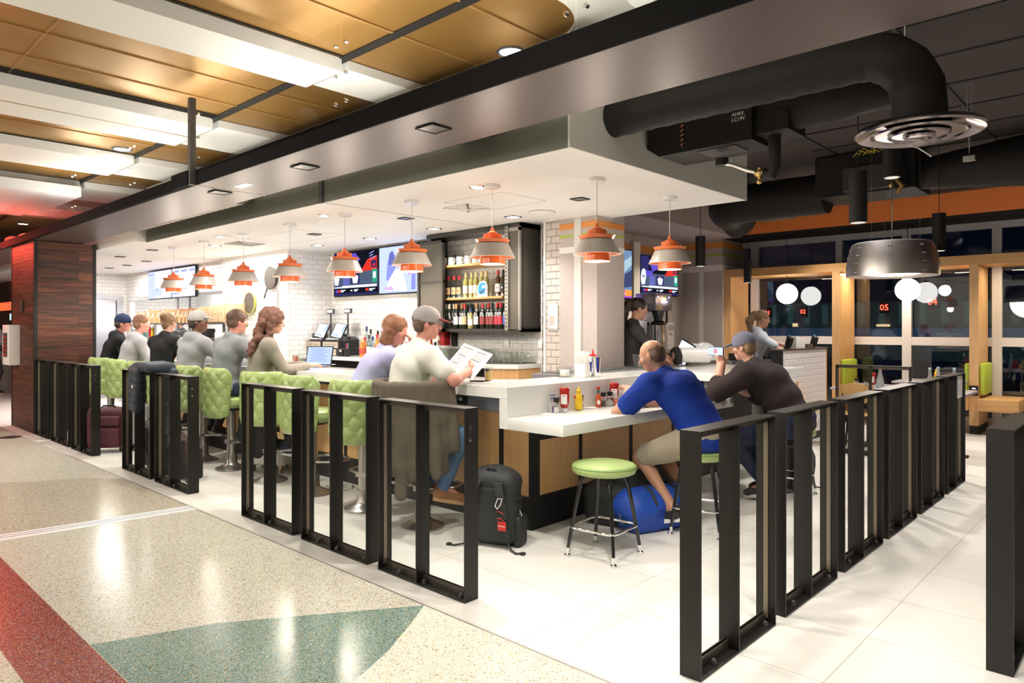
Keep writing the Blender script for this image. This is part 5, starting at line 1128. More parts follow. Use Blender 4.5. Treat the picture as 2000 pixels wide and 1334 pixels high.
# ================================================================ things on the bar
def at(px, py, z): return atZ(px, py, z)
U = UZ+.001; Lw = .861
p = at(612, 717, U)
t = thing('laptop', 'open laptop with white document on screen on the bar', 'laptop', p, .55)
b = B(); b.box(-.15, .15, -.11, .11, 0, .016, bev=.004); b.out('base', mat('laptop_grey', (.25, .25, .3), .4, .5), t)
R = Matrix.Translation((0, .11, .016)) @ Matrix.Rotation(-.28, 4, 'X'); b = B(); b.box(-.155, .155, 0, .008, 0, .215, M=R); lid = b.out('lid', M_blackm, t)
b = B(); b._new([R @ Vector(v) for v in ((-.145, -.001, .01), (.145, -.001, .01), (.145, -.001, .205), (-.145, -.001, .205))], [(0, 1, 2, 3)], False); b.m(1)
for i in range(9): b._new([R @ Vector(v) for v in ((-.11+.03*(i % 2), -.0015, .18-i*.017), (.06+.02*(i % 3), -.0015, .18-i*.017), (.06+.02*(i % 3), -.0015, .184-i*.017), (-.11+.03*(i % 2), -.0015, .184-i*.017))], [(0, 1, 2, 3)], False)
b.out('screen', [emit('laptop_glow', (.42, .52, .95), 1.0), emit('laptop_text', (.12, .15, .5), 1)], lid)
def atl(px, py):
    p = atZ(px, py, Lw); p.x = max(p.x, -3.355); return p
def ketchup(p, lab, rz=0):
    t = thing('ketchup_bottle', lab, 'ketchup bottle', p, rz)
    b = B(); b.cyl((0, 0, 0), (0, 0, .028), .022, .024, n=18); b.out('cap', M_whiteg, t)
    M_ = Matrix.Diagonal((1, .62, 1)).to_4x4(); b = B(); b.lathe([(.018, .028), (.03, .04), (.036, .07), (.038, .12), (.036, .15), (.039, .165), (.038, .178), (.03, .185), (.001, .187)], n=24, M=M_.to_3x3()); b.out('body', M_ketch, t)
    b = B(); b.box(-.024, .024, -.0252, -.0235, .06, .135, bev=.0005); b.m(1).box(-.012, .012, -.0262, -.025, .12, .126); b.out('label', [M_paper, M_red], t)
def mustard(p, lab):
    t = thing('mustard_bottle', lab, 'mustard bottle', p); b = B(); b.lathe([(.001, 0), (.03, .002), (.032, .02), (.029, .06), (.031, .09), (.027, .12), (.015, .135), (.014, .14)], n=22); b.out('body', M_yellow, t)
    b = B(); b.lathe([(.018, .138), (.018, .155), (.008, .165), (.007, .175), (.009, .18), (.001, .183)], n=16); b.out('nozzle', M_yellow, t); b = B(); b.ball((-.012, -.026, .10), .014, 8, (1, .3, 1)); b.out('badge', M_red, t)
def shaker(p, fill, lab):
    t = thing('grinder', lab, 'grinder', p); b = B(); b.lathe([(.001, 0), (.024, 0), (.022, .06), (.023, .07)], n=18); b.out('glass_jar', M_vessel, t); b = B(); b.cyl((0, 0, .003), (0, 0, .045), .021, .0195, n=16); b.out('contents', fill, t)
    b = B(); b.cyl((0, 0, .07), (0, 0, .082), .0235, n=18); b.out('collar', M_chrome, t); b = B(); b.cyl((0, 0, .082), (0, 0, .115), .021, .025, n=18); b.out('cap', M_blackm, t)
def tumbler(p, fill, frac, lab, writing=False):
    t = thing('glass_of_drink', lab, 'glass', p); b = B(); b.lathe([(.001, .002), (.029, 0), (.037, .12), (.0355, .12), (.028, .008), (.001, .008)], n=24); b.out('glass_wall', M_vessel, t)
    b = B(); h = .112*frac; b.cyl((0, 0, .009), (0, 0, .009+h), .0275, .0275+.0075*frac, n=24); b.out('drink', fill, t)
salt = mat('salt', (.8, .78, .75), .8); pepper = mat('pepper', (.07, .05, .04), .9)
def card(p, lab, rz):
    t = thing('table_card', lab, 'card', p, rz)
    b = B(); b.box(-.045, .045, 0, .002, 0, .15); b.out('sheet', M_paper, t)
    b = B(); b.box(-.035, .035, -.0008, 0, .128, .135); b.box(-.03, -.015, -.0008, 0, .10, .112); b.box(-.005, .005, -.0008, 0, .10, .116); b.box(.015, .03, -.0008, 0, .10, .112); b.box(-.03, -.01, -.0008, 0, .085, .09); b.out('printing', M_inkb, t)
    b = B(); b.box(-.01, .045, -.001, 0, .0, .045); b.out('purple_block', M_inkp, t)
cardp = lambda px: Vector((-3.3985, atX(px, 780, -3.4).y, Lw))
card(cardp(1080), 'printed table card with purple block leaning behind the salt grinder', PI/2); card(cardp(1194), 'printed table card behind the second ketchup bottle', PI/2); card(cardp(1346), 'printed table card on the step behind the beer of the phone user', PI/2)
ketchup(atl(1098.5, 804), 'red ketchup bottle upside down on the lower counter by the mustard', .5); mustard(atl(1124, 800), 'yellow mustard bottle on the lower counter near the corner')
shaker(atl(1071.5, 805), salt, 'salt grinder with black cap on a napkin by the step'); shaker(atl(1113, 798), pepper, 'pepper grinder half hidden behind the mustard bottle')
t = thing('hot_sauce', 'hot sauce bottle with red cap and diamond label on the lower counter', 'sauce bottle', atl(1155.5, 794)); b = B(); b.lathe([(.001, 0), (.024, .001), (.024, .085), (.010, .105), (.010, .118), (.001, .118)], n=18); b.out('body', mat('sauce_red', (.5, .09, .03), .15), t); b = B(); b.cyl((0, 0, .112), (0, 0, .145), .0108, n=12); b.out('green_neck', mat('neck_green', (.02, .16, .06), .4), t); b = B(); b.cyl((0, 0, .145), (0, 0, .165), .0125, n=12); b.out('cap', M_red, t); b = B(); b.prism([(0, .02), (.017, .042), (0, .064), (-.017, .042)], -.0262, -.024, Matrix.Rotation(.75, 4, 'Z') @ Matrix(((1, 0, 0, 0), (0, 0, 1, 0), (0, 1, 0, 0), (0, 0, 0, 1)))); b.out('label', M_paper, t)
shaker(atl(1168.5, 793), pepper, 'pepper grinder between the hot sauce and the salt'); shaker(atl(1179, 791), salt, 'salt grinder beside the second ketchup bottle'); ketchup(atl(1189, 790), 'red ketchup bottle behind the two grinders, by the red drink', .6)
tumbler(atl(1206, 797), M_tea, .5, 'half full glass of red drink near the blue shirt man'); tumbler(atl(1379, 768), M_beer, .62, 'glass of golden beer by the elbow of the phone user')
tumbler(at(954.5, 745, U), M_beer, .6, 'printed glass of golden beer on the upper counter corner')
for (px, py, z, lab, rz) in ((1078, 809, Lw, 'white paper napkin under the salt grinder', .3), (1146, 796, Lw, 'folded napkin beside the hot sauce', .9), (965, 746, U, 'white napkin beside the beer glass', .5), (640, 712, U, 'crumpled white napkin behind the laptop', .2)):
    o = B().box(-.075, .075, -.055, .055, 0, .002).out('napkin', M_paper); o.location = at(px, py, z); o.rotation_euler = (0, 0, rz); tag(o, lab, 'napkin')
t = thing('smartphone', 'dark smartphone lying flat beside the beer glass', 'phone', at(937, 745, U), .55); b = B(); b.box(-.075, .075, -.037, .037, 0, .009, bev=.003); b.out('body', M_blackm, t)
ketchup(at(897, 737, U), 'red ketchup bottle behind the held menu', .3); shaker(at(884, 735, U), pepper, 'pepper grinder behind the held menu')
ketchup(at(617, 706, U), 'red ketchup bottle behind the laptop screen', .4)
t = thing('napkin_holder', 'black holder of white napkins behind the laptop', 'napkin holder', at(634, 703, U)); b = B(); b.box(-.06, .06, -.05, .05, 0, .1); b.out('holder', M_blackm, t); b = B(); b.box(-.05, .05, -.04, .04, .1, .135, bev=.01); b.out('napkins', M_paper, t)
tumbler(at(577, 712, U), M_tea, .8, 'glass of amber drink left of the mason jar'); t = thing('mason_jar', 'clear mason jar glass left of the laptop', 'jar', at(589, 714, U)); b = B(); b.lathe([(.001, 0), (.042, 0), (.046, .02), (.046, .10), (.036, .12), (.036, .14), (.034, .14), (.044, .1), (.001, .01)], n=22); b.out('jar', M_vessel, t)
# straws, shakers, squeeze bottle on the corner
t = thing('straw_holder', 'square white holder full of white straws on the upper counter', 'straw holder', at(1137, 736.5, U), .2); b = B(); 
for (a, c, d, e) in ((-.05, .05, -.05, -.046), (-.05, .05, .046, .05), (-.05, -.046, -.046, .046), (.046, .05, -.046, .046)): b.box(a, c, d, e, 0, .115)
b.box(-.046, .046, -.046, .046, 0, .005); b.out('holder', M_whiteg, t)
b = B()
for i in range(36): x = -.038+.0152*(i % 6); y = -.038+.0152*(i//6); b.cyl((x, y, .006), (x*1.15, y*1.15, .215+.01*random.random()), .004, n=6)
b.out('straws', M_paper, t)
for (px, py, h, r, lab) in ((1151, 735.5, .13, .034, 'steel cocktail cup behind the straw holder'), (1164, 735.5, .17, .042, 'tall chrome cocktail shaker tin on the upper counter')):
    t = thing('shaker_tin', lab, 'cocktail shaker', at(px, py, U)); b = B(); b.lathe([(.001, 0), (r*.75, 0), (r, h), (r*.96, h), (r*.72, .005)], n=26); b.out('tin', M_chrome, t)
t = thing('squeeze_bottle', 'clear squeeze bottle with red nozzle behind the shaker tin', 'squeeze bottle', at(1158, 732, U)); b = B(); b.lathe([(.001, 0), (.032, 0), (.032, .16), (.028, .17)], n=18); b.out('body', M_white, t); b = B(); b.cyl((0, 0, .17), (0, 0, .185), .033, n=16); b.cyl((0, 0, .185), (0, 0, .23), .01, .005, n=10); b.out('cap', M_red, t)
t = thing('glass_canister', 'squat clear canister of packets left of the straw holder', 'canister', at(1104, 736, U)); b = B(); b.lathe([(.001, 0), (.075, 0), (.078, .09), (.076, .09), (.07, .005)], n=26); b.out('bowl', M_vessel, t); b = B(); b.box(-.04, .03, -.03, .03, .005, .06, bev=.01); b.out('packets', M_paper, t)
# menu held by the man is built with him
# ================================================================ behind the right wing
t = thing('prep_counter', 'stainless steel prep counter running behind the right wing', 'counter', (0, 0, 0))
b = B(); b.box(-4.2, -3.93, 4.75, 8.2, .86, 1.09); b.out('steel_top', M_steel, t); b = B(); b.box(-4.18, -3.95, 4.8, 8.15, 0, .86); b.out('cabinet_body', M_steel, t)
b = B()
for k in range(6): b.box(-4.18, -3.96, 4.85+k*.55, 5.3+k*.55, 1.09, 1.097)
b.out('tray_lids', M_dkgrey, t)
p = at(1357, 712, 1.1); p.z = 1.10
t = thing('wrap_dispenser', 'black film dispenser with clear roll beside the phone user', 'dispenser', (-3.99, 6.95, 1.10), -.75)
b = B(); b.prism([(-.14, 0), (.10, 0), (.12, .10), (-.02, .19), (-.16, .14)], -.03, .03, Matrix(((1, 0, 0, 0), (0, 0, 1, 0), (0, 1, 0, 0), (0, 0, 0, 1)))); b.out('side_plate', M_blackm, t)
b = B(); b.cyl((-.02, -.034, .09), (-.02, -.03, .09), .045, n=20); b.out('hub', M_chrome, t); b = B(); b.cyl((.02, .03, .10), (.02, .36, .10), .085, n=26); b.out('film_roll', mat('film_white', (.72, .72, .70), .2), t)
t = thing('white_mixer', 'rounded white appliance behind the phone user', 'appliance', (-4.08, 7.75, 1.10)); SDF().ell((0, 0, .12), (.12, .20, .11)).rbox((0, 0, .04), (.11, .17, .045), .03).mesh('casing', M_whiteg, t, .015)
for k, (y, lab) in enumerate(((6.35, 'steel food pan behind the blue shirt man'), (6.62, 'pale food pan on the prep counter beside the film dispenser'))):
    t = thing('food_pan', lab, 'food pan', (-4.06, y, 1.098)); b = B(); b.lathe([(.001, .0), (.08, 0), (.10, .12), (.105, .125), (.095, .12), (.075, .01)], n=4 if k else 24, smooth=not k); b.out('pan', M_steel if k == 0 else M_cream, t)
t = thing('tablet_screen', 'lit order tablet leaning behind the blue shirt man', 'tablet', (-4.06, 7.1, 1.10), -.5); R = Matrix.Rotation(-.35, 4, 'X') ; b = B(); b.box(-.14, .14, 0, .015, .0, .27, M=Matrix.Rotation(.3, 4, 'Y') @ R); tb = b.out('frame', M_blackm, t); b = B(); b.box(-.125, .125, -.002, 0, .015, .255, M=Matrix.Rotation(.3, 4, 'Y') @ R); b.out('display', emit('tablet_glow', (.7, .82, 1), 1.3), tb)
t = thing('menu_rack', 'clear rack of folded menus beside the lit tablet', 'menu rack', (-4.08, 7.45, 1.10), -.7); b = B(); b.box(-.13, .13, -.04, .04, 0, .12); b.out('rack', M_vessel, t)
for k in range(6): b = B(); b.box(-.12+k*.04, -.085+k*.04, -.02, .02, .01, .22); b.out('folded_menu', M_paper, t)
t = thing('jar_of_sticks', 'small glass jar with black lid and yellow contents by the menu rack', 'jar', (-4.0, 7.28, 1.10)); b = B(); b.cyl((0, 0, 0), (0, 0, .13), .035, n=14); b.out('contents', M_brass, t); b = B(); b.cyl((0, 0, .13), (0, 0, .16), .04, n=14); b.out('lid', M_blackm, t)
# coffee brewer
xb = -6.1; p = atX(1277, 600, xb)
t = thing('coffee_brewer', 'tall steel coffee brewer with lit buttons under the alcove television', 'coffee machine', (xb, p.y, 1.0), PI/2)
b = B(); b.box(-.24, .26, -.18, .2, .78, 1.06, bev=.01); b.box(-.24, .26, .1, .2, .1, .8); b.box(-.28, .3, -.2, .22, 0, .1); b.out('body', mat('brewer_steel', (.42, .40, .46), .25, .9), t)
b = B()
for (x, z) in ((-.17, 1.0), (.17, 1.0), (-.06, .92), (.09, .92)): b.cyl((x, -.186, z), (x, -.18, z), .012, n=10)
b.out('lit_buttons', emit('violet_led', (.35, .3, 1), 4), t); b = B(); b.box(-.0, .07, -.185, -.18, .97, .99); b.out('readout', emit('green_led', (.4, .8, .1), 2), t)
b = B(); b.cyl((0, -.08, .62), (0, -.08, .78), .06, .11, n=20); b.box(.13, .16, -.17, -.14, .58, .78); b.box(-.16, -.1, -.17, -.1, .72, .8); b.out('brew_basket', M_dkgrey, t)
t = thing('coffee_urn', 'tall steel coffee urn with black lid and handle below the brewer', 'coffee urn', (xb+.05, p.y+.05, 1.1)); b = B(); b.cyl((0, 0, 0), (0, 0, .45), .11, n=24); b.out('body', M_chrome, t); b = B(); b.lathe([(.12, .45), (.12, .49), (.05, .54), (.001, .55)], n=24); b.tube([(0, .1, .48), (0, .17, .44), (0, .18, .2), (0, .12, .08)], .022, 8); b.out('lid_and_handle', M_blackm, t)
t = thing('steel_cooler', 'tall steel cooler standing left of the coffee brewer', 'refrigerator', (-6.38, 8.2, 0)); b = B(); b.box(0, .5, 0, 1.15, 0, 1.9, bev=.006); b.out('casing', mat('cooler_steel', (.36, .36, .42), .3, .9), t); b = B(); b.box(.5, .506, .02, 1.13, 1.62, 1.63); b.box(.5, .506, 1.0, 1.06, .9, 1.5); b.out('door_lines', M_dkgrey, t)
b = B(); b.box(-6.4, -5.7, 9.35, 11.25, .0, 1.0); tag(b.out('rear_counter', M_steel), 'steel counter carrying the coffee brewer in the alcove', 'counter')
t = thing('wall_notice', 'grey printed notice on the alcove wall right of the coffee urn', 'notice', (XA+.001, atX(1310, 645, XA).y, 1.47)); b = B(); b.box(0, .003, -.11, .11, -.35, .13); b.m(1).box(.003, .004, -.09, .09, -.02, .10); b.box(.003, .004, -.08, .06, -.1, -.05); b.out('sheet', [M_paper, M_grey], t)
# items on the host stand
Hs = 1.236
t = thing('receipt_display', 'black angled register seen from behind near the host stand', 'cash register', (-3.95, 8.45, 1.15), -.4); b = B(); b.box(-.14, .16, -.01, .03, 0, .27, M=Matrix.Rotation(.5, 4, 'Y'), bev=.01); b.box(-.12, .12, -.08, .14, -.06, .03); b.out('display_back', M_blackm, t); b = B(); b.cyl((.05, -.02, .13), (.05, -.02, .2), .05, n=16); b.out('paper_roll', M_paper, t)
b = B(); b.box(-4.5, -3.7, 8.25, 9.0, .0, 1.09); tag(b.out('register_counter', M_steel), 'steel counter behind the dark end of the host stand', 'counter')
for (y, lab) in ((8.98, 'black card reader with green light on the host stand'), (9.85, 'black tilted card reader at the far end of the host stand')):
    t = thing('card_reader', lab, 'card reader', (-3.56, y, Hs), -.6); b = B(); b.cyl((0, 0, 0), (0, 0, .05), .05, .02, n=14); b.box(-.04, .05, -.03, .03, .04, .17, M=Matrix.Rotation(.4, 4, 'Y'), bev=.015); b.out('reader', M_blackm, t)
    b = B(); b.ball((.05, 0, .165), .014, 8); b.out('status_light', mat('status_green', (.02, .3, .2), .4), t)
t = thing('menu_stack', 'rack of white folded menus on the host stand', 'menu rack', (-3.56, 9.3, Hs)); 
for k in range(9): b = B(); b.box(-.05, .05, -.15+k*.035, -.125+k*.035, 0, .16-.008*k); b.out('folded_menu', M_paper, t)
t = thing('dark_tray', 'small dark tray on the host stand', 'tray', (-3.56, 9.62, Hs)); b = B(); b.box(-.06, .06, -.1, .1, 0, .05); b.out('tray', mat('brown_tray', (.09, .06, .05), .5), t)
t = thing('serving_tray', 'pinkish tinted serving tray at the end of the upper counter', 'tray', (-3.15, 7.15, U)); b = B(); b.lathe([(.001, .05), (.18, .05), (.26, 0)], n=30); b.out('tray', mat('pink_tray', (.55, .40, .40), .3), t)
# table top things
def carafe(p, lab):
    t = thing('water_bottle', lab, 'bottle', p); b = B(); b.lathe([(.001, 0), (.045, .002), (.043, .09), (.018, .2), (.015, .26), (.001, .26)], n=18); b.out('glass', glass_bl, t); b = B(); b.cyl((0, 0, .255), (0, 0, .28), .017, n=12); b.out('cap', cap_bl, t)
glass_bl = mat('water_glass', (.55, .6, .62), .05); glass_bl.node_tree.nodes['Principled BSDF'].inputs['Transmission Weight'].default_value = .6; cap_bl = mat('pale_blue_cap', (.35, .55, .65), .4)
TT = .752
carafe((-2.62, 9.55, TT), 'clear water bottle on the left part of the dining table'); carafe((-2.05, 9.45, TT), 'clear water bottle near the middle of the rear tables'); carafe((-1.83, 9.6, TT), 'clear water bottle with blue cap on the right table'); carafe((-2.02, 9.72, TT), 'tall clear bottle with pale blue cap behind the others')
mustard((-1.9, 9.3, TT), 'yellow mustard bottle on the right dining table'); mustard((-2.35, 11.2, TT), 'yellow mustard bottle on the window booth table'); shaker((-2.2, 11.25, TT), salt, 'salt grinder on the window booth table'); shaker((-2.85, 9.4, TT), pepper, 'pepper grinder on the dining table behind the inner barrier'); shaker((-2.75, 9.42, TT), pepper, 'second grinder beside the ketchup on the rear table'); ketchup((-2.72, 9.6, TT), 'red ketchup bottle on the dining table behind the inner barrier'); ketchup((-1.95, 9.85, TT), 'red ketchup bottle on the right dining table')
# ================================================================ kitchen
t = thing('steel_door', 'stainless steel walk-in door at the far left kitchen wall', 'door', (KW, 0, 0))
y0 = atX(150, 600, KW).y; y1 = atX(228, 600, KW).y
b = B(); b.box(0, .04, y0, y1, 0, 2.12, bev=.004); b.out('leaf', mat('door_steel', (.55, .55, .60), .3, .8), t); b = B(); b.box(0, .05, y0-.1, y0, 0, 2.22); b.box(0, .05, y1, y1+.1, 0, 2.22); b.box(0, .05, y0, y1, 2.12, 2.22); b.out('frame', M_steel, t); b = B(); b.box(.04, .05, y1-.03, y1-.01, .1, 2.1); b.out('seal', M_dkgrey, t)
xa = atY(247, 600, 5.1).x; xb_ = atY(456, 600, 5.1).x
t = thing('pass_rack', 'stainless pass rack with posts and shelves in the kitchen', 'rack', (0, 0, 0))
for z in (1.565, 1.30, 1.08): b = B(); b.box(xa, xb_, 4.95, 5.3, z, z+.03); b.out('shelf', M_steel, t)
for px in (256, 302, 372, 441): x = atY(px, 650, 4.95).x; b = B(); b.cyl((x, 4.96, 0), (x, 4.96, 1.6), .022, n=10); b.out('post', M_steel, t)
b = B(); b.box(xa, xb_, 4.9, 5.30, .82, .88); b.box(xa, xb_, 4.95, 5.30, 0, .82); tag(b.out('kitchen_counter', M_steel), 'steel kitchen counter under the pass rack', 'counter')
def bag(w, h, d, lab, x):
    t = thing('paper_bag', lab, 'paper bag', (x, 5.05, 1.597), group='kraft paper bags on the pass rack')
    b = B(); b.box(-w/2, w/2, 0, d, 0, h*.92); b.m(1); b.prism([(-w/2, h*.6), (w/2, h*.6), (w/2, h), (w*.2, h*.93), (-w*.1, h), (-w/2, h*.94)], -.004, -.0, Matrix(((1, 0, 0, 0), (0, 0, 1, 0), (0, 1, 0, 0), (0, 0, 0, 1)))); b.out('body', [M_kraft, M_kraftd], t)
    b = B(); b.tube([(-w*.28, -.01, h*.8), (-w*.25, -.03, h*.5), (0, -.035, h*.42), (w*.25, -.03, h*.5), (w*.28, -.01, h*.8)], .008, 6); b.out('handle', mat_hd, t)
mat_hd = mat('bag_handle', (.78, .66, .50), .8)
bxs = [270, 283, 292, 301, 313, 322, 330, 341, 350, 358, 366, 374, 382]
for k, px in enumerate(bxs):
    x = atY(px, 615, 5.05).x; bag(.11+.04*(k % 3 == 1), .22+.05*((k*7) % 3)/2, .2, 'brown kraft bag with pale handles on the pass rack, number %s from the left' % ['one', 'two', 'three', 'four', 'five', 'six', 'seven', 'eight', 'nine', 'ten', 'eleven', 'twelve', 'thirteen'][k], x)
for k, (p0_, p1_) in enumerate(((390, 404), (406, 416), (418, 428), (430, 441), (443, 455))):
    xA = atY(p0_, 615, 5.05).x; xB_ = atY(p1_, 615, 5.05).x; b = B(); b.box(xA, xB_, 5.02, 5.25, 1.597, 1.86+.008*k, bev=.004); b.m(1).cyl(((xA+xB_)/2, 5.015, 1.73), ((xA+xB_)/2, 5.02, 1.73), .012, n=8)
    tag(b.out('carton', [mat_carton if k else mat('carton_pale', (.70, .53, .34), .8), M_kraftd]) if False else b.out('carton', [mat('carton_'+str(k), (.68-.03*(k % 2), .48, .28), .8), M_kraftd]), 'upright pale cardboard carton on the pass rack, %s from the right' % ['fifth', 'fourth', 'third', 'second', 'rightmost'][k] if k < 4 else 'upright pale cardboard carton at the right end of the pass rack', 'carton', 'cartons on the pass rack')
for (px, m_, lab) in ((294, M_red, 'small red squeeze bottle on the pass rack shelf'), (299, M_yellow, 'small yellow squeeze bottle on the pass rack shelf')):
    x = atY(px, 655, 5.05).x; o = B().lathe([(.001, 0), (.035, 0), (.035, .14), (.012, .17), (.006, .21), (.001, .21)], n=14).out('squeeze_bottle', m_); o.location = (x, 5.05, 1.332); tag(o, lab, 'squeeze bottle')
for (px, w, h, z, m_, lab, nm) in ((330, .3, .12, 1.332, M_steel, 'steel box on the middle shelf of the pass rack', 'steel_box'), (395, .35, .16, 1.332, M_dkgrey, 'dark appliance on the middle shelf of the pass rack', 'appliance'), (437, .25, .10, 1.332, M_white, 'white container on the middle pass rack shelf', 'container'), (272, .2, .14, 1.332, mat('cyan_bin', (.3, .5, .48), .5), 'pale teal bin at the left of the pass rack', 'storage_bin'), (410, .3, .15, 1.112, M_steel, 'steel pan on the lower pass rack shelf', 'steel_pan'), (345, .4, .12, 1.112, M_paper, 'stack of white paper on the lower pass rack shelf', 'paper_stack')):
    x = atY(px, 655, 5.1).x; b = B(); b.box(x-w/2, x+w/2, 5.0, 5.25, z, z+h, bev=.01); tag(b.out(nm, m_), lab, 'container')
b = B(); b.box(-11.95, -11.0, 5.0, 5.3, 1.12, 1.2)
b.bm.free()
t = thing('kitchen_hood', 'grey steel range hood seen through the kitchen pass window', 'range hood', (-13.3, 6.3, 1.62)); b = B(); b.prism([(0, .0), (1.7, 0), (1.7, .35), (0, .6)], 0, .6, Matrix(((1, 0, 0, 0), (0, 0, 1, 0), (0, 1, 0, 0), (0, 0, 0, 1)))); b.out('hood', M_steel, t)
b = B(); b.box(-11.80, -11.74, 5.42, 5.449, 1.28, 2.13); b.box(-13.4, -13.34, 5.42, 5.449, 1.28, 2.13); b.box(-16.5, -11.74, 5.42, 5.449, 2.10, 2.16); b.box(-14.0, -13.9, 5.42, 5.449, 1.28, 2.13)
struct('window_3', b, M_steel)
# pans on the wall
for (px, py, r, ec, lab) in ((489, 592, .175, (.50, .55, .12), 'lime enamelled cast iron pan hanging on the tiled wall'), (530, 543, .175, (.05, .045, .04), 'black cast iron pan hanging high on the tiled wall')):
    p = atY(px, py, 5.28); t = thing('frying_pan', lab, 'frying pan', (p.x, 5.305, p.z)); Rm = Matrix.Rotation(PI/2, 3, 'X')
    b = B(); b.lathe([(.001, 0), (r*.85, 0), (r, .045), (r*1.02, .05), (r*.97, .05), (r*.83, .008), (.001, .008)], n=36, M=Rm); pn_ = b.out('pan_body', mat('enamel_'+str(px), ec, .3), t)
    b = B(); b.lathe([(.001, .012), (r*.83, .012), (r*.96, .049)], n=36, M=Rm); b.out('cooking_surface', mat('seasoned_iron', (.09, .075, .06), .45), t)
    a = 2.2 if px < 500 else -2.1; b = B(); b.tube([(r*math.cos(a), -.045, r*math.sin(a)), ((r+.1)*math.cos(a), -.05, (r+.1)*math.sin(a)), ((r+.17)*math.cos(a), -.045, (r+.17)*math.sin(a))], [.014, .010, .015], 8); b.out('handle', mat('enamel_h'+str(px), ec, .3), t)
for (px, py, w, h, lab) in ((534, 588, .13, .15, 'framed printed notice on the tiled wall below the black pan'), (561, 610, .09, .14, 'faint white printed sheet right of the framed notice'), (482, 640, .06, .12, 'green marked card on the tiled wall below the lime pan'), (518, 622, .10, .06, 'sign with red band behind the curly haired woman')):
    p = atY(px, py, 5.30); t = thing('wall_notice', lab, 'notice', (p.x, 5.306, p.z)); b = B(); b.box(-w, w, -.008, 0, -h, h); b.out('frame', M_grey if 'framed' in lab else M_white, t); b = B(); b.box(-w*.88, w*.88, -.0095, -.008, -h*.9, h*.9); b.m(1)
    if 'green' in lab: b.box(-w*.4, w*.6, -.011, -.0095, .01, .06)
    elif 'red' in lab: b.box(-w*.8, w*.8, -.011, -.0095, -.02, .03)
    else:
        for i in range(9): b.box(-w*.6, w*(.3+.1*(i % 3)), -.0105, -.0095, h*.6-i*h*.13, h*.6-i*h*.13+.008)
    b.out('printing', [M_paper, mat('card_green', (.05, .35, .1), .6) if 'green' in lab else (M_red if 'red' in lab else M_grey)], t)
# far left : TO-GO counter, extinguisher style cabinet
pS = atY(25, 597, 3.9); pT = atY(22.5, 597, 3.9)
t = thing('togo_sign', 'orange TO-GO sign over the takeaway counter at far left', 'sign', (pS.x, 3.9, pS.z)); b = B(); b.box(-1.6, 0, 0, .05, -.095, .095); b.out('board', emit('sign_orange', (.75, .10, .03), 1.1), t)
text('TO-GO', .185, M_paper, t, onY(pT.x-pS.x, -.004, 0) @ Matrix.Diagonal((.78, 1, 1, 1)), align='RIGHT')
b = B(); b.box(-23.9, -17.0, 4.2, 4.3, 0, HC); struct('wall_togo_back', b, M_plankX)
t = thing('togo_counter', 'dim takeaway counter under the orange sign', 'counter', (0, 0, 0)); b = B(); b.box(-21.5, -18.2, 3.95, 4.19, 0, .95); b.out('body', M_grey, t); b = B(); b.box(-21.6, -18.1, 3.9, 4.19, .95, 1.0); b.out('top', M_blackm, t)
b = B(); b.box(-21, -18.2, 4.15, 4.19, 1.70, 1.86); tag(b.out('lit_display', emit('cool_display', (.35, .75, .7), 1.2)), 'pale lit display strip below the orange sign', 'display')
pc = atY(33, 690, 2.60)
t = thing('equipment_cabinet', 'white wall cabinet with window of red items on the wood pillar', 'wall cabinet', (pc.x-.03, 2.598, .93)); b = B(); b.box(-.17, .24, -.14, 0, .02, .62, bev=.006); b.out('casing', M_white, t)
b = B(); b.box(-.10, .14, -.146, -.14, .14, .5); b.m(1)
for k in range(5): b.box(-.08, .12, -.149, -.146, .16+k*.065, .19+k*.065)
b.out('window', [M_dkgrey, M_red], t)
pd = atY(45, 597, 2.6); b = B(); b.box(pd.x-.05, pd.x+.05, 2.57, 2.598, pd.z-.1, pd.z+.08, bev=.004); tag(b.out('thermostat', mat('brown_device', (.08, .06, .04), .5)), 'small dark device screwed on the wood pillar', 'wall device')
b = B(); b.box(-14.6, -14.2, 2.2, 2.3, 2.55, 3.05); tag(b.out('glowing_sign', emit('neon_red', (1, .12, .08), 6)), 'glowing red sign box at the left picture edge', 'sign')
# ================================================================ people
def fab(name, c, r=.85, b=.25, s=18): return mat(name, c, r, bump=.7, bscale=5.5, var=.10, vscale=9, spec=.15)
SK1 = mat('skin_light', (.62, .34, .24), .5); SK2 = mat('skin_tan', (.46, .24, .15), .5); SK3 = mat('skin_brown', (.17, .075, .042), .5); SK4 = mat('skin_rosy', (.60, .27, .20), .5)
H_br = mat('hair_brown', (.10, .05, .028), .55, bump=.6, bscale=90, var=.35, vscale=60); H_dk = mat('hair_dark', (.025, .014, .010), .5, bump=.6, bscale=90); H_rd = mat('hair_auburn', (.22, .09, .04), .5, bump=.6, bscale=90, var=.35, vscale=60)
H_bl = mat('hair_dark_blonde', (.22, .13, .065), .55, bump=.6, bscale=90, var=.3, vscale=60); H_cur = mat('hair_curly', (.16, .07, .045), .6, bump=1, bscale=120, var=.6, vscale=70); H_buzz = mat('hair_buzz', (.20, .10, .06), .8)
def ik(a, t, l1, l2, pole):
    a = Vector(a); t = Vector(t); d = t-a; L = d.length; m = l1+l2-.002
    if L > m: t = a+d*(m/L); d = t-a; L = m
    x = (l1*l1-l2*l2+L*L)/(2*L); h = math.sqrt(max(0, l1*l1-x*x)); n = d.normalized(); p = Vector(pole); p = (p-n*p.dot(n)).normalized()
    return a+n*x+p*h, t
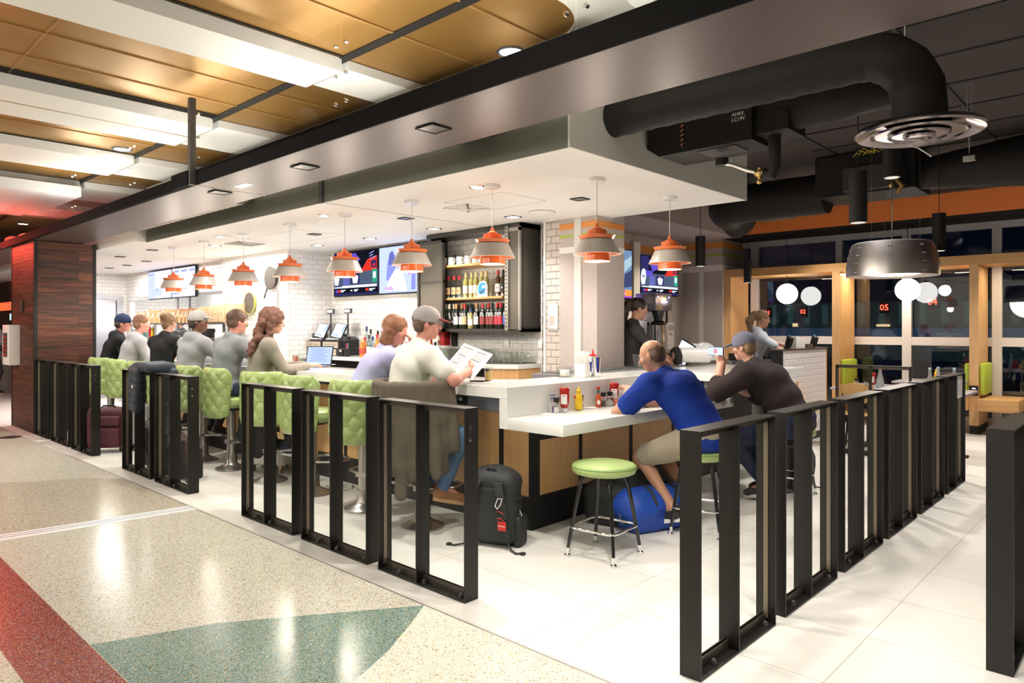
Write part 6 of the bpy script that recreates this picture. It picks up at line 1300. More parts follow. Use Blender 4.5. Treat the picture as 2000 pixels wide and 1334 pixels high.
def hand(S, wrist, dirv, palm_n, thumb, curl=.5, sc=1.0):
    """palm and five fingers; palm_n is the side the fingers close toward"""
    d = Vector(dirv).normalized(); n = Vector(palm_n); n = (n-d*n.dot(d)).normalized(); s = d.cross(n).normalized()
    if s.dot(Vector(thumb)) < 0: s = -s
    w = Vector(wrist); R = np.array([[s.x, d.x, n.x], [s.y, d.y, n.y], [s.z, d.z, n.z]])
    S.rbox(w+d*.05*sc, (.040*sc, .048*sc, .014*sc), .012*sc, R, k=.012)
    for k, (off, ln) in enumerate(((.030, .070), (.010, .079), (-.010, .074), (-.030, .058))):
        b0 = w+d*.092*sc+s*off*sc; a1 = curl*(.9+.1*k); d1 = d*math.cos(a1)+n*math.sin(a1); d2 = d*math.cos(a1*2.1)+n*math.sin(a1*2.1)
        m1 = b0+d1*ln*.52*sc; S.cone(b0-d*.01, m1, .0092*sc, .0085*sc, .004); S.cone(m1, m1+d2*ln*.5*sc, .0085*sc, .0068*sc, .003)
    t0 = w+d*.025*sc+s*.034*sc; t1 = t0+(d*.7+s*.75+n*.3).normalized()*.042*sc; S.cone(t0, t1, .012*sc, .0105*sc, .01); S.cone(t1, t1+(d*.95+s*.1+n*.35).normalized()*.032*sc, .0105*sc, .008*sc, .004)
def person(label, loc, rz, hip=.875, lean=.18, slump=.12, roll=0, wd=1.0, ht=1.0, hy=0.0, hp=0.0, skin=SK1, shirt=None, pants=None, sleeve='long', legs='seat', hair=('short', H_br), cap=None, handR=(.16, .42, 1.12), handL=(-.16, .42, 1.12), poleR=(.5, -.2, -1), poleL=(-.5, -.2, -1), footR=(.11, .30, .33), footL=(-.11, .30, .33), kneeP=(0, 1, .3), shoe=None, vox=.011, hood=False, palmR=(0, 0, -1), palmL=(0, 0, -1), curl=.45, shorts=False, collar=None, sole=None, female=False, untuck=.02, tw=0.0, handdirR=None, handdirL=None, tail=None):
    t = thing('person', label, 'person', loc, rz)
    Hp = Vector((0, 0, hip)); L = .47*ht
    def up(a): return Vector((math.sin(roll)*1.0, math.sin(a), math.cos(a))).normalized()
    u1 = up(lean*.6); u2 = up(lean); u3 = up(lean+slump)
    W = Hp+u1*L*.36; Ch = W+u2*L*.36; S0 = Ch+u3*L*.30
    rt = Vector((math.cos(tw), math.sin(tw), 0)); fw2 = Vector((-math.sin(tw), math.cos(tw), 0))
    sw = (.155 if female else .178)*wd*ht
    SR = S0+rt*sw-Vector((0, 0, .035)); SL = S0-rt*sw-Vector((0, 0, .035))
    NB = S0+Vector((0, 0, .02))+u3*.02; NT = NB+up(lean*.6+slump+.15)*.075
    hd = Matrix.Rotation(hy+0, 3, 'Z') @ Matrix.Rotation(-hp, 3, 'X'); hf = hd @ Vector((0, 1, 0)); hu = hd @ Vector((0, 0, 1)); hr = hd @ Vector((1, 0, 0))
    HC_ = NT+hu*.115+hf*.022; HR = np.array(hd)
    def h(x, y, z): return HC_+hr*x+hf*y+hu*z
    # limbs
    UA, FA = .285*ht, .255*ht
    ER, WR = ik(SR, handR, UA, FA, poleR); EL, WL = ik(SL, handL, UA, FA, poleL)
    HRt = Hp+Vector((.095*wd, .02, -.03)); HLt = Hp+Vector((-.095*wd, .02, -.03))
    TH, SHn = .43*ht, .43*ht
    KR, AR = ik(HRt, footR, TH, SHn, kneeP); KL, AL = ik(HLt, footL, TH, SHn, kneeP)
    th = 1.0*wd
    def torso(S, e=0.0, low=True):
        yR = np.array([[math.cos(tw), -math.sin(tw), 0], [math.sin(tw), math.cos(tw), 0], [0, 0, 1]]) @ rotm('X', -lean)
        S.ell(Hp+Vector((0, -.01, .02)), (.165*wd+e, .125*wd+e, .12+e), rotm('X', -lean*.5), .05)
        S.ell(W, ((.128 if female else .148)*wd+e, .108*wd+e, .15+e), yR, .06); S.ell(Ch, ((.145 if female else .168)*wd+e, .115*wd+e, .155+e), yR, .06)
        if female: S.ell(Ch+fw2*.06+Vector((0, 0, -.02)), (.125*wd+e, .075+e, .07+e), yR, .05)
        S.cone(SR+Vector((0, 0, .005)), SL+Vector((0, 0, .005)), .062*th+e, .062*th+e, .06); S.cone(NB+Vector((0, 0, .015)), SR+Vector((0, 0, .02)), .045+e, .045+e, .04); S.cone(NB+Vector((0, 0, .015)), SL+Vector((0, 0, .02)), .045+e, .045+e, .04)
    S = SDF(); torso(S, -.006)
    S.cone(NB-Vector((0, 0, .03)), NT+hu*.03, .054 if not female else .046, .048 if not female else .042, .03)
    # head
    S.ell(h(0, -.012, .03), (.074, .094, .088), HR, .02); S.ell(h(0, .018, -.04), (.058, .072, .075), HR, .035); S.ell(h(0, .062, -.088), (.028, .024, .022), HR, .025)
    S.cone(h(0, .088, .012), h(0, .108, -.022), .009, .0135, .012); S.cone(h(-.03, .078, .028), h(.03, .078, .028), .012, .012, .016)
    S.cone(h(-.018, .088, -.052), h(.018, .088, -.052), .0085, .0085, .008); S.cone(h(-.015, .085, -.062), h(.015, .085, -.062), .009, .009, .008)
    for sx in (-1, 1): S.ell(h(sx*.076, -.004, -.008), (.010, .020, .031), HR, .008); S.ell(h(sx*.04, .064, -.02), (.024, .02, .022), HR, .02)
    for sx in (-1, 1): S.cut(h(sx*.031, .094, .008), (.015, .012, .009), HR)
    for (a, b_, c) in ((SR, ER, WR), (SL, EL, WL)):
        S.cone(a, b_, .048*th, .038*th, .03); S.cone(b_, c, .038*th, .026*th, .025)
    dR = Vector(handdirR) if handdirR else (WR-ER); dL = Vector(handdirL) if handdirL else (WL-EL)
    hand(S, WR, dR, palmR, (-1, .3, .3), curl); hand(S, WL, dL, palmL, (1, .3, .3), curl)
    for (a, b_, c) in ((HRt, KR, AR), (HLt, KL, AL)):
        S.cone(a, b_, .078*th, .053, .05); S.cone(b_, c, .052, .036, .03); 
        if shorts: S.cone(b_.lerp(c, .3)+Vector((0, -.018, 0)), b_.lerp(c, .5), .042, .03, .03)
        S.cone(c, c+Vector((0, .10, -.05)), .036, .03, .03)
    S.mesh('body', skin, t, vox)
    for sx in (-1, 1): b = B(); b.ball(h(sx*.031, .0745, .008), .0118, 10); b.m(1).ball(h(sx*.031, .0832, .008), .0055, 8, (1, .6, 1), hd); b.out('eye', [mat_eye, mat_iris], t)
    # clothing
    if shirt:
        S = SDF(); torso(S, .013)
        if hood: S.ell(NB+Vector((0, 0, .0))-fw2*.055, (.115, .075, .075), rotm('X', .3), .04); S.cone(NB+Vector((.06, .05, -.01)), NB+Vector((.05, -.06, .03)), .03, .035, .03); S.cone(NB+Vector((-.06, .05, -.01)), NB+Vector((-.05, -.06, .03)), .03, .035, .03)
        if collar: S.cone(NB+Vector((.03, -.035, .03)), NB+Vector((-.03, -.035, .03)), .034, .034, .02); S.cone(NB+Vector((.045, -.02, .03)), NB+Vector((.04, .045, -.0)), .024, .02, .02); S.cone(NB+Vector((-.045, -.02, .03)), NB+Vector((-.04, .045, -.0)), .024, .02, .02)
        S.ell(Hp+Vector((0, -.005, .01-untuck)), (.178*wd, .14*wd, .10), None, .05)
        for (a, b_, c) in ((SR, ER, WR), (SL, EL, WL)):
            if sleeve == 'long': S.cone(a, b_, .066*th, .053*th, .04); S.cone(b_, b_.lerp(c, .93), .054*th, .038*th, .03)
            elif sleeve == 'half': S.cone(a, b_, .068*th, .056*th, .04); S.cone(b_, b_.lerp(c, .35), .056*th, .050*th, .03)
            else: S.cone(a, a.lerp(b_, .68), .068*th, .064*th, .04)
        S.mesh('shirt', shirt, t, vox, noise_amp=.0028, noise_f=26, seed=len(label))
        if collar and not isinstance(collar, bool):
            b = B(); pts = [NB+Vector((.056*math.cos(a_), .056*math.sin(a_)-.0, .035-.012*math.sin(a_))) for a_ in [k*PI/10 for k in range(20)]]; b.tube(pts, .010, 8, closed=True); b.out('collar', collar, t)
    if pants:
        S = SDF(); S.ell(Hp+Vector((0, -.01, .0)), (.175*wd, .14*wd, .115), rotm('X', -lean*.4), .05)
        for (a, b_, c) in ((HRt, KR, AR), (HLt, KL, AL)):
            S.cone(a, b_ if not shorts else a.lerp(b_, .86), .092*th, .068 if not shorts else .086, .05)
            if not shorts: S.cone(b_, b_.lerp(c, .95), .066, .050, .03)
        S.mesh('trousers' if not shorts else 'shorts', pants, t, vox, noise_amp=.003, noise_f=30)
    if shoe:
        for (a, k) in ((AR, KR), (AL, KL)):
            Sh = SDF(); dn = Vector((0, 0, -1)); f_ = Vector((0, 1, 0)); fdir = (f_*1.0+Vector((0, 0, -.25 if legs == 'seat' else 0))).normalized(); o_ = a+Vector((0, .0, -.055))
            RR = fr(fdir)
            Sh.ell(a+fdir*.065+Vector((0, 0, -.045)), (.046, .135, .042), RR, .03); Sh.ell(a+Vector((0, -.01, -.02)), (.043, .055, .055), RR, .03); Sh.ell(a+fdir*.14+Vector((0, 0, -.055)), (.044, .055, .03), RR, .03)
            so = Sh.mesh('shoe', shoe, t, min(vox, .010))
            b = B(); Mx = Matrix(RR.tolist()).to_4x4(); Mx.translation = a+fdir*.065+Vector((0, 0, -.085)); b.prism([(.045*math.cos(q)*(1.05 if math.sin(q) > 0 else .85), .14*math.sin(q)) for q in [k_*PI/10 for k_ in range(20)]], -.012, .018, Mx); b.out('sole', sole or M_whiteg, so)
    # hair
    kind, hm = hair
    S = SDF()
    if kind in ('short', 'buzz', 'balding'):
        g = .008 if kind == 'buzz' else .014
        if kind == 'balding': S.ell(h(0, -.03, .012), (.080, .086, .082), HR, .02); S.cone(h(-.05, -.05, -.03), h(.05, -.05, -.03), .04, .04, .03); S.cut(h(0, .03, .10), (.06, .07, .05), HR)
        else: S.ell(h(0, -.016, .038), (.074+g, .094+g, .088+g*.9), HR, .02); S.cone(h(-.045, -.055, -.03), h(.045, -.055, -.03), .045, .045, .03)
        S.cut(h(0, .11, -.03), (.085, .075, .095), HR)
        for sx in (-1, 1): S.cut(h(sx*.09, .01, -.045), (.04, .045, .045), HR)
    elif kind == 'bun':
        S.ell(h(0, -.016, .035), (.086, .104, .096), HR, .02); S.ell(h(.0, -.11, .06), (.05, .045, .05), HR, .02); S.cone(h(0, -.06, -.04), h(0, -.05, -.07), .05, .035, .03); S.cut(h(0, .115, -.02), (.085, .07, .09), HR)
    elif kind == 'pony':
        S.ell(h(0, -.016, .037), (.084, .103, .094), HR, .02); S.ell(h(0, -.11, .05), (.04, .04, .04), HR, .02); S.cone(h(0, -.13, .04), h(.0, -.165, -.06), .045, .055, .03); S.cone(h(.0, -.165, -.06), h(0, -.13, -.21), .055, .028, .03); S.cut(h(0, .115, -.02), (.085, .07, .09), HR)
    elif kind == 'bob':
        S.ell(h(0, -.02, .035), (.094, .112, .10), HR, .02); S.cone(h(-.06, -.03, -.02), h(-.075, -.01, -.12), .05, .035, .03); S.cone(h(.06, -.03, -.02), h(.075, -.02, -.12), .05, .035, .03); S.ell(h(0, -.06, -.09), (.10, .055, .065), HR, .03); S.cut(h(0, .12, -.04), (.06, .08, .10), HR)
    elif kind == 'curly':
        S.ell(h(0, -.03, .035), (.115, .125, .115), HR, .03)
        rnd = random.Random(3)
        for i in range(34):
            q = i/33; z = .02-.36*q; x = (rnd.random()-.5)*(.20+.10*q); y = -.07-.05*rnd.random()-.02*q; S.ell(h(x, y, z), (.045, .042, .05), HR, .02)
        for sx in (-1, 1):
            for i in range(7): S.ell(h(sx*(.09+.01*i/3), -.02+.02*rnd.random(), .02-.05*i), (.035, .04, .04), HR, .02)
        S.cut(h(0, .13, -.05), (.06, .09, .11), HR)
    if kind != 'none': S.mesh('hair', hm, t, min(vox, .010), noise_amp=.006 if kind == 'curly' else .0022, noise_f=75)
    if cap:
        cm, bm_, back = cap
        S = SDF(); S.ell(h(0, -.012, .045), (.093, .113, .098), HR, .02); S.cut(h(0, 0, -.07), (.16, .16, .095), HR); cp_ = S.mesh('cap', cm, t, .008)
        S = SDF(); S.ell(h(0, .125, .040), (.070, .062, .009), np.array(hd @ Matrix.Rotation(-.18, 3, 'X')), .01); S.mesh('brim', bm_, cp_, .007); b = B(); b.ball(h(0, -.012, .143), .009, 8); b.out('button', bm_, cp_)
    if collar is None and False: pass
    return t, dict(WR=WR, WL=WL, ER=ER, EL=EL, H=HC_)
mat_eye = mat('eye_white', (.75, .72, .70), .2); mat_iris = mat('iris_dark', (.03, .02, .015), .2)
F_wht = fab('white_cotton', (.60, .585, .53)); F_lav = fab('lavender_cotton', (.42, .42, .64)); F_beige = fab('taupe_knit', (.27, .245, .205)); F_grey = fab('grey_knit', (.215, .23, .24)); F_hgrey = fab('grey_fleece', (.27, .28, .29)); F_pale = fab('pale_grey_fleece', (.31, .305, .32)); F_blk = fab('black_cotton', (.016, .016, .018)); F_blue = fab('royal_blue_cotton', (.012, .04, .28)); F_char = fab('dark_brown_cotton', (.035, .027, .028)); F_khaki = fab('khaki_cotton', (.38, .33, .25)); F_jean = fab('blue_denim', (.10, .19, .34)); F_djean = fab('dark_denim', (.03, .045, .08)); F_dk = fab('charcoal_cotton', (.05, .05, .055)); F_navy = fab('navy_cotton', (.02, .03, .07)); F_capg = fab('cap_grey', (.34, .32, .31)); F_capb = fab('cap_slate', (.16, .17, .24)); F_capr = fab('brim_maroon', (.22, .05, .05)); F_lb = fab('pale_blue_cotton', (.55, .60, .66))
L_br = mat('tan_leather', (.30, .13, .05), .5); L_k = mat('black_shoe', (.02, .02, .022), .5)
UC = UZ
person('man in white shirt and grey cap holding a menu at the bar corner', (-4.26, 3.34, .001), -.30, hip=.865, lean=.26, slump=.10, wd=1.24, ht=.97, hy=-.45, hp=.12, skin=SK4, shirt=F_wht, pants=F_jean, sleeve='short', hair=('short', H_br), cap=(F_capg, F_capr, 0), handR=(.26, .42, 1.17), handL=(.02, .46, 1.19), poleR=(.9, .0, -.6), poleL=(-.6, -.2, -1), footR=(.26, .20, .30), footL=(-.02, .22, .30), kneeP=(.5, 1, .25), shoe=L_br, vox=.009, untuck=.05, palmR=(-1, 0, .2), palmL=(1, 0, .2), sole=M_kraft)
person('woman in lavender shirt leaning on her hand at the bar', (-4.87, 3.36, .001), -.35, hip=.865, lean=.50, slump=.12, wd=1.08, ht=.97, hy=-.7, hp=.25, skin=SK4, shirt=F_lav, pants=F_jean, sleeve='half', hair=('bob', H_rd), handR=(.13, .40, 1.30), handL=(-.12, .42, 1.12), poleR=(.5, .3, -1), footR=(.10, .24, .31), footL=(-.1, .24, .31), shoe=L_k, vox=.009, female=True, handdirR=(0, .0, 1), palmR=(0, -1, 0))
person('woman with long curly hair in taupe sweatshirt typing on a laptop', (-6.62, 3.36, .001), -.30, hip=.875, lean=.14, slump=.12, wd=1.05, hy=-.25, hp=.2, skin=SK1, shirt=F_beige, pants=F_blk, hair=('curly', H_cur), handR=(.16, .46, 1.12), handL=(-.05, .48, 1.12), footR=(.12, .26, .32), footL=(-.12, .26, .32), shoe=F_navy, vox=.010, female=True, sleeve='long')
person('man in grey pullover with short brown hair, back to us at the bar', (-7.38, 3.36, .001), .10, hip=.875, lean=.14, slump=.10, roll=.06, wd=1.12, hy=-.25, hp=.1, skin=SK4, shirt=F_grey, pants=F_djean, hair=('short', H_br), handR=(.22, .36, 1.30), handL=(-.2, .42, 1.12), poleR=(.6, .4, -1), footR=(.13, .28, .32), footL=(-.13, .28, .32), shoe=L_k, vox=.011, sleeve='long', collar=F_grey, handdirR=(0, -.3, 1), palmR=(0, -1, 0))
person('man in grey hoodie and backward grey cap drinking at the bar', (-8.27, 3.34, .001), .15, hip=.875, lean=.20, slump=.05, wd=1.12, hy=-.9, hp=-.05, skin=SK3, shirt=F_hgrey, pants=F_dk, hair=('short', H_dk), cap=(F_capg, F_capg, 1), handR=(.20, .38, 1.32), handL=(-.2, .42, 1.12), poleR=(.6, .3, -1), footR=(.18, .26, .34), footL=(.02, .26, .34), shoe=L_k, vox=.012, hood=True)
person('woman in black top with dark blonde hair tied in a bun', (-9.12, 3.36, .001), .45, hip=.875, lean=.12, slump=.08, wd=1.02, hy=.1, hp=.2, skin=SK1, shirt=F_blk, pants=F_djean, hair=('bun', H_bl), footR=(.13, .28, .32), footL=(-.13, .28, .32), shoe=L_k, vox=.012, female=True, sleeve='half')
person('man with shaved ginger hair in a pale grey hoodie at the bar', (-10.40, 3.38, .001), -.05, hip=.875, lean=.28, slump=.06, wd=1.12, hy=-.3, hp=.1, skin=SK4, shirt=F_pale, pants=F_djean, hair=('buzz', H_buzz), footR=(.13, .28, .32), footL=(-.13, .28, .32), shoe=L_k, vox=.013, hood=True)
person('man in black hoodie and dark cap at the far end of the bar', (-11.1, 3.36, .001), -.2, hip=.875, lean=.28, slump=.08, wd=1.1, ht=1.03, hy=-.45, hp=.1, skin=SK4, shirt=F_blk, pants=F_blk, hair=('short', H_dk), cap=(F_navy, F_navy, 0), footR=(.13, .28, .32), footL=(-.13, .28, .32), shoe=L_k, vox=.013, hood=True)
person('man in royal blue shirt and khaki shorts on a round stool', (-2.50, 4.72, .001), PI/2-.05, hip=.70, lean=.68, slump=.20, wd=1.30, ht=1.06, hy=.30, hp=.40, skin=SK2, shirt=F_blue, pants=F_khaki, sleeve='short', hair=('balding', H_br), handL=(-.16, .53, 1.02), poleL=(-.8, .2, -.8), handR=(.10, .60, .90), poleR=(.8, 0, -.6), footL=(-.16, .14, .17), footR=(.12, .16, .17), kneeP=(0, 1, .35), shorts=True, shoe=L_k, vox=.009, handdirL=(.35, .75, .2), palmL=(0, .2, -1), untuck=.05)
pp, J = person('large man in dark shirt and slate cap looking at his phone', (-2.40, 6.12, .001), PI/2+.12, hip=.70, lean=.66, slump=.14, wd=1.48, ht=1.10, hy=.0, hp=.20, skin=SK1, shirt=F_char, pants=F_navy, sleeve='half', hair=('short', H_bl), cap=(F_capb, F_capb, 0), handL=(-.15, .56, 1.16), poleL=(-.5, .3, -1), handR=(.2, .5, .92), poleR=(.8, 0, -.6), footL=(-.16, .16, .14), footR=(.12, .20, .14), kneeP=(-.1, 1, .35), shoe=L_k, vox=.009, handdirL=(.1, .15, 1), palmL=(.8, .6, 0), untuck=.05)
p = Vector(J['WL'])+Vector((.0, .05, .13)); Mp = pp.matrix_basis.copy() if False else (Matrix.Translation(pp.location) @ Matrix.Rotation(pp.rotation_euler.z, 4, 'Z'))
q = Mp @ p; t = thing('smartphone', 'bright phone held up sideways by the man in the slate cap', 'phone', q, pp.rotation_euler.z-.25)
b = B(); b.box(-.004, .004+.004, -.08, .08, -.038, .038, bev=.003); b.out('body', M_blackm, t); b = B(); b.box(.0081, .0085, -.076, .076, -.034, .034); b.box(-.0049, -.0042, -.076, .076, -.034, .034); b.m(1).box(-.0056, -.005, -.02, .02, -.02, .02); b.out('screen', [emit('phone_glow', (.45, .55, .9), 1.2), emit('phone_pink', (.6, .25, .3), 1)], t)
person('server in dark grey shirt with black ponytail behind the right wing', (-4.47, 6.72, .001), -.75, hip=1.0, lean=.10, slump=.05, wd=.92, ht=1.04, hy=.0, hp=.15, skin=SK2, shirt=F_dk, pants=F_djean, sleeve='short', hair=('pony', H_dk), legs='stand', handR=(.22, .45, 1.08), handL=(.12, .52, 1.10), poleR=(.7, -.5, -.5), footR=(.1, .02, .10), footL=(-.1, -.02, .10), kneeP=(0, 1, 0), shoe=L_k, vox=.010, female=True, collar=F_lb)
person('smiling hostess with curly blonde ponytail behind the host stand', (-4.22, 9.45, .001), -.75, hip=.93, lean=.12, slump=.05, wd=.92, ht=1.0, hy=-.1, hp=.2, skin=SK2, shirt=F_lb, pants=F_djean, sleeve='short', hair=('pony', H_bl), legs='stand', handR=(.2, .5, 1.2), handL=(.1, .55, 1.24), poleR=(.7, -.5, -.5), footR=(.1, .02, .10), footL=(-.1, -.02, .10), kneeP=(0, 1, 0), shoe=L_k, vox=.012, female=True)
person('cook in dark cap half hidden behind the pass rack', (-15.4, 6.15, .001), PI, hip=.93, lean=.1, wd=1, skin=SK2, shirt=F_dk, pants=F_dk, sleeve='short', hair=('short', H_dk), cap=(F_navy, F_navy, 0), legs='stand', handR=(.2, .35, 1.0), handL=(-.2, .35, 1.0), footR=(.1, .02, .10), footL=(-.1, -.02, .10), kneeP=(0, 1, 0), shoe=L_k, vox=.016)
person('person in grey top and dark trousers at the takeaway counter', (-19.35, 3.45, .001), .5, hip=.95, lean=.1, wd=1.05, skin=SK2, shirt=F_hgrey, pants=F_dk, sleeve='long', hair=('short', H_dk), legs='stand', handR=(.2, .35, 1.05), handL=(-.2, .35, 1.05), footR=(.12, .02, .10), footL=(-.12, -.02, .10), kneeP=(0, 1, 0), shoe=L_k, vox=.016)
# held menu
c = atY(918, 705, 3.75)
t = thing('held_menu', 'large printed paper menu held open by the white-shirt man', 'menu', (c.x, 3.72, 1.235)); R = Matrix.Rotation(.52, 4, 'Z') @ Matrix.Rotation(-.75, 4, 'X') @ Matrix.Rotation(.42, 4, 'Y')
b = B(); b.box(-.14, .14, 0, .0015, -.125, .155, M=R); b.out('sheet', M_paper, t)
b = B()
for j in (0, 1):
    for i in range(11): b.m(1 if i % 4 == 0 else 0).box(-.12+j*.13, -.03+j*.13-.015*(i % 3), -.0008, -.0002, .12-i*.021, .125-i*.021+(.004 if i % 4 == 0 else 0), M=R)
b.out('printed_lines', [mat('ink_pale', (.55, .42, .40), .8), M_ink], t)
# ================================================================ bags and clothes
N_blk = mat('black_nylon', (.014, .017, .017), .65, bump=.3, bscale=60); N_mar = mat('burgundy_fabric', (.065, .008, .016), .7, bump=.2, bscale=80); N_dg = mat('dark_grey_nylon', (.05, .055, .06), .6, bump=.2, bscale=60); N_brn = mat('maroon_nylon', (.075, .035, .035), .5, bump=.3, bscale=50)
def backpack(loc, rz, label, m1, m2, s=1.0, tag_=False):
    t = thing('backpack', label, 'backpack', loc, rz)
    S = SDF(); S.rbox((0, 0, .24*s), (.17*s, .10*s, .23*s), .07*s, None, .04); S.ell((0, .02, .42*s), (.15*s, .10*s, .09*s), None, .06); S.mesh('main_compartment', m1, t, .010, noise_amp=.002, noise_f=30)
    S = SDF(); S.rbox((0, .12*s, .17*s), (.13*s, .05*s, .15*s), .045*s, None, .03); S.mesh('front_pocket', m1, t, .011, noise_amp=.0015)
    S = SDF(); S.rbox((0, -.085*s, .22*s), (.11*s, .025, .17*s), .022); S.mesh('back_pad', m2, t, .011)
    b = B(); b.tube([(.158*s*math.cos(a)*1.02, .06*s, (.25+.225*math.sin(a))*s) for a in [k*PI/14 for k in range(15)]], .005, 6); b.out('zip_seam', m2, t)
    for z in (.16, .32): b = B(); b.tube([(.172*s, -.06*s, z*s), (.18*s, .02*s, (z-.01)*s), (.16*s, .10*s, (z-.02)*s)], .009, 6); b.out('compression_strap', m2, t)
    for sx in (-1, 1):
        S = SDF(); S.rbox((sx*.17*s, .02, .10*s), (.03*s, .07*s, .10*s), .025*s); S.mesh('side_pocket', m2, t, .012)
        b = B(); w = .028
        pts = [(sx*.05, -.08, .43), (sx*.075, -.125, .42), (sx*.10, -.145, .34), (sx*.115, -.135, .24), (sx*.12, -.115, .14), (sx*.13, -.10, .05)]
        for i in range(len(pts)-1):
            p0, p1 = Vector(pts[i])*s, Vector(pts[i+1])*s; v = [p0-Vector((w, 0, 0)), p0+Vector((w, 0, 0)), p1+Vector((w, 0, 0)), p1-Vector((w, 0, 0))]; n_ = Vector((0, .014, 0)); b._new(v+[q+n_ for q in v], [(0, 1, 2, 3), (7, 6, 5, 4), (0, 4, 5, 1), (1, 5, 6, 2), (2, 6, 7, 3), (3, 7, 4, 0)], False)
        b.out('shoulder_strap', m2, t)
        b = B(); b.tube([(sx*.13*s, -.10*s, .05*s), (sx*.17*s, -.13*s, .012), (sx*.22*s, -.17*s, .008), (sx*.26*s, -.15*s, .008)], .007, 6); b.box(sx*.26*s-.015, sx*.26*s+.015, -.17*s, -.14*s, .001, .014); b.out('webbing', m2, t)
    b = B(); b.tube([(-.04*s, -.05*s, .47*s), (-.02*s, -.06*s, .505*s), (.02*s, -.06*s, .505*s), (.04*s, -.05*s, .47*s)], .008, 8); b.out('grab_handle', m2, t)
    b = B(); b.tube([(sx*.155*s, .05*s-.02*abs(sx), .12*s+.3*s*k/8) for sx in (1,) for k in range(9)], .004, 6); b.out('zip', M_chrome, t)
    if tag_:
        b = B(); b.box(.085, .145, -.146, -.141, .135, .195); tg = b.out('red_patch', M_red, t)
        text('Milwaukee', .0125, M_paper, tg, Matrix(((1, 0, 0, .115), (0, 0, -1, -.1465), (0, 1, 0, .165), (0, 0, 0, 1))))
        b = B(); b.tube([(.07, -.155, .30), (.09, -.16, .35), (.125, -.16, .355), (.11, -.16, .31), (.085, -.155, .28)], .0035, 6, closed=True); b.out('carabiner', M_whiteg, t)
        for z in (.26, .215): b = B(); b.tube([(.085, -.152, z), (.105, -.156, z+.006), (.13, -.15, z-.012)], .003, 6); b.out('red_trim', M_red, t)
        b = B(); b.tube([(.18, .0, .22), (.19, -.01, .25), (.20, .0, .22), (.19, .0, .18)], .004, 6, closed=True); b.out('zip_pull', M_chrome, t)
    return t
backpack((-3.42, 3.48, .002), .35, 'black backpack with red patch and carabiner standing by the bar corner', N_blk, N_blk, 1.06, True)
backpack((-7.19, 2.86, .002), .4, 'dark maroon backpack slumped behind the left barrier', N_brn, N_blk, .92)
backpack((-7.90, 2.86, .002), -.1, 'dark grey backpack standing behind the barrier under the draped jacket', N_dg, N_blk, 1.08)
backpack((-2.55, 6.62, .002), 1.2, 'black backpack on the floor beneath the phone user', N_blk, N_blk, .9)
# suitcase kinds
def suitcase(loc, rz, label, m, trim, w, d, h, soft=False, wheel=None):
    t = thing('suitcase', label, 'suitcase', loc, rz)
    S = SDF(); S.rbox((0, 0, h/2+.05), (w/2, d/2, h/2-.02), .045 if not soft else .06, None, .01); S.mesh('shell', m, t, .012)
    b = B()
    if not soft:
        for k in range(9): x = -w/2+.05+k*(w-.1)/8; b.cyl((x, -d/2-.001, .10), (x, -d/2-.001, h-.02), .007, n=6); b.cyl((x, d/2+.001, .10), (x, d/2+.001, h-.02), .007, n=6)
        b.out('ribs', m, t)
    else:
        b.out('blank', m, t) if False else b.bm.free()
        S = SDF(); S.rbox((0, -d/2-.02, h*.36), (w/2-.04, .035, h*.24), .03); S.mesh('front_pocket', m, t, .012)
        S = SDF(); S.rbox((0, -d/2-.015, h*.76), (w/2-.04, .03, h*.12), .025); S.mesh('upper_pocket', m, t, .012)
        b = B(); b.box(-w/2-.002, w/2+.002, -.03, -.01, .06, h+.03); b.out('grey_gusset', trim, t)
    for sx in (-1, 1):
        for sy in (-1, 1):
            b = B(); b.cyl((sx*(w/2-.05)-.012, sy*(d/2-.04), .030), (sx*(w/2-.05)+.012, sy*(d/2-.04), .030), .028, n=16); wl = b.out('wheel', wheel or M_rubber, t); b = B(); b.box(sx*(w/2-.05)-.018, sx*(w/2-.05)+.018, sy*(d/2-.04)-.02, sy*(d/2-.04)+.02, .04, .075); b.out('wheel_housing', trim, t)
    b = B(); hz = h+.04 if soft else (h+.42 if 'silver' in label else h+.06)
    b.tube([(-.09, d/2-.05, h), (-.09, d/2-.05, hz-.02), (-.07, d/2-.05, hz), (.07, d/2-.05, hz), (.09, d/2-.05, hz-.02), (.09, d/2-.05, h)], .009, 8); b.out('pull_handle', M_steel, t)
    b = B(); b.tube([(-.08, -.02, h+.03), (-.06, -.02, h+.055), (.06, -.02, h+.055), (.08, -.02, h+.03)], .01, 8); b.out('carry_handle', M_blackm, t)
    return t
suitcase((-9.42, 2.87, .002), .9, 'burgundy soft suitcase with black wheels behind the left barrier', N_mar, N_dg, .44, .26, .50, True)
suitcase((-6.86, 3.64, .002), .45, 'ribbed white hard shell suitcase with bronze wheels by the curly haired woman', mat('ivory_shell', (.75, .72, .68), .25), mat('bronze_trim', (.40, .24, .16), .4, .5), .44, .25, .50, False, mat('bronze_wheel', (.25, .15, .10), .4))
suitcase((-9.22, 3.22, .002), 1.0, 'silver hard case standing behind the burgundy suitcase', mat('silver_case', (.35, .35, .36), .35, .6), M_dkgrey, .44, .24, .56)
t = thing('tote_bag', 'black handbag with two loop handles resting on the silver case', 'handbag', (-9.20, 3.20, .615), .9)
S = SDF(); S.rbox((0, 0, .15), (.21, .09, .15), .05); S.mesh('bag_body', F_blk, t, .011, noise_amp=.002); b = B()
for sy in (-.08, .08): b.tube([(-.1, sy, .27), (-.09, sy, .38), (0, sy, .42), (.09, sy, .38), (.1, sy, .27)], .008, 8)
b.out('handles', F_blk, t)
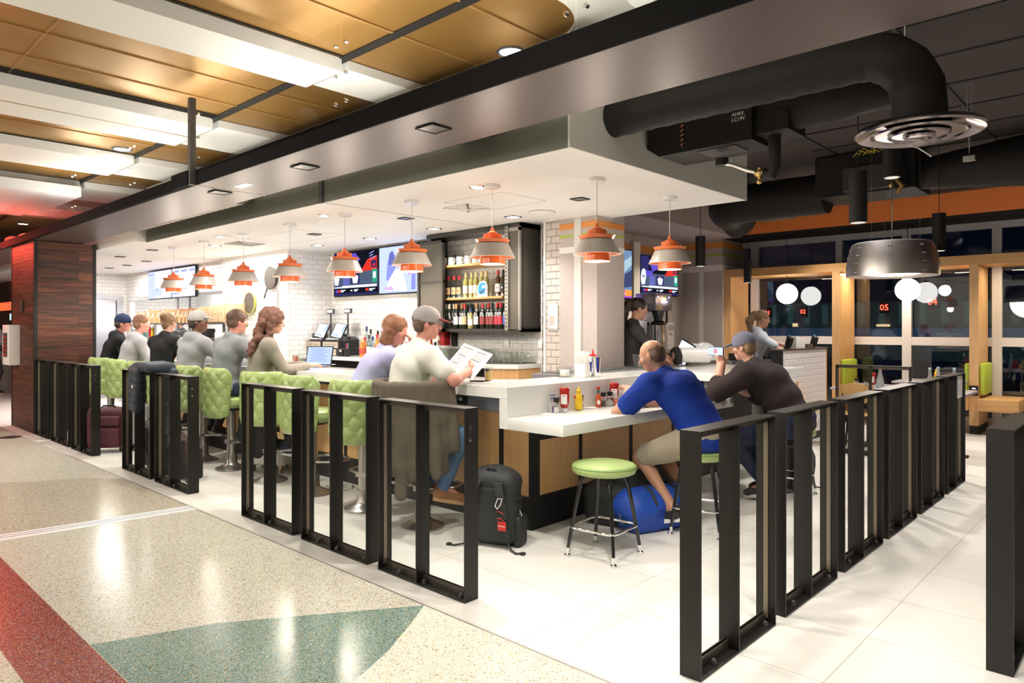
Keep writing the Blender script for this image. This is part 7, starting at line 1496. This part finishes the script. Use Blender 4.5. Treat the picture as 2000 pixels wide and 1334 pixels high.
t = thing('black_bag', 'black fabric bag hanging over the white suitcase', 'bag', (-6.72, 3.47, .33), .25); S = SDF(); S.rbox((-.02, 0, .17), (.20, .15, .18), .05); S.ell((.02, -.10, .02), (.13, .05, .16), None, .05); S.mesh('bag_body', F_blk, t, .012, noise_amp=.003)
t = thing('beige_shoulder_bag', 'tan strapped bag hanging beside the white suitcase', 'bag', (-6.33, 3.45, .45), 0); b = B(); 
for k in range(3): b.tube([(-.06+.04*k, -.02*k, .34), (-.03+.04*k, -.03, .2), (.02+.04*k, -.05, .08), (.05+.03*k, -.04, -.02)], .017, 8)
b.out('straps', mat('tan_canvas', (.55, .38, .18), .7), t); b = B(); b.box(.03, .09, -.08, -.065, .05, .09); b.out('buckle', M_blackm, t)
# blue duffel under the blue shirt man
t = thing('duffel_bag', 'royal blue duffel bag with black straps under the second stool', 'duffel bag', (-2.83, 4.62, .002), 1.25)
S = SDF(); S.cone((-.22, 0, .16), (.22, 0, .16), .15, .15, .02); S.rbox((0, 0, .10), (.30, .15, .10), .05, None, .05); S.mesh('bag_body', mat('royal_blue_nylon', (.012, .07, .42), .55, bump=.3, bscale=40), t, .011, noise_amp=.004, noise_f=22)
for x in (-.12, .12): b = B(); b.tube([(x, .155*math.cos(a), .155+.158*math.sin(a)) for a in [k*PI/12-.3 for k in range(16)]], .012, 6); b.out('strap', M_rubber, t)
S = SDF(); S.rbox((.30, 0, .13), (.05, .11, .09), .04); S.mesh('end_pocket', N_blk, t, .011)
b = B(); b.tube([(-.32, .0, .10), (-.36, -.03, .15), (-.38, -.06, .10), (-.33, -.04, .06)], .006, 6, closed=True); b.out('clip', M_steel, t)
t = thing('black_bag', 'black bag lying behind the blue duffel under the counter', 'bag', (-3.12, 4.45, .002), .2); S = SDF(); S.rbox((0, 0, .16), (.20, .14, .16), .09); S.ell((.1, .1, .24), (.12, .10, .12), None, .05); S.mesh('bag_body', N_blk, t, .013, noise_amp=.004, noise_f=20)
# jacket over the barrier
t = thing('puffer_jacket', 'dark blue quilted jacket draped over the left barrier panel', 'jacket', (-7.50, 2.65, .0))
t.scale = (.62, 1, 1)
S = SDF()
for i in range(9):
    a = i/8; x = -.30+.62*a; z = 1.115-.02*abs(a-.5); S.cone((x, -.06, z), (x, .13, z), .05, .05, .03)
for i in range(6):
    a = i/5; z = 1.07-.36*a; S.cone((-.34+.10*a, -.09-.01*a, z), (-.02-.06*a, -.09-.01*a, z-.02), .046, .046, .022)
for i in range(9):
    a = i/8; z = 1.07-.62*a; S.cone((.0+.08*a, .15+.01*a, z), (.38+.10*a, .15+.01*a, z-.02), .045, .045, .022)
S.mesh('quilted_shell', mat('slate_puffer', (.02, .03, .048), .5, bump=.3, bscale=30), t, .010, noise_amp=.002, noise_f=40)
b = B(); b.box(-.1, -.06, -.146, -.142, .90, .93); b.out('white_tag', M_paper, t)
t = thing('red_brown_scarf', 'rust red cloth hanging under the draped jacket', 'scarf', (-7.80, 2.84, .0)); S = SDF(); S.rbox((0, 0, .66), (.085, .03, .26), .03); S.ell((.01, 0, .45), (.085, .05, .12), None, .05); S.mesh('cloth', mat('rust_cloth', (.14, .035, .025), .8), t, .012, noise_amp=.004, noise_f=24)
# coat over the near stool
t = thing('draped_coat', 'olive brown coat draped over the stool of the white-shirt man', 'coat', (-4.14, 3.36, 0), .05)
S = SDF()
rr_ = random.Random(5)
for k in range(15):
    a = math.radians(-98+196*k/14); x0_, y0_ = .30*math.sin(a), -.30*math.cos(a)+.02
    zb_ = .42+.10*math.sin(k*1.9)+(.10 if abs(a) > 1.2 else 0); x1_, y1_ = (.33+.03*math.sin(k*2.3))*math.sin(a), -(.33+.03*math.sin(k*2.3))*math.cos(a)+.02
    S.cone((x0_, y0_, 1.075), (x1_, y1_, zb_), .044, .040+.008*(k % 2), .045)
S.mesh('cloth', mat('olive_coat', (.105, .085, .06), .85, bump=.2, bscale=20, var=.15), t, .011, noise_amp=.004, noise_f=19)

p = atZ(456, 862, 0); t = thing('paper_scrap', 'crumpled white paper scrap on the floor by the bar plinth', 'paper', (p.x, p.y, .003)); SDF().ell((0, 0, .02), (.09, .05, .02)).ell((.05, .02, .035), (.04, .05, .03)).ell((-.05, 0, .03), (.03, .04, .028)).mesh('crumpled_sheet', M_paper, t, .01, noise_amp=.004, noise_f=60)
# ================================================================ lamps
for (x, y, l) in bl: spot((x, y, HB-.02), 85, 105, .7, (1, .93, .84), .05)
for x in (-1.9, -.5, -7.9, -9.4, -10.9): spot((x, 2.85, HB-.02), 85, 105, .7, (1, .93, .84), .05)
for (x, y, lit, l) in sl: spot((x, y, HC-.02), 58, 120, .7, (1, .95, .90), .05)
for (x, y, l) in rl: spot((x, y, HC-.02), 30, 120, .7, (1, .95, .90), .05)
# kitchen ceiling lights
area((-14.2, 4.6, HC-.03), 3.5, 1.2, 90, (1, .97, .94)); area((-14, 6.3, 2.6), 3.5, .8, 60, (1, .98, .96)); area((-10.6, 4.9, HC-.03), 1.6, .3, 22, (1, .97, .93))
# concourse
for x in (-14, -10.2, -6.5, -2.8, .6):
    for y in (-4.5, -1.2, 1.6): spot((x+.55, y, GZ-.14), 42, 150, .8, (1, .96, .88), .1)
for (x, y) in ((-15.2, 1.9), (-13.6, 2.2)): point((x, y, 2.9), 30, (1, .08, .05), .15)
# dining room
for c in CY: spot((c.x, c.y, c.z-.01), 26, 100, .8, (1, .9, .82), .05)
for (x, y) in ((-.7, 3.2), (-.6, 5.2), (-.6, 7.2), (-.5, 9.4), (-2.2, 3.2)): spot((x, y, 3.43 if y > 4 else 2.7), 95 if y > 5 else 50, 80, .7, (1, .93, .86), .05)
for x in (-4.72, -2.88): point((x, 11.9, 2.085), 26, (1, .9, .8), .17)
point((-2.01, 7.72, 2.0), 30, (1, .88, .78), .3)
area((-3.7, 11.95, 2.38), 1.6, .1, 16, (1, .82, .55)); area((-.9, 11.95, 2.38), 1.6, .1, 16, (1, .82, .55)); area((-2.2, 11.95, 2.38), .5, .1, 5, (1, .82, .55))
for x in (-13, -9.5, -6, -2.6):
    for y in (-2.2, -5): point((x, y, 2.9), 58, (1, .95, .86), .2)  # added fill points without fittings, out of view, brightening concourse ceiling and floor
for x in (-10.5, -8.5, -6.5, -4.5, -2.8): area((x, 2.9, HB+.14), 1.2, .3, 12, (1, .94, .84), rot=(PI, 0, 0))  # added uplights hidden on the beam top, to brighten the gold ceiling
for y in (8.2, 10.2): spot((-5.75, y, 3.06), 70, 120, .8, (1, .88, .74), .05)
for (x, y) in ((-2.7, 9.2), (-2.4, 7.2), (-1.2, 10.6), (-2.9, 8.7), (-3.9, 10.9)): spot((x, y, 3.42), 150, 95, .7, (1, .93, .88), .06)  # added spots without fittings, to brighten the host stand and aisle
w = bpy.data.worlds.new('night'); sc.world = w; w.use_nodes = True
w.node_tree.nodes['Background'].inputs[0].default_value = (.001, .0015, .004, 1); w.node_tree.nodes['Background'].inputs[1].default_value = 1
sc.view_settings.view_transform = 'Standard'; sc.view_settings.look = 'None'; sc.view_settings.gamma = 1; sc.view_settings.use_curve_mapping = False
sc.view_settings.exposure = .64
sc.cycles.use_denoising = True
sc.cycles.max_bounces = 8; sc.cycles.diffuse_bounces = 3; sc.cycles.glossy_bounces = 3; sc.cycles.transparent_max_bounces = 16; sc.cycles.transmission_bounces = 4
sc.cycles.sample_clamp_indirect = 6; sc.cycles.caustics_reflective = False; sc.cycles.caustics_refractive = False
